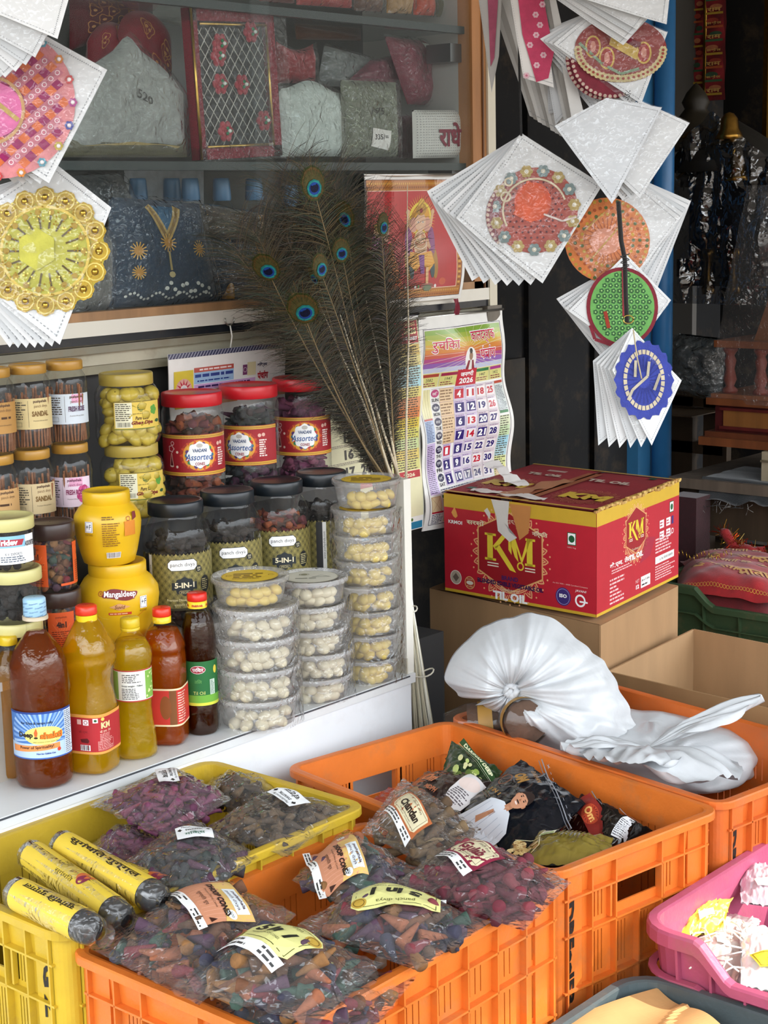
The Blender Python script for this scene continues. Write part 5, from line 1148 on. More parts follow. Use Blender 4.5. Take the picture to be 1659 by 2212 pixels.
FB = Vector((2.535, 2.19, .925))
eyes = [(655, 365, .95, 'uppermost, over the shelf edge'), (762, 432, .95, 'upper right, bright blue'), (795, 462, .8, 'small, at the right edge of the bunch'), (566, 535, .95, 'farthest left, green'), (724, 516, .9, 'centre right, blue'), (712, 550, .8, 'half hidden below the centre right eye'), (660, 548, .9, 'centre, turned sideways'), (642, 634, 1.3, 'lowest and largest'), (598, 628, .7, 'lower left, small and green')]
fl1 = mkfeather('', .6, 1.0, 1); fl2 = mkfeather('', .6, 0, 2, spread=.10); fl3 = mkfeather('', .6, 0, 3, bend=-.05, spread=.10); fl4 = mkfeather('', .6, 1.0, 4, bend=-.03)
first = [1, 1]
for i, (px, py, s_, w_) in enumerate(eyes):
    tip = ay(px, py, 2.15-.012*(i % 4)-.03-(.04 if i == 7 else 0)); base = FB+Vector((random.uniform(-.015, .012), random.uniform(-.02, .015), 0))
    src = fl1 if i % 2 else fl4
    if first[i % 2]: t = src; first[i % 2] = 0
    else: t = cp(src, (0, 0, 0))
    tip = tip+(tip-base).normalized()*.006
    # bent tips: aim the local eye point at the target
    aim(t, base, tip, 0, .6); bend = .05 if src is fl1 else -.03
    L0 = (tip-base).length/.6; t.matrix_world = t.matrix_world @ Matrix.Rotation(-math.atan(bend/.6), 4, 'Y') @ Matrix.Rotation((.35, -.5, .8, -.2, .3, -.9, .6, 0, .7)[i], 4, 'Z')
    k = [c for c in t.children if c.name.startswith('eye')][0]; k.scale = (s_, 1, s_); k.location = Vector((bend, 0, .59))*(1-s_)
    t['label'] = 'peacock feather with its eye '+w_; t['group'] = 'peacock feathers with eyes in the bunch'
for i in range(72):
    src = (fl2, fl3)[i % 2]; u = (i//2)/35
    px = 545+(845-545)*u+random.uniform(-25, 25); py = 400+110*abs(u-.45)*2+random.uniform(-50, 120) if i % 3 else 500+random.uniform(0, 180)
    if py > 540: px = max(px, 625)
    tip = ay(px, py, 2.21+random.uniform(-.05, .05)); base = FB+Vector((random.uniform(-.022, .022), random.uniform(-.02, .03), 0))
    t = src if i < 2 else cp(src, (0, 0, 0)); aim(t, base, tip, random.uniform(-.6, .6), .6)
    t['label'] = 'dark brown peacock herl feather without a visible eye in the bunch'; t['group'] = 'plain herls of the peacock feather bunch'
for i, (px, py) in enumerate([(735, 680), (690, 655), (775, 560), (700, 560), (880, 400)]):
    tip = ay(px, py, 2.13+.01*i); base = FB+Vector((-.012+.008*i, -.030, 0)); m = MB(); d = tip-base; mid = base+d*.5+Vector((.006, 0, 0))
    m.tube([base, base+d*.25, mid, base+d*.78, tip], lambda t: .0024*(1-t)+.0008, 'e9dcc0', 6); o = m.build('feather_shaft', 'plastic'); tag(o, 'bare cream peacock feather shaft, '+('longest, ending highest on the right', 'left of the other bare shafts', 'reaching up beside the blue eye', 'middle one crossing the herls', 'thin one leaning towards the poster')[(1, 0, 2, 3, 4)[i] if 0 else i], 'feather', None)
m = MB(); m.lathe([(.040, 0), (.042, .01), (.042, .30), (.038, .30), (.038, .02), (.001, .02)], '2a2c2e', 24, Matrix.Translation((2.54, 2.195, .62)), cap=False); m.box(2.46, 2.12, 0, 2.62, 2.27, .62, '2c2e30')
tag(m.build('feather_stand', 'plastic'), 'dark stand with a tin holding the peacock feathers, behind the tall tub stack', 'stand')
# broom of split canes leaning at the counter end
t = thing('cane_broom', 'upright broom of white split canes leaning at the end of the counter', 'broom', (2.36, 1.99, .15))
top = ay(868, 1180, 2.02); o = Vector((2.36, 1.99, .15))
for nm_, cnt in (('cane', 26),):
    for i in range(cnt):
        m = MB(); k = i/(cnt-1); bot = ay(895+60*k, 1560, 2.0+.02*sin(i*2.1))-Vector((0, 0, .12)); m.tube([top+Vector((.008*(k-.5), .006*sin(i*3), 0))-o, (top*.5+bot*.5)-o+Vector((.002*sin(i), .004*cos(i*2), 0)), bot-o], .0019, random.choice(['ecead8', 'dcd8c2', 'f2f0e2', 'cfc8ae']), 6); m.build('cane', 'cloth' if 0 else 'plastic', t)
for (py, wd) in ((1316, 0.011), (1455, .02)):
    m = MB(); c = ay(884+(py-1316)*.2, py, 1.995); m.tube([c+Vector((wd*1.6*cos(a), .013*sin(a), .003*cos(a*2)))-o for a in [2*pi*i/16 for i in range(17)]], .0016, 'd9d4c4', 6); m.build('binding_string', 'cloth', t)
# ================================================================ cartons
def carton_print(name, o, U, V, par, draw, mat='paper'):
    pr = Print('x', flatmp(o, U, V)); draw(pr); return pr.build(name, par, mat)
KA = R_(8); kx = Vector((cos(KA), sin(KA), 0)); ky = Vector((.03, 1, 0)).normalized()
k0 = az(1288, 1336, .64)
KW, KD, KH = .455, .475, .245
t = thing('oil_carton', 'red and gold KM til oil carton with torn tape, on the brown carton', 'carton', k0+Vector((0, 0, .002)), 0); t.scale = (.908,)*3
P = [Vector((0, 0, 0)), kx*KD, kx*KD+ky*KW, ky*KW]
m = MB(); n = 8
vs = [p+Vector((0, 0, z)) for z in (0, KH) for p in P]
m.add(vs, [(0, 1, 5, 4), (1, 2, 6, 5), (2, 3, 7, 6), (3, 0, 4, 7), (3, 2, 1, 0)], 'b81c2c'); m.build('carton_walls', 'cardboard', t)
m = MB()
for (a, b, hh) in ((0, .497, .0), (.503, 1, .002)):
    m.grid(lambda s, q: (P[0]*(1-s)+P[1]*s)*(1-(a+(b-a)*q))+(P[3]*(1-s)+P[2]*s)*(a+(b-a)*q)+Vector((0, 0, KH+.002+hh+.004*sin(s*9)*sin(q*pi)*.5)), 16, 8, '8a2028', smooth=False)
m.build('top_flaps', 'cardboard', t)
def mand(pr, cx, cy, R, c, l, rx=1, petals=26):
    for i in range(petals):
        a = 2*pi*i/petals; q = pi/petals*.85; r0, r1 = R*.86, R
        pr.line([(cx+rx*r0*cos(a-q), cy+r0*sin(a-q)), (cx+rx*(R*.96)*cos(a-q*.6), cy+R*.96*sin(a-q*.6)), (cx+rx*r1*1.04*cos(a), cy+r1*1.04*sin(a)), (cx+rx*(R*.96)*cos(a+q*.6), cy+R*.96*sin(a+q*.6)), (cx+rx*r0*cos(a+q), cy+r0*sin(a+q))], R*.028, c, l)
        pr.line([(cx+rx*r0*1.02*cos(a-q*.4), cy+r0*1.02*sin(a-q*.4)), (cx+rx*R*.97*cos(a), cy+R*.97*sin(a)), (cx+rx*r0*1.02*cos(a+q*.4), cy+r0*1.02*sin(a+q*.4))], R*.022, c, l)
        pr.disc(cx+rx*R*1.09*cos(a+q*1.1), cy+R*1.09*sin(a+q*1.1), R*.022, c, l, 8)
    for r in (.84, .80, .72, .66, .60): pr.ring(cx, cy, R*r*rx, R*.024, c, l, 48, ry=R*r)
    for i in range(36): a = 2*pi*i/36; pr.line([(cx+rx*R*.60*cos(a), cy+R*.60*sin(a)), (cx+rx*R*.72*cos(a+.16), cy+R*.72*sin(a+.16))], R*.02, c, l)
def kmlogo(pr, cx, cy, s, hexc='9c1620', rx=1):
    hexa = [(-.5*rx, .27), (0, .50), (.5*rx, .27), (.5*rx, -.27), (0, -.50), (-.5*rx, -.27)]
    pr.poly([(cx+x*s*1.04, cy+y*s*1.04) for x, y in hexa], 'e6b070', 5); pr.poly([(cx+x*s, cy+y*s) for x, y in hexa], hexc, 6)
    y = 'e8cf3c'
    def B(x0, y0, x1, y1): pr.poly([(cx+x0*s*rx, cy+y0*s), (cx+x1*s*rx, cy+y0*s), (cx+x1*s*rx, cy+y1*s), (cx+x0*s*rx, cy+y1*s)], y, 8)
    def Q(pts): pr.poly([(cx+a*s*rx, cy+b*s) for a, b in pts], y, 8)
    B(-.36, -.13, -.27, .22); B(-.40, .19, -.22, .22); B(-.40, -.13, -.22, -.10)
    Q([(-.27, .06), (-.12, .22), (-.04, .22), (-.23, .01)]); Q([(-.24, .05), (-.17, .09), (.04, -.16), (.10, -.24), (.0, -.22)])
    Q([(-.02, .22), (.08, .22), (.14, -.10), (.08, -.04)]); Q([(-.02, .22), (.03, .22), (.03, -.02), (-.02, .04)])
    Q([(.08, .22), (.19, -.04), (.19, -.12), (.10, .10)]); Q([(.19, -.04), (.28, .22), (.34, .22), (.19, -.12)]); B(.27, -.13, .36, .22); B(.25, .19, .40, .22); B(.24, -.13, .40, -.10)
    pr.ring(cx+.17*s*rx, cy-.15*s, .055*s, .02*s, y, 8, 20)
    for d in (0, .035): pr.rect(cx-.36*s*rx, cy-(.17+d)*s, cx-.18*s*rx, cy-(.155+d)*s, 'f2e6d0', 8); pr.rect(cx+.24*s*rx, cy-(.17+d)*s, cx+.40*s*rx, cy-(.155+d)*s, 'f2e6d0', 8)
def k_front(pr):   # u: 0 at the far left corner .. KW at the near corner ; v 0..KH
    pr.rect(0, 0, KW, KH, 'c01e30', 1); pr.rect(0, KH-.034, KW, KH, 'd0a830', 2); pr.rect(0, 0, KW, .007, 'd0a830', 2)
    cx, cy, R = .205, .112, .118
    mand(pr, cx, cy, R*.93, 'ecb07c', 3)
    kmlogo(pr, cx, cy+.008, .190)
    pr.text('BRAND', cx, cy-.055, .050, .011, '3a1c5c', 9, bold=.03); pr.text('BLENDED EDIBLE VEGETABLE OIL', cx, cy-.070, .20, .011, '24124a', 9, bold=.04)
    pr.text('Goodness of', cx, cy-.083, .060, .009, 'e8d8b8', 9, shear=.3); pr.text('TIL OIL', cx, cy-.100, .105, .021, 'ffffff', 9, bold=.05)
    pr.text('सरसों', .100, KH-.062, .055, .014, 'e8d8b8', 9, bold=.03); pr.text('निर्मित', .295, KH-.070, .045, .016, 'e8d8b8', 9, bold=.03); pr.text('AGMARK', .245, KH-.060, .04, .008, 'e6b8a0', 9); pr.text('शुद्धतेल', .225, KH-.048, .06, .013, 'e8d8b8', 9)
    pr.poly([(.030, .190), (.024, .199), (.034, .214), (.040, .203), (.044, .192), (.037, .186)], 'e6a050', 4); pr.text('KRMOI', .036, .176, .044, .009, 'ffffff', 5, bold=.03)
    pr.disc(.036, .038, .018, 'b8a894', 4); pr.ring(.036, .038, .018, .002, 'f0e4d8', 5); pr.poly([(.026, .038), (.036, .049), (.046, .038), (.036, .027)], '6a5a50', 5)
    pr.disc(.080, .030, .016, 'b83a20', 4); pr.ring(.080, .030, .016, .002, 'e8b878', 5); pr.disc(.080, .030, .011, 'e8e0d0', 5, ry=.005); pr.text('SAFE', .080, .039, .018, .004, 'f0d8b0', 6); pr.text('PURE', .080, .021, .018, .004, 'f0d8b0', 6)
    pr.rect(.374, KH-.084, .399, KH-.054, '1d5c34', 4); pr.rect(.376, KH-.082, .397, KH-.056, 'ffffff', 5); pr.disc(.3865, KH-.069, .0085, '1d5c34', 6); pr.text('100% Veg', .3865, KH-.090, .024, .004, 'f0c8c0', 5)
    pr.text('An ISO 9001 : 2008 Certified Company', .382, .066, .10, .004, 'f2c8c0', 5)
    pr.disc(.362, .036, .022, '3c2c74', 4); pr.ring(.362, .036, .019, .001, 'b8a8d8', 5); pr.text('ISO', .362, .038, .022, .009, 'ffffff', 6, bold=.05)
    pr.text('JAVANI', .412, .055, .032, .007, 'ffffff', 5, shear=.2); pr.ring(.411, .033, .015, .0045, 'ffffff', 5, 24); pr.rect(.409, .029, .432, .033, 'ffffff', 6)
    # torn tape
    pr.poly([(.150, KH), (.205, KH), (.200, KH-.05), (.206, KH-.075), (.228, KH-.085), (.205, KH-.098), (.170, KH-.075), (.165, KH-.04)], 'ded9d4', 11)
    pr.poly([(.205, KH-.005), (.27, KH-.005), (.262, KH-.07), (.235, KH-.09), (.225, KH-.06)], 'c8864a', 10)
    pr.poly([(.128, KH-.03), (.145, KH-.05), (.148, KH-.035), (.138, KH-.022)], 'ded9d4', 11)
carton_print('printed_front', P[3]+Vector((-.0006, 0, 0)), -ky, (0, 0, 1), t, k_front)
def k_side(pr):
    pr.rect(0, 0, KD, KH, 'b81e2e', 1); pr.rect(0, KH-.034, KD, KH, 'd0a830', 2); pr.rect(0, 0, KD, .007, 'd0a830', 2)
    cx, cy = .215, KH-.082; mand(pr, cx, cy-.004, .070, 'ecb07c', 3, rx=1, petals=22); kmlogo(pr, cx, cy+.004, .110, rx=1.0); pr.text('TIL OIL', cx, cy-.058, .08, .014, 'ffffff', 9, bold=.04); pr.text('Goodness of', cx, cy-.040, .05, .006, 'e8d8b8', 9)
    pr.rect(.415, KH-.070, .440, KH-.042, '1d5c34', 4); pr.rect(.417, KH-.068, .438, KH-.044, 'ffffff', 5); pr.disc(.4275, KH-.056, .008, '1d5c34', 6)
    for i, (x, y) in enumerate(((.355, -.10), (.395, -.10), (.355, -.128), (.395, -.128))): pr.rect(x, KH+y, x+.026, KH+y+.020, 'f0e8ea', 4); pr.para(x+.002, KH+y+.003, x+.024, KH+y+.017, 2, 'b83a4a', 5)
    pr.rect(.428, KH-.10, .44, KH-.08, '3c2c74', 4); pr.ring(.434, KH-.118, .007, .002, 'ffffff', 4)
    pr.para(.33, .085, .45, .125, 5, 'f0c0c0', 4, fill=.5); pr.rect(.33, .060, .445, .078, 'ece6e2', 4); pr.text('Lic. No. 100160113000078', .395, .069, .08, .006, '222222', 5); pr.para(.33, .018, .45, .056, 6, 'f0c0c0', 4)
    pr.text('के.एम. तेल', .13, .105, .12, .016, 'f4ece8', 5, bold=.03); pr.para(.08, .084, .20, .096, 2, 'f0c0c0', 4); pr.para(.07, .012, .15, .076, 7, 'f0c0c0', 4, rag=.6)
    pr.text('NET', .225, .040, .022, .008, 'f0c0c0', 5); pr.text('12', .225, .026, .018, .010, 'ffffff', 5, bold=.04); pr.rect(.245, .018, .30, .046, 'ece6e2', 4); pr.text('Jar x 1 Litre', .272, .036, .045, .007, '222222', 5, bold=.03); pr.para(.25, .021, .296, .029, 1, '222222', 5)
    pr.poly([(.24, .08), (.30, .09), (.33, .13), (.27, .14)], 'a8243c', 3)
carton_print('printed_side', Vector((0, -.0006, 0)), kx, (0, 0, 1), t, k_side)
def k_top(pr):
    D, W = KD, KW
    pr.rect(0, 0, D, .010, 'c9a040', 1); pr.rect(D-.012, 0, D, W, 'b89048', 1); pr.rect(0, 0, .012, W, 'c9a040', 1)
    pr.rect(.014, .225, D-.015, .232, '5c3020', 1); pr.rect(.014, .205, D-.05, .25, '9a5a3c', 1)
    for (cx, cy, rt) in ((.13, .10, -pi/2), (.17, .36, -pi/2)):
        mand(pr, cx, cy, .085, 'a85a40', 2, petals=20); pr.text('KM', cx, cy, .13, .07, 'd0b040', 6, bold=.07, rot=rt)
    pr.text('TIL OIL', .34, .14, .13, .034, 'c8b8a8', 4, bold=.05, rot=-pi/2); pr.text('TIL OIL', .34, .34, .11, .03, 'c8b8a8', 4, bold=.05, rot=-pi/2); pr.para(.39, .27, .41, .40, 1, 'b89a90', 4)
    pr.rect(.06, .40, .085, .425, '1d4c34', 4); pr.rect(.43, .05, .45, .07, '1d4c34', 4)
carton_print('printed_top', Vector((0, 0, KH+.0055)), kx, ky, t, k_top)
m = MB()   # peeling tape and shreds on the top
def strip(a, b, w_, hts, col):
    a = Vector(a); b = Vector(b); d = (b-a).normalized(); s = d.cross(Vector((0, 0, 1))); n_ = len(hts)-1
    m.grid(lambda u, v: a+(b-a)*u+s*(v-.5)*w_*(1+.25*sin(u*11))+Vector((0, 0, KH+.006+hts[min(n_, int(u*n_+.5))]+.002*sin(v*6+u*20))), 14, 4, col)
strip(ky*.40+kx*.05, ky*.17+kx*.04, .035, [0, .002, .001, .003, .001], 'dcd6d2'); strip(kx*.20+ky*.44, kx*.17+ky*.30, .045, [.045, .035, .02, .006, .001], 'e2dedb'); strip(kx*.02+ky*.28, kx*.30+ky*.24, .05, [0, .003, .001, .004, .001], 'b07a5a')
m.build('torn_tape', 'film' if 0 else 'paper', t)
m = MB()
for i in range(60):
    s = i/59; p = kx*KD*s+Vector((0, random.uniform(-.003, .003), KH+random.uniform(0, .008))); m.box(p.x-.005, p.y-.003, p.z-.004, p.x+.005, p.y+.002, p.z+.002, random.choice(['b89050', 'a87c40', 'c9a860']))
m.build('frayed_edge', 'cardboard', t)
def carton(label, c0, X, Yv, W, D, H, open_=False, col='a8835c', flaps=()):
    """c0 near corner at the floor, X and Yv unit directions, W along X, D along Yv"""
    t = thing('cardboard_carton', label, 'carton', c0, 0); X = Vector(X).normalized(); Yv = Vector(Yv).normalized(); th = .004
    P = [Vector((0, 0, 0)), X*W, X*W+Yv*D, Yv*D]; m = MB()
    for a, b in ((0, 1), (1, 2), (2, 3), (3, 0)):
        d = (P[b]-P[a]).normalized(); nn = Vector((d.y, -d.x, 0))*-th
        q = [P[a], P[b], P[b]+nn, P[a]+nn]
        m.add([v+Vector((0, 0, z)) for z in (0, H) for v in q], [(0, 1, 5, 4), (1, 2, 6, 5), (2, 3, 7, 6), (3, 0, 4, 7), (4, 5, 6, 7), (3, 2, 1, 0)], col)
    m.add([p+Vector((0, 0, .001)) for p in P], [(0, 1, 2, 3)], col); m.build('carton_walls', 'cardboard', t)
    if not open_:
        for k, (a, b) in enumerate(((0, .498), (.502, 1))):
            m = MB(); m.grid(lambda s, q: P[1]*s+P[3]*(a+(b-a)*q)+Vector((0, 0, H+.001+.003*sin(s*7+k)*sin(pi*q))), 10, 4, col, smooth=False); m.build('top_flap', 'cardboard', t)
    for (side, ln, tl) in flaps:
        a, b = P[side], P[(side+1) % 4]; d = (b-a).normalized(); out = Vector((d.y, -d.x, 0)); m = MB()
        m.grid(lambda s, q: a+(b-a)*(s*.96+.02)+(out*cos(tl)+Vector((0, 0, sin(tl))))*ln*q+Vector((0, 0, H+.002*sin(s*6))), 8, 3, '9c7850', smooth=False); m.build('open_flap', 'cardboard', t)
    return t
b0 = az(1298, 1347, .636); 
bx = (az(1465, 1262, .636)-b0); by = (az(903, 1262, .636)-b0)
carton('large plain brown carton under the red oil carton', Vector((b0.x, b0.y, .02)), bx, by, bx.length, by.length*.93, .612)
# open carton on the right
c0 = az(1312, 1449, .54)
e = az(1497, 1358, .54); f = az(1659, 1572, .50)
oc = thing('cardboard_carton', 'open-topped brown carton between the rear orange crate and the green basket', 'carton', (c0.x, c0.y, .02), 0)
XX = Vector((1, .10, 0)).normalized(); YY = Vector((-.12, 1, 0)).normalized()
wq = .50; a0 = Vector((c0.x, c0.y, 0)); far = Vector((e.x, e.y, 0))
def wall(p, q, z0, z1, name='carton_wall', col='a98660'):
    m = MB(); d = (q-p); nn = Vector((d.y, -d.x, 0)).normalized()*.0045
    m.add([v-Vector((c0.x, c0.y, .02))+Vector((0, 0, z)) for z in (z0, z1) for v in (p, q, q+nn, p+nn)], [(0, 1, 5, 4), (1, 2, 6, 5), (2, 3, 7, 6), (3, 0, 4, 7), (4, 5, 6, 7)], col); m.build(name, 'cardboard', oc)
nr = Vector((f.x, f.y, 0)); dirn = (nr-a0).normalized()
wall(a0, far, .02, .54); wall(far, far+dirn*.55, .02, .54); wall(a0, a0+dirn*.55, .02, .54, 'front_wall', '9c7a52'); wall(a0+dirn*.55, far+dirn*.55, .02, .50)
m = MB(); m.add([a0-a0, dirn*.55, far+dirn*.55-a0, far-a0], [(0, 1, 2, 3)], '9c7a52'); m.build('carton_bottom', 'cardboard', oc)
# ================================================================ pouches in the middle crate
def pouch(label, C4, z0, tz, H, col, draw, seed, lsc=1, tear=True, mat='pouch', name='foil_pouch', ang=0):
    t = quadbag(name, label, 'pouch', C4, z0, H, None, 0, 'film', seed=seed, mat=mat, lump=.003, flap=.03, tiltz=tz, press=2.5, printfn=draw, lab=(.5, .5, ang), lsc=lsc)
    for c in t.children:
        if c.name.startswith('body'):
            ca = c.data.color_attributes['Col']; n_ = len(ca.data); ca.data.foreach_set('color', list(hx(col))*n_)
    return t
def man(pr, cx, cy, s):
    pr.poly([(cx-.9*s, cy-1.3*s), (cx-.75*s, cy-.3*s), (cx-.25*s, cy+.0*s), (cx+.25*s, cy+.0*s), (cx+.75*s, cy-.3*s), (cx+.95*s, cy-1.3*s)], 'dfe6f0', 5); pr.poly([(cx-.1*s, cy+.05*s), (cx, cy-.12*s), (cx+.1*s, cy+.05*s)], 'c99474', 6)
    pr.rect(cx-.12*s, cy-.05*s, cx+.12*s, cy+.25*s, 'b98060', 6); pr.disc(cx, cy+.48*s, .27*s, 'c99070', 7, ry=.36*s); pr.poly([(cx+.29*s*cos(a), cy+.55*s+.38*s*sin(a)) for a in [pi*i/12 for i in range(13)]]+[(cx-.18*s, cy+.66*s), (cx+.18*s, cy+.66*s)], '2a1c18', 8)
    for q in (-1, 1): pr.disc(cx+q*.27*s, cy+.45*s, .05*s, 'b98060', 6, ry=.08*s); pr.disc(cx+q*.11*s, cy+.52*s, .035*s, '1c1410', 9, ry=.02*s); pr.rect(cx+q*.11*s-.05*s, cy+.57*s, cx+q*.11*s+.05*s, cy+.59*s, '2a1c18', 9)
    pr.poly([(cx-.03*s, cy+.5*s), (cx+.04*s, cy+.42*s), (cx-.04*s, cy+.40*s)], 'a8704c', 9); pr.disc(cx, cy+.36*s, .10*s, '33221c', 9, ry=.02*s); pr.disc(cx, cy+.29*s, .08*s, 'f0dcd4', 9, ry=.025*s)
    for k in range(6): pr.line([(cx+(-.6+.24*k)*s, cy-.35*s), (cx+(-.7+.28*k)*s, cy-1.2*s)], .02*s, 'b4bfd0', 6)
    pr.poly([(cx-.46*s, cy-.88*s), (cx-.24*s, cy-.36*s), (cx-.14*s, cy-.40*s), (cx-.26*s, cy-.95*s)], 'c08a68', 8)
    for k in range(3): pr.line([(cx-.24*s+.05*k*s, cy-.56*s), (cx-.16*s+.03*k*s, cy-.36*s)], .014*s, '8a5840', 9)
def d_black(pr):
    pr.rect(-.10, .070, .10, .072, '8a8c92', 2); pr.rect(-.10, .064, .10, .0655, '6a6c72', 2); pr.text('x - - - - - - - x', 0, .079, .16, .004, '9a9ca2', 3)
    pr.text('DARSHAN', -.045, .046, .05, .009, 'a8783c', 4, shear=.2); pr.text('OM', -.052, .018, .036, .024, 'a87c3c', 4, bold=.06, shear=.2); pr.ring(-.07, -.01, .014, .002, '8c5a3c', 3); pr.text('3 IN 1', -.05, -.036, .04, .008, 'a87c3c', 4, bold=.04, rot=.2); pr.para(-.08, -.056, -.03, -.046, 2, '6c5a4a', 3)
    man(pr, .012, -.030, .060)
pouch('large black foil pouch printed with a smiling man in a white shirt', [(1125, 1640), (1265, 1735), (1140, 1865), (970, 1765)], .50, (.075, .06, .01, .02), .018, '0c1018', d_black, 31, ang=-.45, lsc=1.0)
def d_green(pr):
    pr.rect(-.08, .030, .08, .050, '2a4c24', 1); pr.text('DARSHAN DEEP', 0, .040, .13, .013, 'e8e6c0', 3, bold=.04); pr.rect(-.08, .026, .08, .0275, 'c8d8b0', 3); pr.rect(-.08, .021, .08, .0215, 'c8d8b0', 3)
    for i in range(16): pr.disc(random.uniform(-.06, .06), random.uniform(-.045, .008), random.uniform(.006, .012), random.choice(['b8c878', '8aa048', '5a7030', 'd8d8a0', '3a2a20']), 3, 9)
pouch('dark green pouch lettered DARSHAN standing at the back of the middle orange crate', [(975, 1600), (1085, 1665), (1050, 1722), (950, 1688)], .535, (.03, .02, -.01, -.01), .010, '22381c', d_green, 32, ang=-.42, lsc=.75)
def d_dark(pr):
    pr.rect(-.09, .040, .09, .042, '7a2c24', 2); pr.text('Om', -.03, -.004, .034, .026, 'c87a50', 4, bold=.05, shear=.2); pr.ring(-.03, .022, .010, .002, 'c87a50', 3); pr.text('Deluxe Dhoop', -.035, .036, .05, .007, 'b8a090', 4, shear=.2); pr.text('MDPH', .0, -.030, .03, .010, 'b06a48', 4, bold=.04)
    pr.poly([(.015, .05), (.075, .04), (.085, -.03), (.05, -.05), (.03, -.01)], 'd8d4d4', 3); pr.disc(.045, .022, .022, 'e2cfc8', 4, ry=.016); pr.para(.035, -.035, .078, .005, 8, '5a5258', 5); pr.bars(.066, .030, .084, .040)
pouch('brown-black pouch with pale petals and fine print, left in the middle orange crate', [(925, 1665), (1080, 1680), (985, 1765), (845, 1722)], .515, (.02, .03, .01, .0), .016, '2a1c1a', d_dark, 33, ang=-.25)
def d_gold(pr):
    pr.rect(-.055, .012, -.028, .034, 'ece8d4', 3); pr.para(-.051, .020, -.031, .028, 1, '5a7a3c', 4, rag=.05); pr.rect(-.053, .013, -.030, .017, '8aa84c', 4)
    for i in range(7): pr.rect(-.018+i*.0068, -.004, -.0145+i*.0068, .028, '6a5c1c', 3)
    for i in range(26): pr.disc(random.uniform(-.085, -.045), random.uniform(-.034, .0), .0055, random.choice(['c8a868', 'a8804a', 'e0c890', '8a6434']), 3, 7)
    pr.line([(-.09, .002), (-.05, .006), (-.040, -.02), (-.046, -.036)], .0015, 'e8e0b0', 5)
pouch('gold foil pouch with brown lettering near the black pouch', [(1165, 1795), (1325, 1810), (1305, 1870), (1120, 1868)], .535, (.01, .02, .01, 0), .018, '7a6a2c', d_gold, 34, ang=-.12, mat='pouch', lsc=1)
def d_red(pr):
    pr.rect(-.05, -.02, .05, .03, '7c1c14', 1); pr.disc(.0, .0, .02, 'a83c20', 2); pr.text('Om', 0, 0, .03, .018, 'e0a860', 3, bold=.04); pr.rect(-.05, .034, .05, .036, '6a6a6c', 2)
pouch('black and red foil pouch standing right of the man-printed pouch', [(1255, 1715), (1330, 1745), (1300, 1850), (1215, 1800)], .50, (.06, .05, .01, .01), .012, '240a08', d_red, 35, ang=-.6)
def d_blk2(pr):
    pr.rect(-.022, -.04, .030, .032, 'd8d8da', 2); pr.text('MDPH', .010, .022, .030, .010, '222222', 4, bold=.05); pr.para(-.020, -.038, .026, .012, 10, '444448', 4); pr.rect(-.05, .040, .05, .042, '8a8a8c', 2)
pouch('black pouch with white fine-print panel at the near wall of the middle orange crate', [(1300, 1735), (1420, 1800), (1385, 1815), (1305, 1850)], .515, (.05, .04, .0, .0), .010, '15100e', d_blk2, 36, ang=-.55, lsc=.9)
pouch('flat red pouch lying under the brown-black pouch in the middle orange crate', [(840, 1700), (1000, 1760), (930, 1800), (800, 1730)], .50, (0, 0, 0, 0), .010, '8a1c20', d_red, 37, ang=-.4)
pouch('dark pouch lying under the gold foil pouch', [(1130, 1850), (1330, 1850), (1260, 1915), (1150, 1900)], .51, (0, 0, 0, 0), .014, '4a1c14', d_red, 38, ang=-.1)
for i, (cx_, cy_) in enumerate(((1000, 1800), (1100, 1760), (1180, 1800), (1240, 1780), (950, 1750))):
    c_ = az(cx_, cy_, .44); q = [(cx_-70, cy_-30), (cx_+60, cy_-40), (cx_+80, cy_+40), (cx_-60, cy_+50)]
    pouch('dark foil pouch lying deep in the middle orange crate, '+('at its centre left', 'at its centre', 'below the man-printed pouch', 'to the right', 'at the far left')[i], q, .43+.008*i, (0, 0, 0, 0), .03, ('241414', '101418', '2c1410', '181818', '301818')[i], d_red, 40+i, ang=i)
# ================================================================ white carrier bags
def blob(name, label, cat, px_outline, D0, depth, knot, kdir, mat='whitebag', seed=1, namp=.008, tail=None):
    pass
def ellbag(label, ctr, size, rot, knot, seed, mat='whitebag', amp=.012, extra=None):
    """soft bag: lumpy ellipsoid whose wrinkles run out from a knot"""
    t = thing('carrier_bag', label, 'bag', ctr, 0); ctr = Vector(ctr); sx, sy, sz = size; Mr = Matrix.Rotation(rot, 3, 'Z'); kn = Vector(knot)-ctr
    m = MB(); nu, nv = 120, 70
    def F(u, v):
        a = 2*pi*u; b = pi*v
        d = Vector((sin(b)*cos(a), sin(b)*sin(a), cos(b)))
        pw = lambda x, e: math.copysign(abs(x)**e, x)
        p = Mr @ Vector((sx*pw(d.x, .8), sy*pw(d.y, .8), sz*pw(d.z, .85)*(1 if d.z > 0 else .8)))
        p = p*(1+.14*noise.noise(d*1.6+Vector((seed, 0, 0))))
        r = p-kn; rl = r.length; rn = r.normalized()
        rid = lambda q: 1-2*abs(noise.noise(q))*1.6
        w1 = rid(rn*3.2+Vector((seed, 0, 0)))+.5*rid(rn*7.5+Vector((0, seed, 0)))
        w2 = rid(p*9+Vector((seed, seed, 0)))
        fall = min(1, rl/.05)*math.exp(-rl/.30)
        p = p+p.normalized()*(amp*1.1*w1*fall+amp*.5*w2)
        k = math.exp(-(rl/.055)**2); p = p.lerp(kn, k*.75)
        return p
    m.grid(F, nu, nv, 'd9dcdf'); m.build('bag_body', mat, t)
    return t, kn
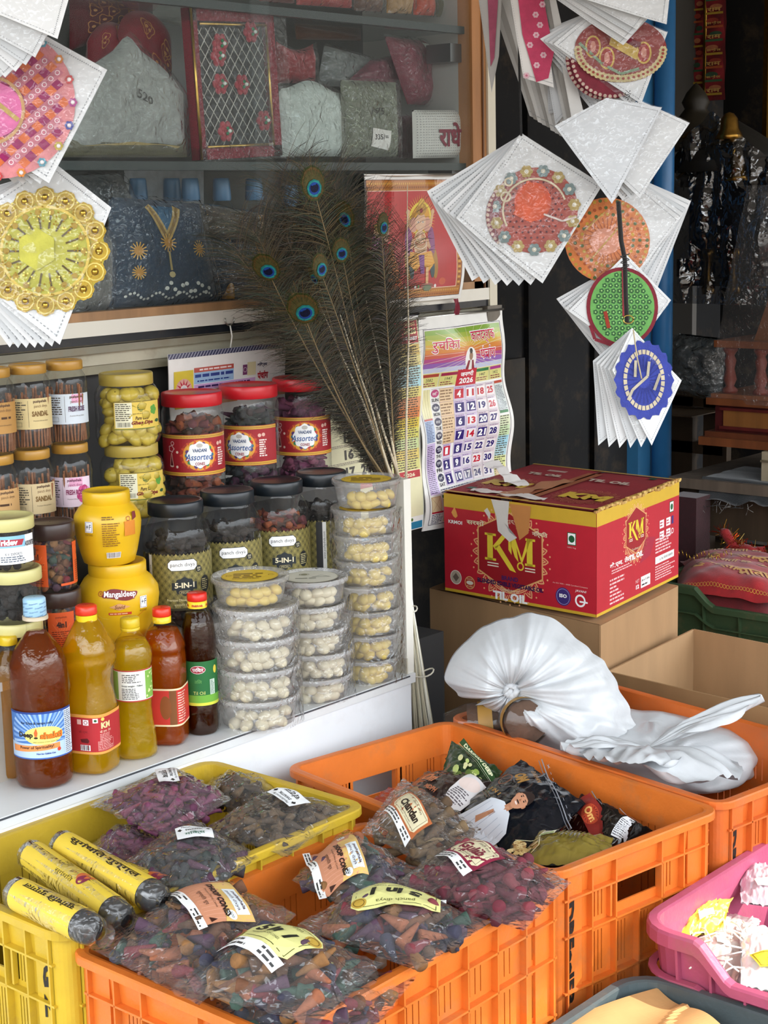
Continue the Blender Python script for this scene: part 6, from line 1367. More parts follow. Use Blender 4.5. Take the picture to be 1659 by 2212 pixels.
def petal(par, kn, d, L, W, up, seed, bow=.03):
    """a puffed flap of bag plastic gathered at the knot"""
    m = MB(); d = Vector(d).normalized(); side = d.cross(Vector(up)).normalized(); nn = side.cross(d)
    def F(u, v, s=1):
        w_ = W*(.06+sin(min(1, v*1.05)*pi*.62)*.95); a = (u-.5)*2
        wr = (1-3*abs(noise.noise(Vector((a*2.6, seed, v*.7)))))*.009*min(1, v*2)+(1-3*abs(noise.noise(Vector((a*4.5, seed+4, v*1.8)))))*.0035*min(1, v*3)+.010*noise.noise(Vector((a*2, v*3, seed+9)))*v
        end = sqrt(max(0, 1-a*a*.55)); return kn+d*L*v*end+side*a*w_+nn*(bow*sin(v*pi)*(1-a*a)*s+wr)
    m.grid(lambda u, v: F(u, v), 36, 30, 'd9dcdf'); m.grid(lambda u, v: F(u, v, -.8), 36, 30, 'd9dcdf'); m.build('gathered_fold', 'whitebag', par)
# silhouette of the knotted bag as seen from the street, radii about the knot
OUTL = [(1066, 1508), (1045, 1524), (1027, 1530), (992, 1504), (964, 1467), (977, 1431), (1013, 1389), (1053, 1357), (1103, 1341), (1155, 1330), (1202, 1344), (1239, 1378), (1276, 1410), (1307, 1436), (1334, 1486), (1360, 1541), (1386, 1604), (1345, 1650), (1255, 1632), (1176, 1612), (1121, 1592), (1094, 1582), (1080, 1545)]
KP = (1100, 1491); DK = 3.0; kn = ad(KP[0], KP[1], DK)
PO = sorted((atan2(-(y-KP[1]), x-KP[0]), hypot(x-KP[0], y-KP[1])*(DK+.06)/FPX) for x, y in OUTL)
PO = [(PO[-1][0]-2*pi, PO[-1][1])]+PO+[(PO[0][0]+2*pi, PO[0][1])]
def RO_(a):
    for (a0, r0), (a1, r1) in zip(PO, PO[1:]):
        if a0 <= a <= a1: t_ = (a-a0)/(a1-a0); t_ = t_*t_*(3-2*t_); return r0+(r1-r0)*t_
    return PO[0][1]
t = thing('carrier_bag', 'knotted white carrier bag bulging out of the rear orange crate', 'bag', kn, 0)
nf = -_f; m = MB()
def FBAG(u, v, front):
    a = -pi+2*pi*u; R = RO_(a); d = CR*cos(a)+CU*sin(a); p2 = Vector((cos(a), sin(a), 0))*R*v
    rid = lambda q: 1-2.6*abs(noise.noise(q))
    pl = rid(Vector((cos(a)*3.4, sin(a)*3.4, 1.7)))*.010+rid(Vector((cos(a)*8, sin(a)*8, 4.2)))*.005
    pl *= min(1, v*4)*(1-.55*v)
    lo = .016*noise.noise(Vector((p2.x*16, p2.y*16, 5)))+rid(Vector((p2.x*22+3, p2.y*14, 8)))*.005
    # crease where the front flap crosses to the far right, and a hollow under it
    cr = -.020*math.exp(-((a-.30)/.10)**2)*min(1, v*3)+.016*math.exp(-((a-.12)/.13)**2)*min(1, v*2)-.022*math.exp(-((a-.95)/.12)**2)*max(0, .75-v)
    if front: h = min(.075, R*.50)*sin(pi*min(1, v**.75)*.86)*(1-.25*v)+pl+lo*min(1, v*3)*(1-v**4)+cr*(1-v**3)-.045*v**4
    else: h = -.045-.12*sqrt(max(0, 1-v*v))*min(1, R/.12)+lo*.5*(1-v)
    return d*R*v+nf*h
m.grid(lambda u, v: FBAG(u, v, True), 220, 60, 'd9dcdf'); m.grid(lambda u, v: FBAG(u, v, False), 110, 20, 'd9dcdf'); m.build('bag_body', 'whitebag', t)
m = MB()
for i in range(6): q = i*1.05; m.tube([nf*.030+(CR*cos(q+k*.9)+CU*sin(q+k*.9))*(.010+.004*sin(i+k))+nf*(.006*sin(k*1.3+i)) for k in range(5)], .0065, 'd9dcdf', 8)
m.ball(nf*.022, .014, 'd9dcdf', 10, 8); m.build('knot', 'whitebag', t)
petal(t, nf*.025, CR*.10-CU*1+nf*.1, .085, .016, nf, 4, .008); petal(t, nf*.025, CR*.42-CU*.9+nf*.1, .075, .014, nf, 7, .008)
# jars peeping out of the bag
def lyingjar(label, p, d, r, L):
    t = thing('plastic_jar', label, 'jar', p, 0); d = Vector(d).normalized(); t.rotation_euler = d.to_track_quat('Z', 'Y').to_euler()
    m = MB(); m.lathe([(.001, 0), (r*.9, .002), (r, .01), (r*.97, .02), (r, .024), (r, L*.6), (r*.8, L*.8), (r*.6, L)], 'ffffff', 36, cap=False); m.build('body', 'jarclear', t)
    m = MB(); m.lathe([(.001, .008), (r*.88, .008), (r*.9, L*.6), (.001, L*.6)], '5a4030', 24, cap=False, rib=lambda a, z: 1+.04*cos(a*17)); m.build('sticks', 'cone', t)
    m = MB(); m.lathe([(r*1.01, L*.18), (r*1.01, L*.42)], 'a8803c', 36, cap=False); m.build('label', 'paper', t)
    return t
lyingjar('brown jar lying on its side, left of the carrier bag knot', ad(1090, 1558, 3.05), -CR+_f*.1-CU*.1, .040, .11)
lyingjar('brown jar end peeping through the hole under the carrier bag knot', ad(1140, 1562, 2.925), -CR*.1+_f*1, .042, .10)
# second, flatter bag
c2 = az(1490, 1640, .55)
t, kn = ellbag('flat translucent white bag lying at the near end of the rear orange crate', az(1400, 1625, .50), (.20, .13, .060), R_(-70), az(1400, 1615, .575), 9, amp=.010)
petal(t, kn, CR*1+CU*.38+_f*.2, .225, .050, CU, 11, .012); petal(t, kn, -CR*.6-_f*.9-CU*.1, .14, .09, CU, 12, .01); petal(t, kn, CR*.8-_f*.8-CU*.25, .17, .11, CU, 13, .015); petal(t, kn, -CR*1+_f*.1, .15, .06, CU, 14, .01)
# ================================================================ pink, grey and green baskets
def dipx(Lx, a, b, d):
    def f(x, y):
        if x > -Lx/2+.04: return 0
        return d*min(1, max(0, (b-y)/.05))
    return f
pc0 = az(1380, 1990, .47)
pl = tub_crate('dusty pink plastic basket with dipped front, full of sachets', (pc0.x+.225, pc0.y-.175, .23), 0, .44, .34, .24, 'a8506c', dipx(.44, -.22, .075, .05))
def d_yel(pr): pr.rect(-.03, -.02, .03, .02, 'e8c83c', 1); pr.frame(-.027, -.017, .027, .017, .001, '7a6a20', 2); pr.ring(0, 0, .008, .0015, '7a5a20', 3, wob=.2, k=4)
def d_none(pr): pr.rect(-.012, -.008, .012, .008, 'f0ece0', 1)
for i, (q, zz, c_, lb) in enumerate([([(1490, 1950), (1580, 1940), (1560, 2010), (1450, 2030)], .415, 'e6cc4c', 'yellow folded paper sachet at the far corner of the pink basket'), ([(1540, 1965), (1640, 1985), (1590, 2120), (1470, 2060)], .40, 'e8d8d0', 'clear sachet of white cotton wicks in the pink basket'), ([(1600, 1860), (1680, 1870), (1680, 1960), (1600, 1950)], .43, 'c8b0b8', 'clear sachet standing against the far wall of the pink basket'), ([(1600, 1995), (1720, 2010), (1720, 2150), (1600, 2130)], .42, 'f4f2ee', 'white paper packet with yellow label in the pink basket'), ([(1500, 2040), (1640, 2060), (1620, 2150), (1480, 2110)], .38, 'e8e0dc', 'pale sachet beneath the wick sachet in the pink basket')]):
    t = quadbag('sachet', lb, 'sachet', q, zz, .014, None, 0, 'film', seed=60+i, mat='glosspaper', lump=.004, flap=.05, printfn=d_yel if i in (3,) else d_none, lab=(.6, .35, .4), lsc=1, tiltz=(.02, .02, 0, 0) if i in (0, 2) else (0, 0, 0, 0))
    for c_o in t.children:
        if c_o.name.startswith('body'): ca = c_o.data.color_attributes['Col']; ca.data.foreach_set('color', list(hx(c_))*len(ca.data))
    if i in (1, 4):   # wicks
        for k in range(26):
            m = MB(); a = az(1500+random.uniform(0, 120), 1985+random.uniform(0, 110), zz+.02); d = Vector((random.uniform(-1, 1), random.uniform(-1, 1), 0)).normalized()*.05
            if i == 1: m.tube([a, a+d*.5+Vector((.006, .004, .004)), a+d], .0014, 'f4eee4', 5); o = m.build('cotton_wick', 'cloth'); tag(o, 'white cotton wick in the clear sachet of the pink basket', 'wick', 'cotton wicks in the pink basket')
gl = az(1385, 2092, .396)
tub_crate('dark grey plastic basket at the bottom edge holding a torn cardboard piece', (gl.x-.185, gl.y-.195, .156), R_(0), .34, .38, .24, '4a5456', None)
cq = [(1420, 2135), (1575, 2225), (1330, 2330), (1180, 2225)]
m = MB(); Pq = [az(x, y, .385) for x, y in cq]; cen = sum(Pq, Vector())/4
m.grid(lambda s, v: (Pq[3]*(1-s)+Pq[2]*s)*(1-v)+(Pq[0]*(1-s)+Pq[1]*s)*v-cen+Vector((0, 0, .006*sin(s*7+v*3)+(.004 if abs(s-.5+.1*sin(v*8)) < .04 else 0))), 30, 20, 'b88c58', smooth=False)
m.grid(lambda s, v: (Pq[3]*(1-s)+Pq[2]*s)*(1-v)+(Pq[0]*(1-s)+Pq[1]*s)*v-cen+Vector((0, 0, -.006+.006*sin(s*7+v*3))), 12, 10, 'b0885a', smooth=False)
o = m.build('cardboard_piece', 'cardboard', loc=cen); tag(o, 'creased torn sheet of brown cardboard sitting in the dark grey basket', 'cardboard')
gc = az(1440, 1256, .50)
tub_crate('dark green plastic basket holding red cloth, right of the oil carton', (gc.x+.20, gc.y-.22, .22), R_(0), .40, .54, .28, '3c5238', dipx(.40, 0, .13, .045))
# red cloths with gold print and tinsel
rc = thing('prayer_cloth', 'folded red prayer cloth with gold lettering bulging from the green basket', 'cloth', az(1545, 1265, .49), 0)
oo = rc.location.copy(); a_, b_, c_, d_ = [az(x, y, .49)-oo for x, y in ((1462, 1222), (1700, 1235), (1690, 1300), (1465, 1266))]
def RS(s, v, h=0): p = (d_*(1-s)+c_*s)*(1-v)+(a_*(1-s)+b_*s)*v; k = (1-(2*s-1)**4)*(1-(2*v-1)**4); return p+Vector((0, 0, .055*k+.008*noise.noise(Vector((s*6, v*6, 3)))+h-.01))
m = MB(); m.grid(lambda s, v: RS(s, v), 40, 30, 'a8141c'); m.grid(lambda s, v: RS(s, v, -.03)-Vector((0, 0, .02)), 10, 8, '7c1018'); m.build('cloth_body', 'cloth', rc)
pr = Print('x', lambda u, v, h: RS(min(1, max(0, .5+u)), min(1, max(0, .5+v)), .0015+h), .04, both=True)
for k in range(30): s = -.46+.92*k/29; pr.ring(s, .40, .016, .004, 'd89a3c', 2, 10, wob=.3, k=3); pr.ring(s, -.44, .016, .004, 'd89a3c', 2, 10)
for (tx, x, y, w_, r_) in (('जय माता दी', -.05, .20, .5, -.3), ('शक्ति', -.05, -.10, .42, -.5), ('माता', .22, -.18, .30, .3), ('ॐ', .30, .16, .14, 0), ('राम', -.30, -.05, .2, 1.2)): pr.text(tx, x, y, w_, .14, 'dca040', 3, bold=.03, rot=r_)
pr.build('gold_print', rc, 'cloth')
rc2 = cp(rc, Vector(rc.location)+Vector((.16, .03, -.005)), R_(12), 'second red prayer cloth behind, mostly under the gold tinsel'); 
ts = thing('tinsel_garland', 'red and gold tinsel garland heaped on the red prayer cloth', 'tinsel', az(1600, 1215, .56), 0); o_ = ts.location.copy()
m = MB(); m2 = MB()
for (x0, y0, x1, y1) in ((1560, 1150, 1659, 1230), (1600, 1180, 1690, 1290), (1570, 1190, 1680, 1200)):
    A_, B_ = ad(x0, y0, 4.7)-o_, ad(x1, y1, 4.6)-o_
    m2.tube([A_+(B_-A_)*k/8+Vector((0, .01*sin(k), .012*sin(k*1.7))) for k in range(9)], .014, '9c1a1c', 8)
    for k in range(230):
        p = A_+(B_-A_)*random.random(); d = Vector((random.gauss(0, 1), random.gauss(0, 1), random.gauss(0, 1))).normalized()*random.uniform(.02, .042); s = d.cross(Vector((1, .3, .2))).normalized()*.0009
        m.add([p-s, p+s, p+d+s*.6, p+d-s*.6], [(0, 1, 2, 3)], random.choice(['d8b048', 'c8401c', 'b81c1c', 'e8c870', 'a87c28']))
m2.build('cord', 'cloth', ts); m.build('strands', 'gold', ts)
m = MB()
for k in range(16): p = az(1460+k*8, 1205-6*sin(k), .56); m.tube([p, p+Vector((.004*sin(k*3), .004, .014))], .001, 'd8b048', 4)
tag(m.build('gold_fringe', 'gold'), 'thin gold fringe along the far edge of the red prayer cloth', 'fringe')
# ================================================================ things in the showcase
def shelfpack(label, name, cat, C4, Y, th, col, draw=None, mat='cloth', seed=1, cover=True, lump=.004, k=.00097, shape=None):
    """soft flat packet standing on a shelf; C4 = image corners TL,TR,BR,BL at depth Y"""
    P = [ay(x, y, Y) for x, y in C4]; c = sum(P, Vector())/4; Q = [p-c for p in P]
    t = thing(name, label, cat, c, 0)
    def bil(s, v): 
        if shape: v = v*shape(s)
        return (Q[3]*(1-s)+Q[2]*s)*(1-v)+(Q[0]*(1-s)+Q[1]*s)*v
    def F(s, v, sg, g=0): e = (1-(2*s-1)**6)*(1-(2*v-1)**6); return bil(.5+(s-.5)*(1+g), .5+(v-.5)*(1+g))+Vector((0, -sg*(th*e*.5+g*.05)-lump*noise.noise(Vector((s*5, v*5, seed)))*e, 0))
    m = MB(); m.grid(lambda s, v: F(s, v, 1), 24, 24, col); m.grid(lambda s, v: F(s, v, -1), 8, 8, col); m.build('packet_body', mat, t)
    if draw:
        pr = Print('x', lambda u, v, h: F(.5+u, .5+v, 1)+Vector((0, -.0012-h, 0)), .06, both=True, eps=.0003); draw(pr); pr.build('front_pattern', t, 'paper')
    if cover: m = MB(); m.grid(lambda s, v: F(s, v, 1, .07)+Vector((0, -.004-.003*noise.noise(Vector((s*9, v*9, seed+3))), 0)), 24, 24); m.build('film', 'film', t)
    return t
# lattice panel with roses
pc = [ay(x, y, 2.43) for x, y in ((396, 18), (582, 22), (600, 338), (424, 345))]; cc = sum(pc, Vector())/4
U = (pc[1]-pc[0]+pc[2]-pc[3]).normalized(); V = (pc[0]-pc[3]+pc[1]-pc[2]).normalized(); wd = ((pc[1]-pc[0]).length+(pc[2]-pc[3]).length)/2; hg = ((pc[0]-pc[3]).length+(pc[1]-pc[2]).length)/2
t = thing('lattice_panel', 'maroon velvet frame with gold rods, white lattice and red roses in the showcase', 'decorative panel', cc, 0)
fm = flatmp((0, -.012, 0), U, V); a, b = wd/2, hg/2
m = MB()
def bx(m, x0, y0, x1, y1, d, col): m.add([fm(x, y, 0)+Vector((0, dd, 0)) for dd in (0, d) for x, y in ((x0, y0), (x1, y0), (x1, y1), (x0, y1))], [(0, 1, 2, 3), (7, 6, 5, 4), (0, 4, 5, 1), (1, 5, 6, 2), (2, 6, 7, 3), (3, 7, 4, 0)], col)
for q in ((-a, -b, a, -b+.022), (-a, b-.024, a, b), (-a, -b, -a+.020, b), (a-.024, -b, a, b)): bx(m, *q, .022, '8c1a30')
m.build('velvet_frame', 'fluff', t)
m = MB(); bx(m, -a+.01, -b+.01, a-.01, b-.01, .004, '20262a'); o = m.build('backing', 'cloth', t); o.location = (0, .012, 0)
m = MB()
for x0, y0, x1, y1 in ((-a+.002, -b, -a+.002, b), (a-.028, -b+.02, a-.028, b-.03), (-a+.022, b-.03, a-.028, b-.03), (-a+.02, -b+.024, a-.028, -b+.024)): m.tube([fm(x0, y0, .004), fm(x1, y1, .004)], .0028, 'e0b860', 8)
m.build('gold_rods', 'gold', t)
m = MB(); x0, x1, y0, y1 = -a+.022, a-.030, -b+.026, b-.034
for i in range(-10, 12):
    for sg in (1, -1):
        P_ = []; s0 = i*.030
        for k in range(61):
            x = x0+(x1-x0)*k/60; y = y0+s0*1.0+sg*(x-x0)*1.35+(0 if sg > 0 else .10)
            if y0 <= y <= y1: P_.append(fm(x, y, -.002+.001*sg))
        if len(P_) > 2: m.tube([P_[0], P_[-1]], .0009, 'e2e0d8', 5)
m.build('lattice', 'plastic', t)
for i, (x, y) in enumerate(((-.048, .075), (.038, .098), (-.055, .052), (.004, -.002), (-.050, -.090), (.058, -.072), (-.055, .0))):
    m = MB(); c = fm(x, y, .010)
    for r in range(3):
        for j in range(6): aa = j*pi/3+r*.5; m.ball(c+U*cos(aa)*(.013-.004*r)+V*sin(aa)*(.013-.004*r)+Vector((0, -.003*r, 0)), .0085-.0015*r, 'b02038', 7, 5, (1, .5, 1))
    ro_ = m.build('rose', 'cloth', t)
    m = MB(); m.ball(c+Vector((0, -.012, 0)), .004, 'f0f0ec', 7, 5); [m.ball(c+U*.006*cos(q)+V*.006*sin(q)+Vector((0, -.009, 0)), .0035, '2c8a5c', 6, 4) for q in (0, 2, 4)]; m.build('rose_centre', 'plastic', ro_)
m = MB(); m.grid(lambda s, v: fm(-a*1.10+2.2*a*s, -b*1.03+2.06*b*v, .022+.005*noise.noise(Vector((s*5, v*8, 2)))), 20, 30); m.build('film', 'film', t)
# grey-white dome packet, price 520
dome = lambda s: .52+.48*(math.exp(-((s-.5)/.10)**2)*.28+(1-abs(2*s-1)**2.2)*.72)
def d520(pr):
    pr.text('520', .08, .02, .13, .075, '2a2a2a', 4, bold=.01); pr.rect(-.44, -.42, .44, -.39, 'b8a46c', 2); pr.rect(-.44, -.50, .44, -.46, '6a6048', 2)
shelfpack('pale grey domed cloth packet marked 520 in black ink', 'cloth_packet', 'packet', [(150, 78), (392, 78), (400, 335), (132, 335)], 2.45, .05, '9aa09c', d520, seed=4, shape=dome)
for i, (q, lb) in enumerate((([(232, 20), (370, 25), (365, 190), (280, 150)], 'red velvet paisley pad leaning behind the domed packet, right one'), ([(188, 50), (280, 45), (275, 150), (190, 140)], 'red velvet paisley pad leaning behind the domed packet, left one'), ([(150, 0), (300, 0), (300, 60), (150, 110)], 'dark red embroidered cloth behind the velvet pads'))):
    def dv(pr):
        for k in range(7): x, y = random.uniform(-.3, .3), random.uniform(-.3, .35); pr.ring(x, y, .09, .014, 'b8743c', 2, 16, ry=.12, wob=.25, k=3); pr.disc(x, y, .03, 'c88850', 2, 8)
    shelfpack(lb, 'velvet_pad', 'velvet pad', q, 2.53+.03*i, .05, ('7c1626', '84182a', '5c1420')[i], dv, 'cloth', seed=8+i, cover=False, shape=(lambda s: .55+.45*(1-abs(2*s-1)**2.5)) if i < 2 else None)
def dpr(px, txt):
    def f(pr):
        pr.poly([(-.02, .28), (.13, .26), (.15, .44), (-.0, .46)], 'e8e8e4', 3); pr.text(txt, .065, .37, .10, .07, '222222', 5, rot=-.1, shear=.3)
    return f
def dtex(c1, n=120):
    def f(pr):
        for k in range(n): x, y = random.uniform(-.46, .46), random.uniform(-.46, .46); pr.line([(x, y), (x+random.uniform(-.05, .05), y+random.uniform(-.05, .05))], .006, c1, 2)
    return f
def comb(*fs):
    def f(pr):
        for g in fs: g(pr)
    return f
wave = lambda s: .86+.14*sin(s*pi)**2*1.0
shelfpack('shiny white scalloped cloth packet to the right of the lattice panel', 'cloth_packet', 'packet', [(602, 168), (735, 180), (740, 338), (606, 338)], 2.43, .04, 'c4d2cc', dtex('e6efe8'), seed=11, shape=wave)
def d335(pr): pr.poly([(-.10, -.36), (.22, -.42), (.26, -.16), (-.08, -.12)], 'ecebe6', 4); pr.text('335/=', .08, -.24, .24, .07, '161616', 6, bold=.02); pr.text('195', .02, .10, .26, .09, '22261e', 4, shear=.3); pr.bars(-.04, -.36, .16, -.29) if 0 else None
shelfpack('glittery olive silver packet with white price sticker', 'cloth_packet', 'packet', [(735, 172), (855, 178), (860, 338), (738, 340)], 2.42, .04, '6c7462', comb(dtex('aab89a', 160), dtex('3c4434', 120), d335), seed=12)
shelfpack('bright red scalloped cloth packet behind the white packet', 'cloth_packet', 'packet', [(596, 88), (676, 95), (680, 180), (598, 180)], 2.56, .04, '9c1c28', dtex('b83038', 30), seed=13, shape=lambda s: 1-.18*sin(s*pi))
shelfpack('clear folded grey packet between the red and maroon packets', 'cloth_packet', 'packet', [(700, 98), (800, 125), (800, 190), (685, 185)], 2.56, .03, '6c7472', None, seed=14)
shelfpack('large maroon embossed cloth packet with white price sticker', 'cloth_packet', 'packet', [(830, 78), (968, 95), (990, 232), (880, 225)], 2.50, .05, '7c1c38', comb(dtex('5c1028', 90), dpr(0, '250/-')), seed=15)
shelfpack('dull maroon cloth packet lying left of the large maroon packet', 'cloth_packet', 'packet', [(800, 130), (900, 110), (905, 200), (745, 180)], 2.54, .04, '70203a', dtex('501028', 60), seed=16)
shelfpack('white dotted packet standing behind the one lettered in maroon', 'cloth_packet', 'packet', [(975, 158), (1008, 160), (1012, 232), (978, 230)], 2.55, .02, 'b8b8b0', lambda pr: pr.disc(.2, .35, .22, '8c2438', 3, ry=.13), seed=17)
def drad(pr):
    for i in range(26):
        for j in range(18): pr.disc(-.46+i*.037, -.46+j*.055, .007, '8c8c90', 2, 6, ry=.010)
    pr.text('राधे', .04, -.02, .38, .52, '7c1c34', 4, bold=.03)
shelfpack('white dotted packet lettered in maroon Hindi at the right end of the shelf', 'cloth_packet', 'packet', [(890, 238), (1016, 238), (1018, 340), (892, 342)], 2.41, .03, 'd2d2cc', drad, 'paper', seed=18, cover=False, lump=.001)
shelfpack('clear crumpled bag with dark red cloth between the olive and dotted packets', 'cloth_packet', 'packet', [(862, 250), (895, 250), (895, 342), (862, 342)], 2.50, .03, '4c1c2c', None, seed=19)
# top shelf row
for i, (q, c_, lb) in enumerate((([(640, 0), (760, 0), (760, 18), (640, 10)], 'a81c1c', 'red packet on the top shelf, left'), ([(765, 0), (825, 0), (825, 26), (765, 22)], '5c3a28', 'brown packet on the top shelf, second'), ([(835, 0), (890, 0), (890, 30), (835, 28)], 'b08a58', 'beige beaded packet on the top shelf'), ([(893, 0), (935, 0), (938, 34), (893, 32)], 'c0401c', 'orange packet on the top shelf'), ([(940, 0), (1020, 0), (1020, 42), (942, 36)], '4a4c28', 'olive packet at the right end of the top shelf'), ([(560, 0), (636, 0), (636, 8), (560, 2)], '6c1c1c', 'dark red packet at the left of the top shelf'))):
    q = [(x, y-90 if k < 2 else y) for k, (x, y) in enumerate(q)]
    shelfpack(lb, 'small_packet', 'packet', q, 2.45, .03, c_, dtex('d8a060', 20), seed=30+i)
for i, (q, c_, lb) in enumerate((([(635, 50), (780, 60), (780, 88), (640, 85)], '5a3418', 'brown beaded garland bundle in the dim back of the shelf'), ([(330, 0), (400, 0), (400, 60), (330, 40)], 'b0b0a8', 'white folded packet at the top behind the velvet pads'), ([(140, 300), (400, 300), (405, 340), (130, 340)], '5c5a44', 'flat olive packet under the domed packet'))):
    shelfpack(lb, 'cloth_packet', 'packet', q, 2.62 if i < 2 else 2.44, .02, c_, None, seed=40+i, cover=False)
# lower shelf: small bottles, blue dress packets, bangles
for i, (px, D_) in enumerate(((300, 2.55), (373, 2.56), (413, 2.5), (480, 2.5), (550, 2.5), (628, 2.5), (660, 2.56))):
    p = ay(px, 445, D_); z0 = 1.3125
    t = thing('attar_bottle', 'small blue-capped oil vial on the lower shelf, '+('first from the left', 'second from the left', 'third from the left', 'fourth from the left', 'fifth from the left', 'sixth from the left, behind feathers', 'last on the right, behind feathers')[i], 'bottle', (p.x, p.y, z0), face(p), 'blue-capped vials on the lower shelf')
    zt = ay(px, 385 if i < 5 else 400, D_).z-z0
    m = MB(); m.lathe([(.019, 0), (.021, .004), (.021, zt-.055), (.015, zt-.045), (.014, zt-.038)], 'ffffff', 24, cap=False); m.build('body', 'jarclear', t)
    m = MB(); m.lathe([(.019, .003), (.0195, zt-.075), (.001, zt-.075)], 'b07a28', 24, cap=False); m.build('oil', 'glosspaper', t)
    m = MB(); m.lathe([(.017, zt-.045), (.0185, zt-.040), (.0165, zt-.006), (.015, zt), (.001, zt)], '5c84a8', 30, cap=False, rib=lambda a, z: 1+.03*cos(a*12)); m.build('cap', 'plastic', t)
shelfpack('white cloth sheet hanging behind the blue-capped vials', 'cloth_sheet', 'cloth', [(268, 362), (440, 368), (440, 470), (268, 445)], 2.62, .01, 'c9ccd0', None, seed=50, cover=False)
def dblue(pr):
    for s_ in (-1, 1): pr.line([(s_*.16, .44), (0, .14)], .07, 'b89a54', 3); pr.line([(s_*.16, .44), (0, .14)], .03, '8c6c30', 4)
    pr.poly([(-.12, .44), (.12, .44), (0, .2)], '1c5a7c', 2)
    for x, y, r in ((0, .10, .08), (-.30, .02, .075), (.32, .05, .075), (-.30, -.18, .06)):
        for k in range(14): aa = 2*pi*k/14; pr.line([(x, y), (x+r*cos(aa), y+r*1.1*sin(aa))], .010, 'd8a848', 5)
        pr.disc(x, y, r*.55, 'c08a30', 6, 12)
    pr.line([(0, .02), (.01, -.16)], .02, 'b8a468', 4); pr.disc(.01, -.2, .03, 'd2c08c', 5, 8)
    for k in range(26): pr.disc(-.40+k*.032, -.40+.03*sin(k*.9), .013, 'd9dcd6', 4, 7)
    for k in range(12): pr.disc(-.05+k*.038, -.33+.05*sin(k*1.7), .020, 'e8ebe4', 5, 8)
shelfpack('navy doll dress packet with gold brooches and silver border in clear plastic', 'dress_packet', 'dress packet', [(235, 425), (430, 440), (470, 655), (235, 665)], 2.42, .05, '16344c', dblue, seed=51)
shelfpack('dark blue folded dress packet behind the navy one', 'dress_packet', 'dress packet', [(370, 450), (560, 500), (560, 640), (450, 650)], 2.50, .04, '10283c', None, seed=52)
shelfpack('grey lace packet at the left of the lower shelf', 'dress_packet', 'dress packet', [(150, 480), (240, 500), (240, 668), (150, 680)], 2.43, .04, '6c6c68', dtex('b0aea4', 80), seed=53)
shelfpack('clear crumpled plastic bag at the far left of the lower shelf', 'plastic_bag', 'bag', [(140, 380), (260, 375), (300, 470), (160, 500)], 2.52, .05, '3c4448', None, seed=54)
shelfpack('gold-trimmed brown packet on the lower shelf behind the feathers', 'dress_packet', 'dress packet', [(430, 440), (560, 460), (560, 520), (440, 510)], 2.46, .04, '4c4234', dtex('b8924c', 60), seed=55)
shelfpack('dark packet on the lower shelf right of the feathers', 'dress_packet', 'dress packet', [(560, 470), (820, 440), (820, 620), (560, 640)], 2.58, .03, '2c2c2c', dtex('5a4c3c', 50), seed=56)
# ================================================================ hanging doll-dress packets
def packet(label, C4, D, dress=None, ty=0, tp=0, group=None, seed=1, cover=True, col='dfe1e2', beads=None, curl=.006, cat='dress packet', name='dress_packet'):
    cx = sum(p[0] for p in C4)/4; cy = sum(p[1] for p in C4)/4; c = ad(cx, cy, D); k = D/FPX
    nn = (-_f+CR*math.tan(ty)+CU*math.tan(tp)).normalized()
    def hit(x, y): v = ray(x, y); return CP+v*((c-CP).dot(nn)/v.dot(nn))-c
    Q = [hit(*p) for p in C4]; V_ = (CU-nn*CU.dot(nn)).normalized(); U_ = V_.cross(nn)
    t = thing(name, label, cat, c, 0, group)
    dsp = lambda p: nn*(curl*noise.noise(Vector((p.dot(U_)*9, p.dot(V_)*9, seed))))
    def F(s, v, h): p = (Q[3]*(1-s)+Q[2]*s)*(1-v)+(Q[0]*(1-s)+Q[1]*s)*v; return p+dsp(p)+nn*h
    m = MB(); m.grid(lambda s, v: F(s, v, 0), 14, 14, col); m.grid(lambda s, v: F(s, v, -.0012), 6, 6, col); m.build('envelope', 'paper', t)
    sm = MB()
    for e in range(4):
        for i in range(34):
            w0, w1 = .03+.94*i/34, .03+.94*(i+.55)/34
            A = lambda w_, o: F(*((w_, .965-o), (.035+o, w_), (w_, .035+o), (.965-o, w_))[e], .0008)
            sm.add([A(w0, 0), A(w1, 0), A(w1, .007), A(w0, .007)], [(0, 1, 2, 3)], '8c9094')
    sm.build('seam', 'paper', t)
    if dress:
        def mp(u, v, h): p = (U_*u+V_*v)*k; return p+dsp(p)+nn*(.0015+h*2)
        pr = Print('x', mp, 26, eps=.0003, both=True); dress(pr); pr.build('doll_dress', t, 'cloth')
        if beads:
            m = MB()
            for x, y, r, c_ in beads: p = (U_*x+V_*y)*k; m.ball(p+dsp(p)+nn*.004, r*k, c_, 7, 5)
            m.build('beads', 'gold' if beads[0][3] in ('c9a84c', 'd8c05c') else 'glosspaper', t)
    if cover: m = MB(); m.grid(lambda s, v: F(s, v, .006+.002*noise.noise(Vector((s*8, v*8, seed)))), 12, 12); m.build('film', 'film', t)
    return t
def rot(C4, a, piv, dx=0, dy=0):
    return [(piv[0]+(x-piv[0])*cos(a)-(y-piv[1])*sin(a)+dx, piv[1]+(x-piv[0])*sin(a)+(y-piv[1])*cos(a)+dy) for x, y in C4]
def fan(lbl, C4, D, n, a0, piv, step=.009, dress=None, gr='', dx=0, dy=0):
    for i in range(n): packet(lbl, rot(C4, a0*(i+1), piv, dx*(i+1), dy*(i+1)), D+step*(i+1), dress if i < 2 else None, group=gr, seed=i+20, cover=i == 0, col=('d9dbdc', 'cfd2d4', 'e2e3e4')[i % 3], curl=.003)
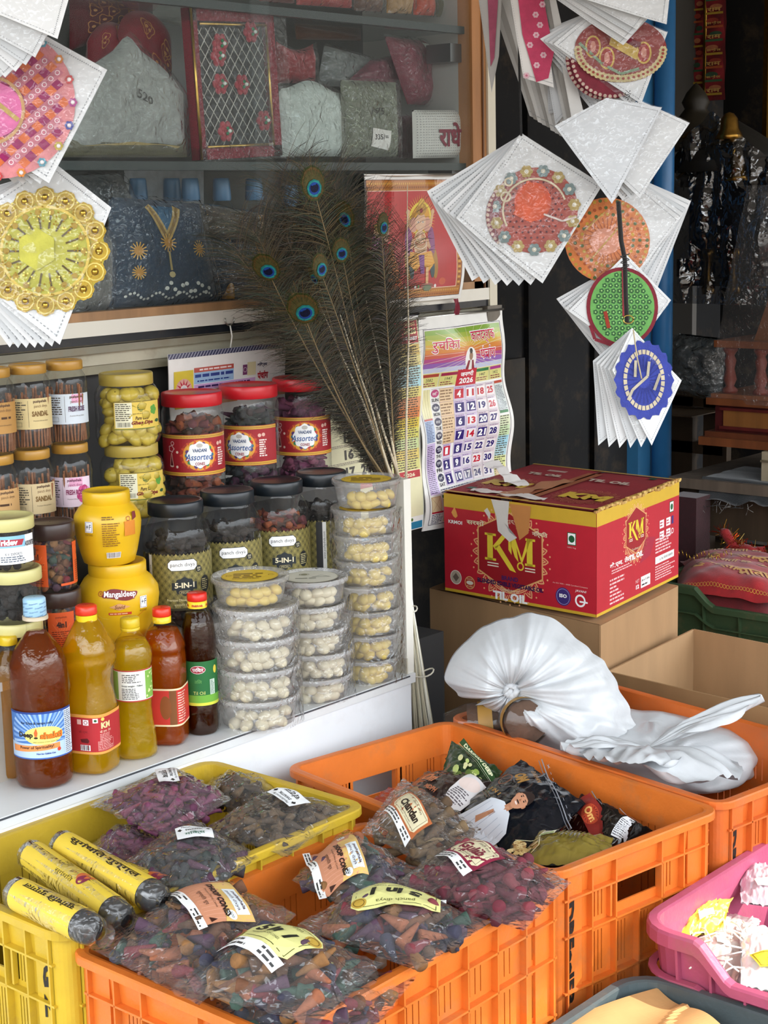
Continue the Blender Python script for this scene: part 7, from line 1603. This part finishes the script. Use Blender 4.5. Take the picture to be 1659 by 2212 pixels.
def petals(pr, x, y, r, n, c1, c2, l):
    for i in range(n): a = 2*pi*i/n; pr.disc(x+r*.6*cos(a), y+r*.6*sin(a), r*.42, c1, l, 8)
    pr.disc(x, y, r*.35, c2, l+1, 8)
# --- left column, near the lens
def d_pink(pr):
    pr.disc(0, 0, 165, 'd8888c', 1, 40); R = 142
    for i in range(-9, 10):
        for j in range(-9, 10):
            x, y = (i+j)*14, (i-j)*13
            if hypot(x, y) < R: pr.poly([(x, y-12.5), (x+13.5, y), (x, y+12.5), (x-13.5, y)], ('98185c', 'd86c38')[(i % 2)] if (j % 2) else 'c87888', 2); (pr.ring(x, y, 6, 2, 'f0d8dc', 3, 8) if not j % 2 else None)
    pr.poly([(60*cos(a)*1.2-18, 62*sin(a)-18) for a in [2*pi*i/20 for i in range(20)]], 'e070a8', 4); pr.line([(-80, 46), (-20, 12), (44, -40)], 10, 'c8a860', 5); pr.ring(-18, -18, 76, 7, 'c89c68', 5, 30)
    for i in range(20): a = i*2*pi/20; petals(pr, 160*cos(a), 160*sin(a), 10, 6, ('b04a8c', 'c84848', 'd88840', '5a9cb0', 'c8b048', '404c9c', '506050')[i % 7], 'f4f0f0', 4)
bd = [(160*cos(i*2*pi/20), 160*sin(i*2*pi/20), 5, 'f0e8e8') for i in range(20)]
cP = (0, 225)
def shp(C4, dx, dy): return [(x+dx, y+dy) for x, y in C4]
CPK = [(70, 60), (232, 152), (105, 395), (-150, 235)]
packet('packet with a pink, orange and magenta checked doll dress edged in beads', CPK, 2.15, lambda pr: (setattr(pr, 'o', (-66, -12)), d_pink(pr)), seed=2, beads=[(x-66, y-12, r, c) for x, y, r, c in bd])
fan('white-backed packet fanned behind the pink checked dress packet', CPK, 2.15, 4, .055, (60, 60), gr='packets behind the pink checked dress')
def d_gold(pr):
    pr.disc(0, 0, 128, 'b8a83c', 1, 40)
    for i in range(16): a = 2*pi*i/16; petals(pr, 116*cos(a), 116*sin(a), 24, 8, 'c0a038', '7c6030', 2); pr.ring(116*cos(a), 116*sin(a), 20, 3, 'e0cc70', 4, 14)
    pr.disc(0, 0, 98, 'b8b43c', 5, 36); pr.ring(0, 0, 98, 6, 'd8bc50', 6, 36); pr.poly([(44*cos(a)-18, 46*sin(a)+4) for a in [pi/6+2*pi*i/6 for i in range(6)]], 'c0bc50', 8)
    for i in range(18): a = 2*pi*i/18; pr.line([(48*cos(a), 48*sin(a)), (82*cos(a), 82*sin(a))], 4, '5c4c28', 7); pr.disc(84*cos(a), 84*sin(a), 7, 'a88c44', 8, 8)
    for k in range(200): a = random.uniform(0, 6.28); r = random.uniform(60, 126); pr.disc(r*cos(a), r*sin(a), 2.2, ('e8d878', '9c7c28')[k % 2], 9, 6)
CG = [(115, 350), (240, 448), (130, 745), (-160, 520)]
packet('packet with a lime and gold sequinned round doll dress', CG, 2.22, lambda pr: (setattr(pr, 'o', (18, -28)), d_gold(pr)), seed=3, beads=[(18+116*cos(i*2*pi/16), -28+116*sin(i*2*pi/16), 7, 'c9a84c') for i in range(16)]+[(18+84*cos(i*2*pi/18), -28+84*sin(i*2*pi/18), 4, 'c9a84c') for i in range(18)])
fan('white-backed packet fanned behind the lime gold dress packet', CG, 2.22, 6, .045, (100, 340), gr='packets behind the lime gold dress', dy=2)
CT = [(-120, -150), (165, -60), (125, 85), (-120, -20)]
packet('blank white packet back, topmost at the left edge of the picture', CT, 2.05, None, seed=5, col='f0f1f1')
fan('white packet fanned under the topmost blank packet at the left', [(-100, -120), (150, -30), (95, 105), (-130, 10)], 2.06, 5, .10, (-60, -80), gr='blank packets at the top left', dy=4)
# --- right column
def d_orange(pr):
    pr.disc(0, 0, 93, 'a84c40', 1, 40)
    for i in range(-6, 7):
        for j in range(-6, 7):
            x, y = i*13+(j % 2)*6, j*12
            if hypot(x, y) < 66: pr.disc(x, y, 2.6, '5c1c28', 2, 7)
    pr.poly([(20*cos(a)*2.0-4, 24*sin(a)*1.8+28-10) for a in [2*pi*i/18 for i in range(18)]], 'd2502c', 3); pr.poly([(-46, -8), (-16, 66), (20, 42), (30, 0), (-8, -28)], 'd8582f', 4)
    for i in range(15): a = 2*pi*i/15+.1; petals(pr, 86*cos(a), 86*sin(a), 14, 6, ('b09858', '788c8c')[i % 2], 'e8e0c8', 5)
    P = [(68*cos(a)*(1+.0*a), 68*sin(a)) for a in [.3+i*.16 for i in range(22)]]; pr.line(P, 4, 'd8c8a8', 6)
    pr.ring(-62, 30, 12, 4, 'd8c8a8', 6, 14); pr.ring(-56, 62, 10, 4, 'd8c8a8', 6, 14); pr.line([(20, -10), (60, -26), (90, -18)], 4, 'd8c8c0', 6)
CO = [(1126, 288), (1302, 398), (1172, 612), (1000, 480)]
packet('packet with a salmon doll dress ringed by beaded flowers and an orange patch', CO, 2.92, lambda pr: (setattr(pr, 'o', (5, -10)), d_orange(pr)), seed=6, ty=-.15, beads=[(5+86*cos(2*pi*i/15+.1), -10+86*sin(2*pi*i/15+.1), 4, 'e0dcd0') for i in range(15)])
def d_edge(pr): pr.disc(0, -20, 88, '7c2434', 1, 26); [pr.disc(84*cos(a), -20+84*sin(a), 4, 'c8b0a0', 2, 7) for a in [i*.13 for i in range(48)]]
fan('white packet with maroon dress fanned behind the salmon dress packet', CO, 2.92, 6, .075, (1126, 300), gr='packets behind the salmon dress', dress=d_edge, dx=-2, dy=1)
CW = [(1300, 205), (1498, 268), (1330, 442), (1195, 268)]
packet('blank white packet back with a price in ink, above the orange dress', [(1310, 212), (1430, 232), (1322, 440), (1198, 272)], 2.86, lambda pr: pr.text('35/-', 40, 100-16, 22, 12, '202020', 3, rot=1.2, shear=.2), seed=7, col='d4d8dc')
fan('blank white packet fanned behind the priced white packet', [(1390, 215), (1500, 258), (1400, 425), (1290, 330)], 2.87, 4, .05, (1400, 215), gr='blank packets above the orange dress', dx=-8, dy=3)
def d_round(c1, c2, c3):
    def f(pr):
        pr.disc(0, 0, 92, c1, 1, 40)
        for r, c_ in ((86, c2), (70, c3), (56, c2)):
            for i in range(int(r*.5)): a = 2*pi*i/int(r*.5); pr.disc(r*cos(a), r*sin(a), 4, c_ if i % 3 else '5c6c3c', 2, 7)
        pr.disc(0, 0, 50, c1, 3, 30)
        for i in range(28): a = 2*pi*i/28; pr.line([(10*cos(a), 10*sin(a)), (50*cos(a), 50*sin(a))], 2, c3, 4)
        pr.poly([(34*cos(a)-6, 30*sin(a)-4) for a in [2*pi*i/8 for i in range(8)]], 'dc9478', 5); pr.line([(-50, 20), (-6, 60)], 3, 'c8a050', 6); pr.line([(-34, -40), (30, 34)], 3, 'c8a050', 6)
    return f
CR2 = [(1385, 400), (1470, 470), (1330, 655), (1222, 520)]
packet('packet with a round pleated orange doll dress with gold embroidery', CR2, 2.98, lambda pr: (setattr(pr, 'o', (-40, -8)), d_round('d88048', 'c8a040', 'b05830')(pr)), seed=8)
fan('white packet fanned behind the round orange dress packet', CR2, 2.98, 4, -.07, (1350, 400), gr='packets behind the orange dress', dx=2)
def d_green(pr):
    pr.disc(0, 0, 78, '7c1c2c', 1, 40, ry=86); pr.disc(0, 0, 70, '6aa858', 2, 40, ry=78)
    for i in range(-6, 7):
        for j in range(-7, 8):
            x, y = i*13+(j % 2)*6.5, j*11.5
            if (x/64)**2+(y/72)**2 < 1: petals(pr, x, y, 5.5, 5, '2c5c34', '9cc87c', 3)
    pr.line([(2, 84), (4, -20)], 8, '8c2430', 5); pr.line([(-38, -10), (-30, -46)], 8, '98301c', 5); pr.line([(-70, -40), (-60, -70), (-20, -84)], 7, '7c1c2c', 5)
CGn = [(1352, 548), (1450, 648), (1362, 770), (1228, 672)]
packet('packet with a green flowered doll dress bordered in maroon', CGn, 2.95, lambda pr: (setattr(pr, 'o', (-4, -4)), d_green(pr)), seed=9, cover=False)
fan('white packet fanned behind the green dress packet', CGn, 2.95, 4, .07, (1352, 560), gr='packets behind the green dress', dy=3)
def d_blue(pr):
    pr.disc(0, 0, 64, '33409a', 1, 60, ry=84, wob=.05, k=18); n = 30
    for i in range(n):
        a = 2*pi*i/n; b_ = 2*pi*(i+.8)/n; pr.poly([(38*cos(a), 56*sin(a)), (46*cos(a), 66*sin(a)), (46*cos(b_), 66*sin(b_)), (38*cos(b_), 56*sin(b_))], 'c8bca0', 3)
    for i in range(24): a = 2*pi*i/24; pr.line([(14*cos(a), 18*sin(a)), (36*cos(a), 52*sin(a))], 1.6, '26307c', 4)
    pr.line([(-18, 42), (-20, 6)], 6, 'c0b8a0', 5); pr.line([(12, 40), (8, 8), (-26, -22), (-36, -44)], 6, 'b8b09c', 5); pr.line([(36, 14), (22, -22)], 6, 'a8a090', 5)
CB = [(1366, 708), (1472, 822), (1408, 962), (1322, 800)]
packet('packet with a blue pleated doll dress with cream trim, lowest of the hanging packets', CB, 2.88, lambda pr: (setattr(pr, 'o', (-2, 2)), d_blue(pr)), seed=10, cover=False, ty=.1)
fan('white packet fanned behind the blue dress packet', CB, 2.88, 5, .085, (1366, 715), gr='packets behind the blue dress', dx=-2, dy=1)
def d_redgold(pr):
    pr.disc(0, 0, 100, '8c3430', 1, 40, ry=70)
    for i in range(26): a = pi+pi*i/25; petals(pr, 92*cos(a), 62*sin(a), 9, 6, 'c8b888', '9c4438', 2)
    for x, y in ((-60, 6), (-30, -18), (50, -6)): pr.disc(x, y, 17, 'c8a850', 3, 20, ry=24); pr.disc(x, y, 13, '9c3430', 4, 20, ry=20); pr.disc(x, y, 6, 'c88878', 5, 12, ry=12)
    pr.line([(-90, 14), (-40, -30), (0, -52), (40, -40)], 6, '7c9478', 4); pr.poly([(-20, 30), (40, 0), (34, -22), (-26, 10)], 'c8a850', 5); pr.poly([(-16, 40), (44, 14), (40, 4), (-20, 30)], '6c1428', 6)
CQ = [(1300, 10), (1442, 70), (1385, 225), (1195, 95)]
packet('packet with a red and gold mirror-work doll dress near the top of the blue post', CQ, 2.93, lambda pr: (setattr(pr, 'o', (10, -8)), d_redgold(pr)), seed=11)
fan('white packet fanned behind the red and gold dress packet', CQ, 2.93, 5, .06, (1300, 10), gr='packets behind the red and gold dress', dx=-5, dy=3, dress=d_edge)
CU2 = [(1240, -110), (1450, -40), (1440, 52), (1200, -20)]
packet('packet with a grey and purple dress edge, cut by the top of the picture', CU2, 2.86, lambda pr: (pr.disc(40, 22, 110, '50484c', 1, 30, ry=40), [petals(pr, 40+100*cos(a), 22+36*sin(a), 10, 6, '88847c', 'a03070', 2) for a in [pi+i*pi/11 for i in range(12)]]), seed=12)
fan('blank white packet hanging in front of the red and gold dress', [(1190, -90), (1430, -10), (1385, 52), (1170, -60)], 2.87, 4, .03, (1200, -60), gr='blank packets over the red and gold dress', dx=-6, dy=6)
# sheaf of packets seen almost edge on
for i in range(12):
    k = i/11; q = [(1050+12*i, -30), (1062+12*i, -30), (1215+6*i-40*(1-k), 262+6*i), (1190+5*i-46*(1-k), 250+6*i)]
    packet('dress packet seen edge-on in the hanging sheaf beside the cabinet', q, 3.10-.012*i, None, group='edge-on packets in the sheaf', seed=60+i, cover=False, col=('c8c6c2', 'a8a49e', 'dcdad6')[i % 3], curl=.012)
def d_strip(pr): pr.poly([(-34, 120), (20, 110), (48, -40), (36, -96), (10, -104), (-20, 0)], 'b83a5c', 1); [petals(pr, random.uniform(-12, 26), y, 7, 6, 'd8b0b8', 'c86c84', 2) for y in range(-90, 110, 22)]
packet('packet showing a strip of embroidered pink dress in the edge-on sheaf', [(1098, -30), (1168, -30), (1196, 190), (1130, 168)], 2.96, d_strip, seed=75, cover=False, col='d8d4d0')
packet('second pink dress packet at the left side of the edge-on sheaf', [(1030, -30), (1085, -30), (1078, 120), (1062, 200)], 3.05, lambda pr: pr.poly([(-12, 100), (14, 100), (4, -60), (-4, -80)], 'a8506a', 1), seed=76, cover=False, col='b8b4b0')
packet('dark-smudged white packet hanging behind the edge-on sheaf', [(1180, 60), (1290, 90), (1240, 235), (1185, 245)], 3.02, None, seed=77, cover=False, col='d0d2d4')
packet('white packet hanging lower left of the sheaf', [(1170, 90), (1230, 110), (1260, 200), (1200, 270)], 3.0, None, seed=78, cover=False, col='c8cacc')
def cord(label, P, r, col='1c1a1a'):
    m = MB(); m.tube(P, r, col, 7); tag(m.build('cord', 'cloth'), label, 'cord')
cord('thin black cord holding the salmon dress packets', [ad(1118, -20, 3.06), ad(1122, 150, 3.06), ad(1126, 292, 2.91)], .0022)
cord('thick black cord running down over the orange and green dresses', [ad(1336, 435, 2.83), ad(1342, 520, 2.84), ad(1350, 560, 2.84), ad(1352, 640, 2.86), ad(1355, 700, 2.86)], .0042)
m = MB(); c = ad(1357, 690, 2.84); m.tube([c+CR*.009*cos(a)+CU*.007*sin(a) for a in [2*pi*i/14 for i in range(15)]], .0013, 'b09850', 6); tag(m.build('metal_ring', 'gold'), 'small brass ring at the lower end of the thick black cord', 'ring')
cord('thin pale string tied across the blue dress packet', [ad(1368, 712, 2.86), ad(1376, 770, 2.86), ad(1386, 818, 2.86)], .0012, 'c8b890')
cord('loops of thin black thread round the thick cord', [ad(1350+10*cos(i*1.1), 548+i*2.2, 2.83+.004*sin(i)) for i in range(18)], .0009)
# ================================================================ far right: shrines, table, cloth strips
XS = 4.55
def pbox(mb, x0, y0, x1, y1, X, dep, col, sk=0):
    """box whose street-side face spans two image corners at distance X; sk lowers the near end"""
    a = ax(x0, y0, X); b = ax(x1, y1, X); z1, z0 = max(a.z, b.z), min(a.z, b.z); ya, yb = max(a.y, b.y), min(a.y, b.y)
    mb.box(X, yb, z0, X+dep, ya, z1, col); return mb
m = MB(); pbox(m, 1453, -60, 1503, 330, 5.3, .03, '8c8a86'); m.box(5.3, ax(1503, 0, 5.3).y-.001, .6, 5.33, ax(1453, 0, 5.3).y, 1.6, '7c7a76'); struct('trim_3', m, 'laminate')
def garl(label, x0, x1, y1, X, seed):
    t = thing('cloth_strip', label, 'cloth strip', ax((x0+x1)/2, 0, X), 0); o = t.location.copy(); a = ax(x0, -60, X)-o; b = ax(x1, y1, X)-o
    m = MB(); m.grid(lambda s, v: Vector((.006*sin(v*20+s*4), a.y+(b.y-a.y)*s, a.z+(b.z-a.z)*v)), 6, 40, '8c1820'); m.grid(lambda s, v: Vector((.012+.004*sin(v*20), a.y+(b.y-a.y)*s, a.z+(b.z-a.z)*v)), 2, 10, '6c1018'); m.build('red_cloth', 'cloth', t)
    W = abs(b.y-a.y); H = abs(b.z-a.z); rnd = random.Random(seed)
    pr = Print('x', lambda u, v, h: Vector((-.008-h, a.y+(b.y-a.y)*u, b.z+(a.z-b.z)*v)), .3, eps=.0005)
    for k in range(9):
        v = .05+k*.105; pr.rect(.0, v-.012, 1, v+.006, ('c8a030', '3c6c44', 'c8602c')[k % 3], 2); pr.disc(.5+.1*(-1)**k, v+.045, .36, ('c87850', '3a5c40', 'b0402c')[k % 3], 3, 14, ry=.022)
        if seed == 1: pr.text('जय श्री राम' if k % 2 else 'राम', .5, v+.025, .8, .03, 'e0b060', 5, bold=.03)
    pr.build('print', t, 'cloth'); return t
garl('narrow dark red printed cloth strip hanging beside the grey panel', 1503, 1520, 190, 5.25, 2)
garl('wider red cloth strip with gold lettering hanging right of the narrow strip', 1528, 1562, 215, 5.2, 1)
m = MB(); a = ax(1524, 0, 5.22); m.tube([Vector((5.22, a.y, 3.0)), Vector((5.22, a.y, 1.65))], .006, 'b08838', 8); tag(m.build('gold_rod', 'gold'), 'thin gold rod hanging between the two red cloth strips', 'rod')
m = MB(); a = ax(1655, 0, 5.0); m.box(5.0, a.y-.01, 1.2, 5.02, a.y+.006, 3.0, 'a87c2c'); tag(m.build('gilt_strip', 'gold'), 'upright gilt edging strip at the right picture edge', 'strip')
m = MB(); a = ax(1566, 0, 5.5); b = ax(1720, 0, 5.5); m.box(5.5, b.y, .3, 5.54, a.y, 2.74, '0d0d0f'); tag(m.build('black_board', 'darkwall'), 'large plain black board behind the wrapped shrines', 'board')
# wrapped shrine
def shrine(label, X, parts, wrapcol='blackfilm'):
    pass
t = thing('wooden_shrine', 'tall carved shrine with gold trim wrapped in black plastic', 'shrine', ax(1550, 700, 4.62), 0); o_ = t.location.copy()
def sub(name, mat, fn): m = MB(); fn(m); m.v = [tuple(Vector(p)-o_) for p in m.v]; return m.build(name, mat, t)
X1 = 4.66
sub('body', 'wood', lambda m: (pbox(m, 1490, 400, 1640, 560, X1, .25, '16181c'), pbox(m, 1470, 345, 1659, 400, X1-.03, .32, '201c18'), pbox(m, 1462, 560, 1650, 600, X1-.03, .32, '1a1a1c'), pbox(m, 1475, 600, 1640, 620, X1, .25, '22201e')))
def dom(m):
    c = ax(1503, 235, X1+.1); m.lathe([(.16, -.13), (.15, -.10), (.10, -.06), (.05, -.02), (.035, .0), (.045, .02), (.03, .05), (.012, .07), (.001, .08)], '2a2418', 20, Matrix.Translation(c))
    c = ax(1580, 300, X1+.1); m.lathe([(.20, -.10), (.17, -.04), (.08, .02), (.03, .05), (.001, .07)], '1c1a16', 20, Matrix.Translation(c))
sub('dome', 'wood', dom)
def gold(m):
    for pts in ([(1475, 298), (1492, 285), (1505, 292), (1520, 276), (1540, 284), (1560, 262), (1585, 270)], [(1462, 385), (1470, 380), (1490, 360), (1515, 352), (1522, 340), (1540, 352), (1560, 345), (1580, 355), (1586, 320)], [(1480, 325), (1530, 312), (1590, 303)]):
        P = [ax(x, y, X1-.045) for x, y in pts]; Q = []
        for a_, b_ in zip(P, P[1:]): Q += [a_*(1-k/4)+b_*k/4 for k in range(4)]
        m.tube(Q+[P[-1]], .005, 'b8924c', 7)
sub('gold_trim', 'gold', gold)
for (x, y) in ((1590, 390), (1575, 300)):
    def bell(m):
        c = ax(x, y, X1-.05); m.lathe([(.045, 0), (.038, .015), (.03, .03), (.026, .06), (.014, .075), (.001, .08)], 'a8803c', 16, Matrix.Translation(c))
    sub('brass_bell', 'gold', bell)
for x in (1530, 1585):
    def leg_(m): c = ax(x, 635, X1-.03); m.lathe([(.02, 0), (.022, .02), (.013, .03), (.016, .06), (.012, .10), (.02, .12), (.02, .14)], '8c6c38', 12, Matrix.Translation(c))
    sub('turned_leg', 'gold', leg_)
def wrapm(m):
    a = ax(1450, 655, X1-.10); b = ax(1665, 230, X1-.10)
    def F(s, v):
        y = a.y+(b.y-a.y)*s; z = a.z+(b.z-a.z)*v; top = 1-.35*abs(s-.35)*1.3
        return Vector((X1-.09+.03*noise.noise(Vector((s*4, v*3, 2)))+.012*noise.noise(Vector((s*11, v*3, 5)))+.10*max(0, v-.7), y, a.z+(b.z-a.z)*v*top))
    m.grid(F, 50, 60)
sub('black_plastic_wrap', 'blackfilm', wrapm)
# clear-wrapped silver bundle under it
a = [ax(x, y, 4.6) for x, y in ((1453, 722), (1568, 735), (1560, 868), (1453, 850))]; c = sum(a, Vector())/4
t = thing('wrapped_bundle', 'grey bundle wrapped in shiny clear plastic under the black shrine', 'bundle', c, 0); m = MB(); Q = [p-c for p in a]
FB2 = lambda s, v, k=1: (Q[3]*(1-s)+Q[2]*s)*(1-v)+(Q[0]*(1-s)+Q[1]*s)*v+Vector((-k*(.05*(1-(2*s-1)**4)*(1-(2*v-1)**4)+.012*noise.noise(Vector((s*7, v*12, 1)))), 0, 0))
m.grid(FB2, 40, 40, '50585a'); m.grid(lambda s, v: FB2(s, v, -1)+Vector((.04, 0, 0)), 10, 10, '3c4244'); m.build('bundle_body', 'blackwrap', t)
m = MB(); m.grid(lambda s, v: FB2(s, v, 1.15)-Vector((.006, 0, 0)), 30, 30); m.build('clear_wrap', 'film', t)
# dark wooden rack behind
t = thing('wooden_rack', 'dim brown wooden rack standing behind the blue post', 'rack', ax(1500, 1000, 4.8), 0); o_ = t.location.copy()
sub('frame', 'wood', lambda m: (pbox(m, 1450, 855, 1488, 1560, 4.75, .03, '4a3a2a'), pbox(m, 1520, 860, 1560, 1560, 4.75, .03, '4a3a2a'), m.box(4.56, ax(1560, 870, 4.75).y, ax(1500, 882, 4.75).z, 5.1, ax(1450, 870, 4.75).y, ax(1500, 868, 4.6).z-.045, '54422e'), pbox(m, 1450, 850, 1560, 882, 4.75, .04, '54422e'), pbox(m, 1450, 950, 1560, 985, 4.75, .04, '4c3c2c')))
# brown wooden temple
t = thing('wooden_temple', 'polished brown wooden home temple with carved panel and turned columns', 'shrine', ax(1600, 960, 4.3), 0); o_ = t.location.copy(); XT = 4.30
yl = ax(1545, 900, XT).y; yr = yl-.62
def bb(m, z0, z1, g, col, gx=0): m.box(XT-g, yr-g, z0, XT+.40+g, yl+g, z1, col)
zb = ax(1540, 950, XT).z; zt = ax(1545, 858, XT).z
sub('base', 'wood', lambda m: (bb(m, zb-.012, zb+.012, .035, '7a4526'), bb(m, zb+.012, zb+.028, .022, '6a3820'), bb(m, zb+.028, zt-.02, 0, '4c1618'), bb(m, zt-.02, zt, .020, '7a4526'), bb(m, zt, zt+.012, .010, '8a5230')))
sub('front_panel', 'wood', lambda m: (m.box(XT-.006, yr+.03, zb+.045, XT, yl-.03, zt-.035, '8a5a2c'), m.box(XT-.012, yr+.02, zb+.036, XT, yl-.02, zb+.045, '5c1c1a'), m.box(XT-.012, yr+.02, zt-.035, XT, yl-.02, zt-.027, '5c1c1a')))
for i, y in enumerate((yl-.03, yl-.13, yl-.42)):
    sub('column', 'wood', lambda m: m.lathe([(.022, 0), (.024, .01), (.012, .02), (.020, .04), (.013, .07), (.018, .095), (.012, .11), (.022, .125), (.022, .135)], '6c2a1c', 16, Matrix.Translation((XT+.03, y, zt+.012))))
z2 = zt+.147
def up(m):
    m.box(XT-.005, yr-.005, z2, XT+.4, yl+.005, z2+.02, '7a4526')
    vs = []
    for z, g in ((z2+.02, .10), (z2+.42, .22)): vs += [(XT+g*.4, yr+g*.5, z), (XT+.4, yr+g*.5, z), (XT+.4, yl-g, z), (XT+g*.4, yl-g, z)]
    m.add(vs, [(0, 1, 5, 4), (1, 2, 6, 5), (2, 3, 7, 6), (3, 0, 4, 7), (4, 5, 6, 7)], '6c4020')
    for z in (z2+.12, z2+.27): m.box(XT+.045, yr+.05, z, XT+.09, yl-.14, z+.008, '9a6a44')
sub('upper_body', 'wood', up)
sub('clear_wrap', 'film', lambda m: m.grid(lambda s, v: Vector((XT-.02+.02*noise.noise(Vector((s*5, v*7, 3))), yl+.02-(.66)*s-.12*v, z2-.16+.62*v)), 20, 24))
# table with plank top, black mesh cloth and a light block under the temple
t = thing('wooden_table', 'rough grey-brown plank table under the brown temple', 'table', ax(1550, 1060, 4.2), 0); o_ = t.location.copy()
zt2 = ax(1453, 1030, 4.2).z; ya = ax(1445, 1040, 4.2).y
sub('table_top', 'wood', lambda m: m.box(4.2, ya-1.0, zt2-.03, 5.0, ya, zt2, '6c6054'))
sub('apron', 'wood', lambda m: m.box(4.24, ya-1.0, zt2-.17, 4.27, ya-.03, zt2-.03, '4c3e30'))
sub('leg', 'wood', lambda m: m.box(4.24, ya-.10, 0, 4.30, ya-.03, zt2-.17, '3c3026'))
sub('lower_board', 'wood', lambda m: m.box(4.30, ya-1.0, .28, 4.33, ya-.08, zt2-.2, '42382a'))
m = MB(); ql = ya-.10
m.grid(lambda s, v: Vector((4.17+.10*s*0+.30*v, ql-.75*s, zt2+.004+(-.055+.02*noise.noise(Vector((s*14, 1, 1))) if v < .1 else 0)+.004*noise.noise(Vector((s*9, v*9, 0))))), 50, 12, '1a1e22')
for i in range(60): s = random.random(); p = Vector((4.165, ql-.75*s, zt2-.05)); m.tube([p, p+Vector((-.004, random.uniform(-.015, .015), -.012)), p+Vector((-.006, random.uniform(-.03, .03), -.03*random.random()-.008))], .0008, '8a8a86' if i % 2 else '2a2c30', 4)
tag(m.build('mesh_cloth', 'cloth'), 'frayed black mesh cloth spread over the plank table edge', 'cloth')
m = MB(); y = ax(1645, 1000, 4.25).y; m.box(4.25, y-.30, zt2+.005, 4.42, y, zb-.014, 'a89c84'); m.box(4.245, y-.3, zt2+.06, 4.25, y+.002, zt2+.066, '6a604c'); tag(m.build('support_block', 'concrete'), 'pale rough block propping the brown temple on the table', 'block')
m = MB(); y = ax(1560, 1150, 4.35).y
m.box(4.36, y-.7, .02, 4.75, y+.12, .28, '3c3228'); tag(m.build('storage_box', 'cardboard'), 'dim brown box under the plank table', 'box')
m = MB(); yq = ax(1456, 1160, 4.1).y; m.box(4.12, yq-.06, .3, 4.2, yq+.03, zt2-.04, '3c1018'); tag(m.build('folded_cloth', 'cloth'), 'dark maroon folded cloth between the oil carton and the table', 'cloth')
# ================================================================ left edge
m = MB(); p = az(2, 1760, .63)
m.grid(lambda s, v: Vector((-.035+.05*s+.004*noise.noise(Vector((s*6, v*9, 3))), -.02*s, .22*v)), 12, 20, 'c8c4c0'); m.grid(lambda s, v: Vector((-.035+.05*s+.004*noise.noise(Vector((s*6, v*9, 3))), .03-.02*s, .22*v)), 12, 20, '5c5450')
o = m.build('plastic_bag', 'filmmilk'); o.location = (p.x, p.y+.06, .632); o.rotation_euler = (0, 0, face(p)); tag(o, 'crumpled clear plastic bag at the very left edge on the counter', 'bag')
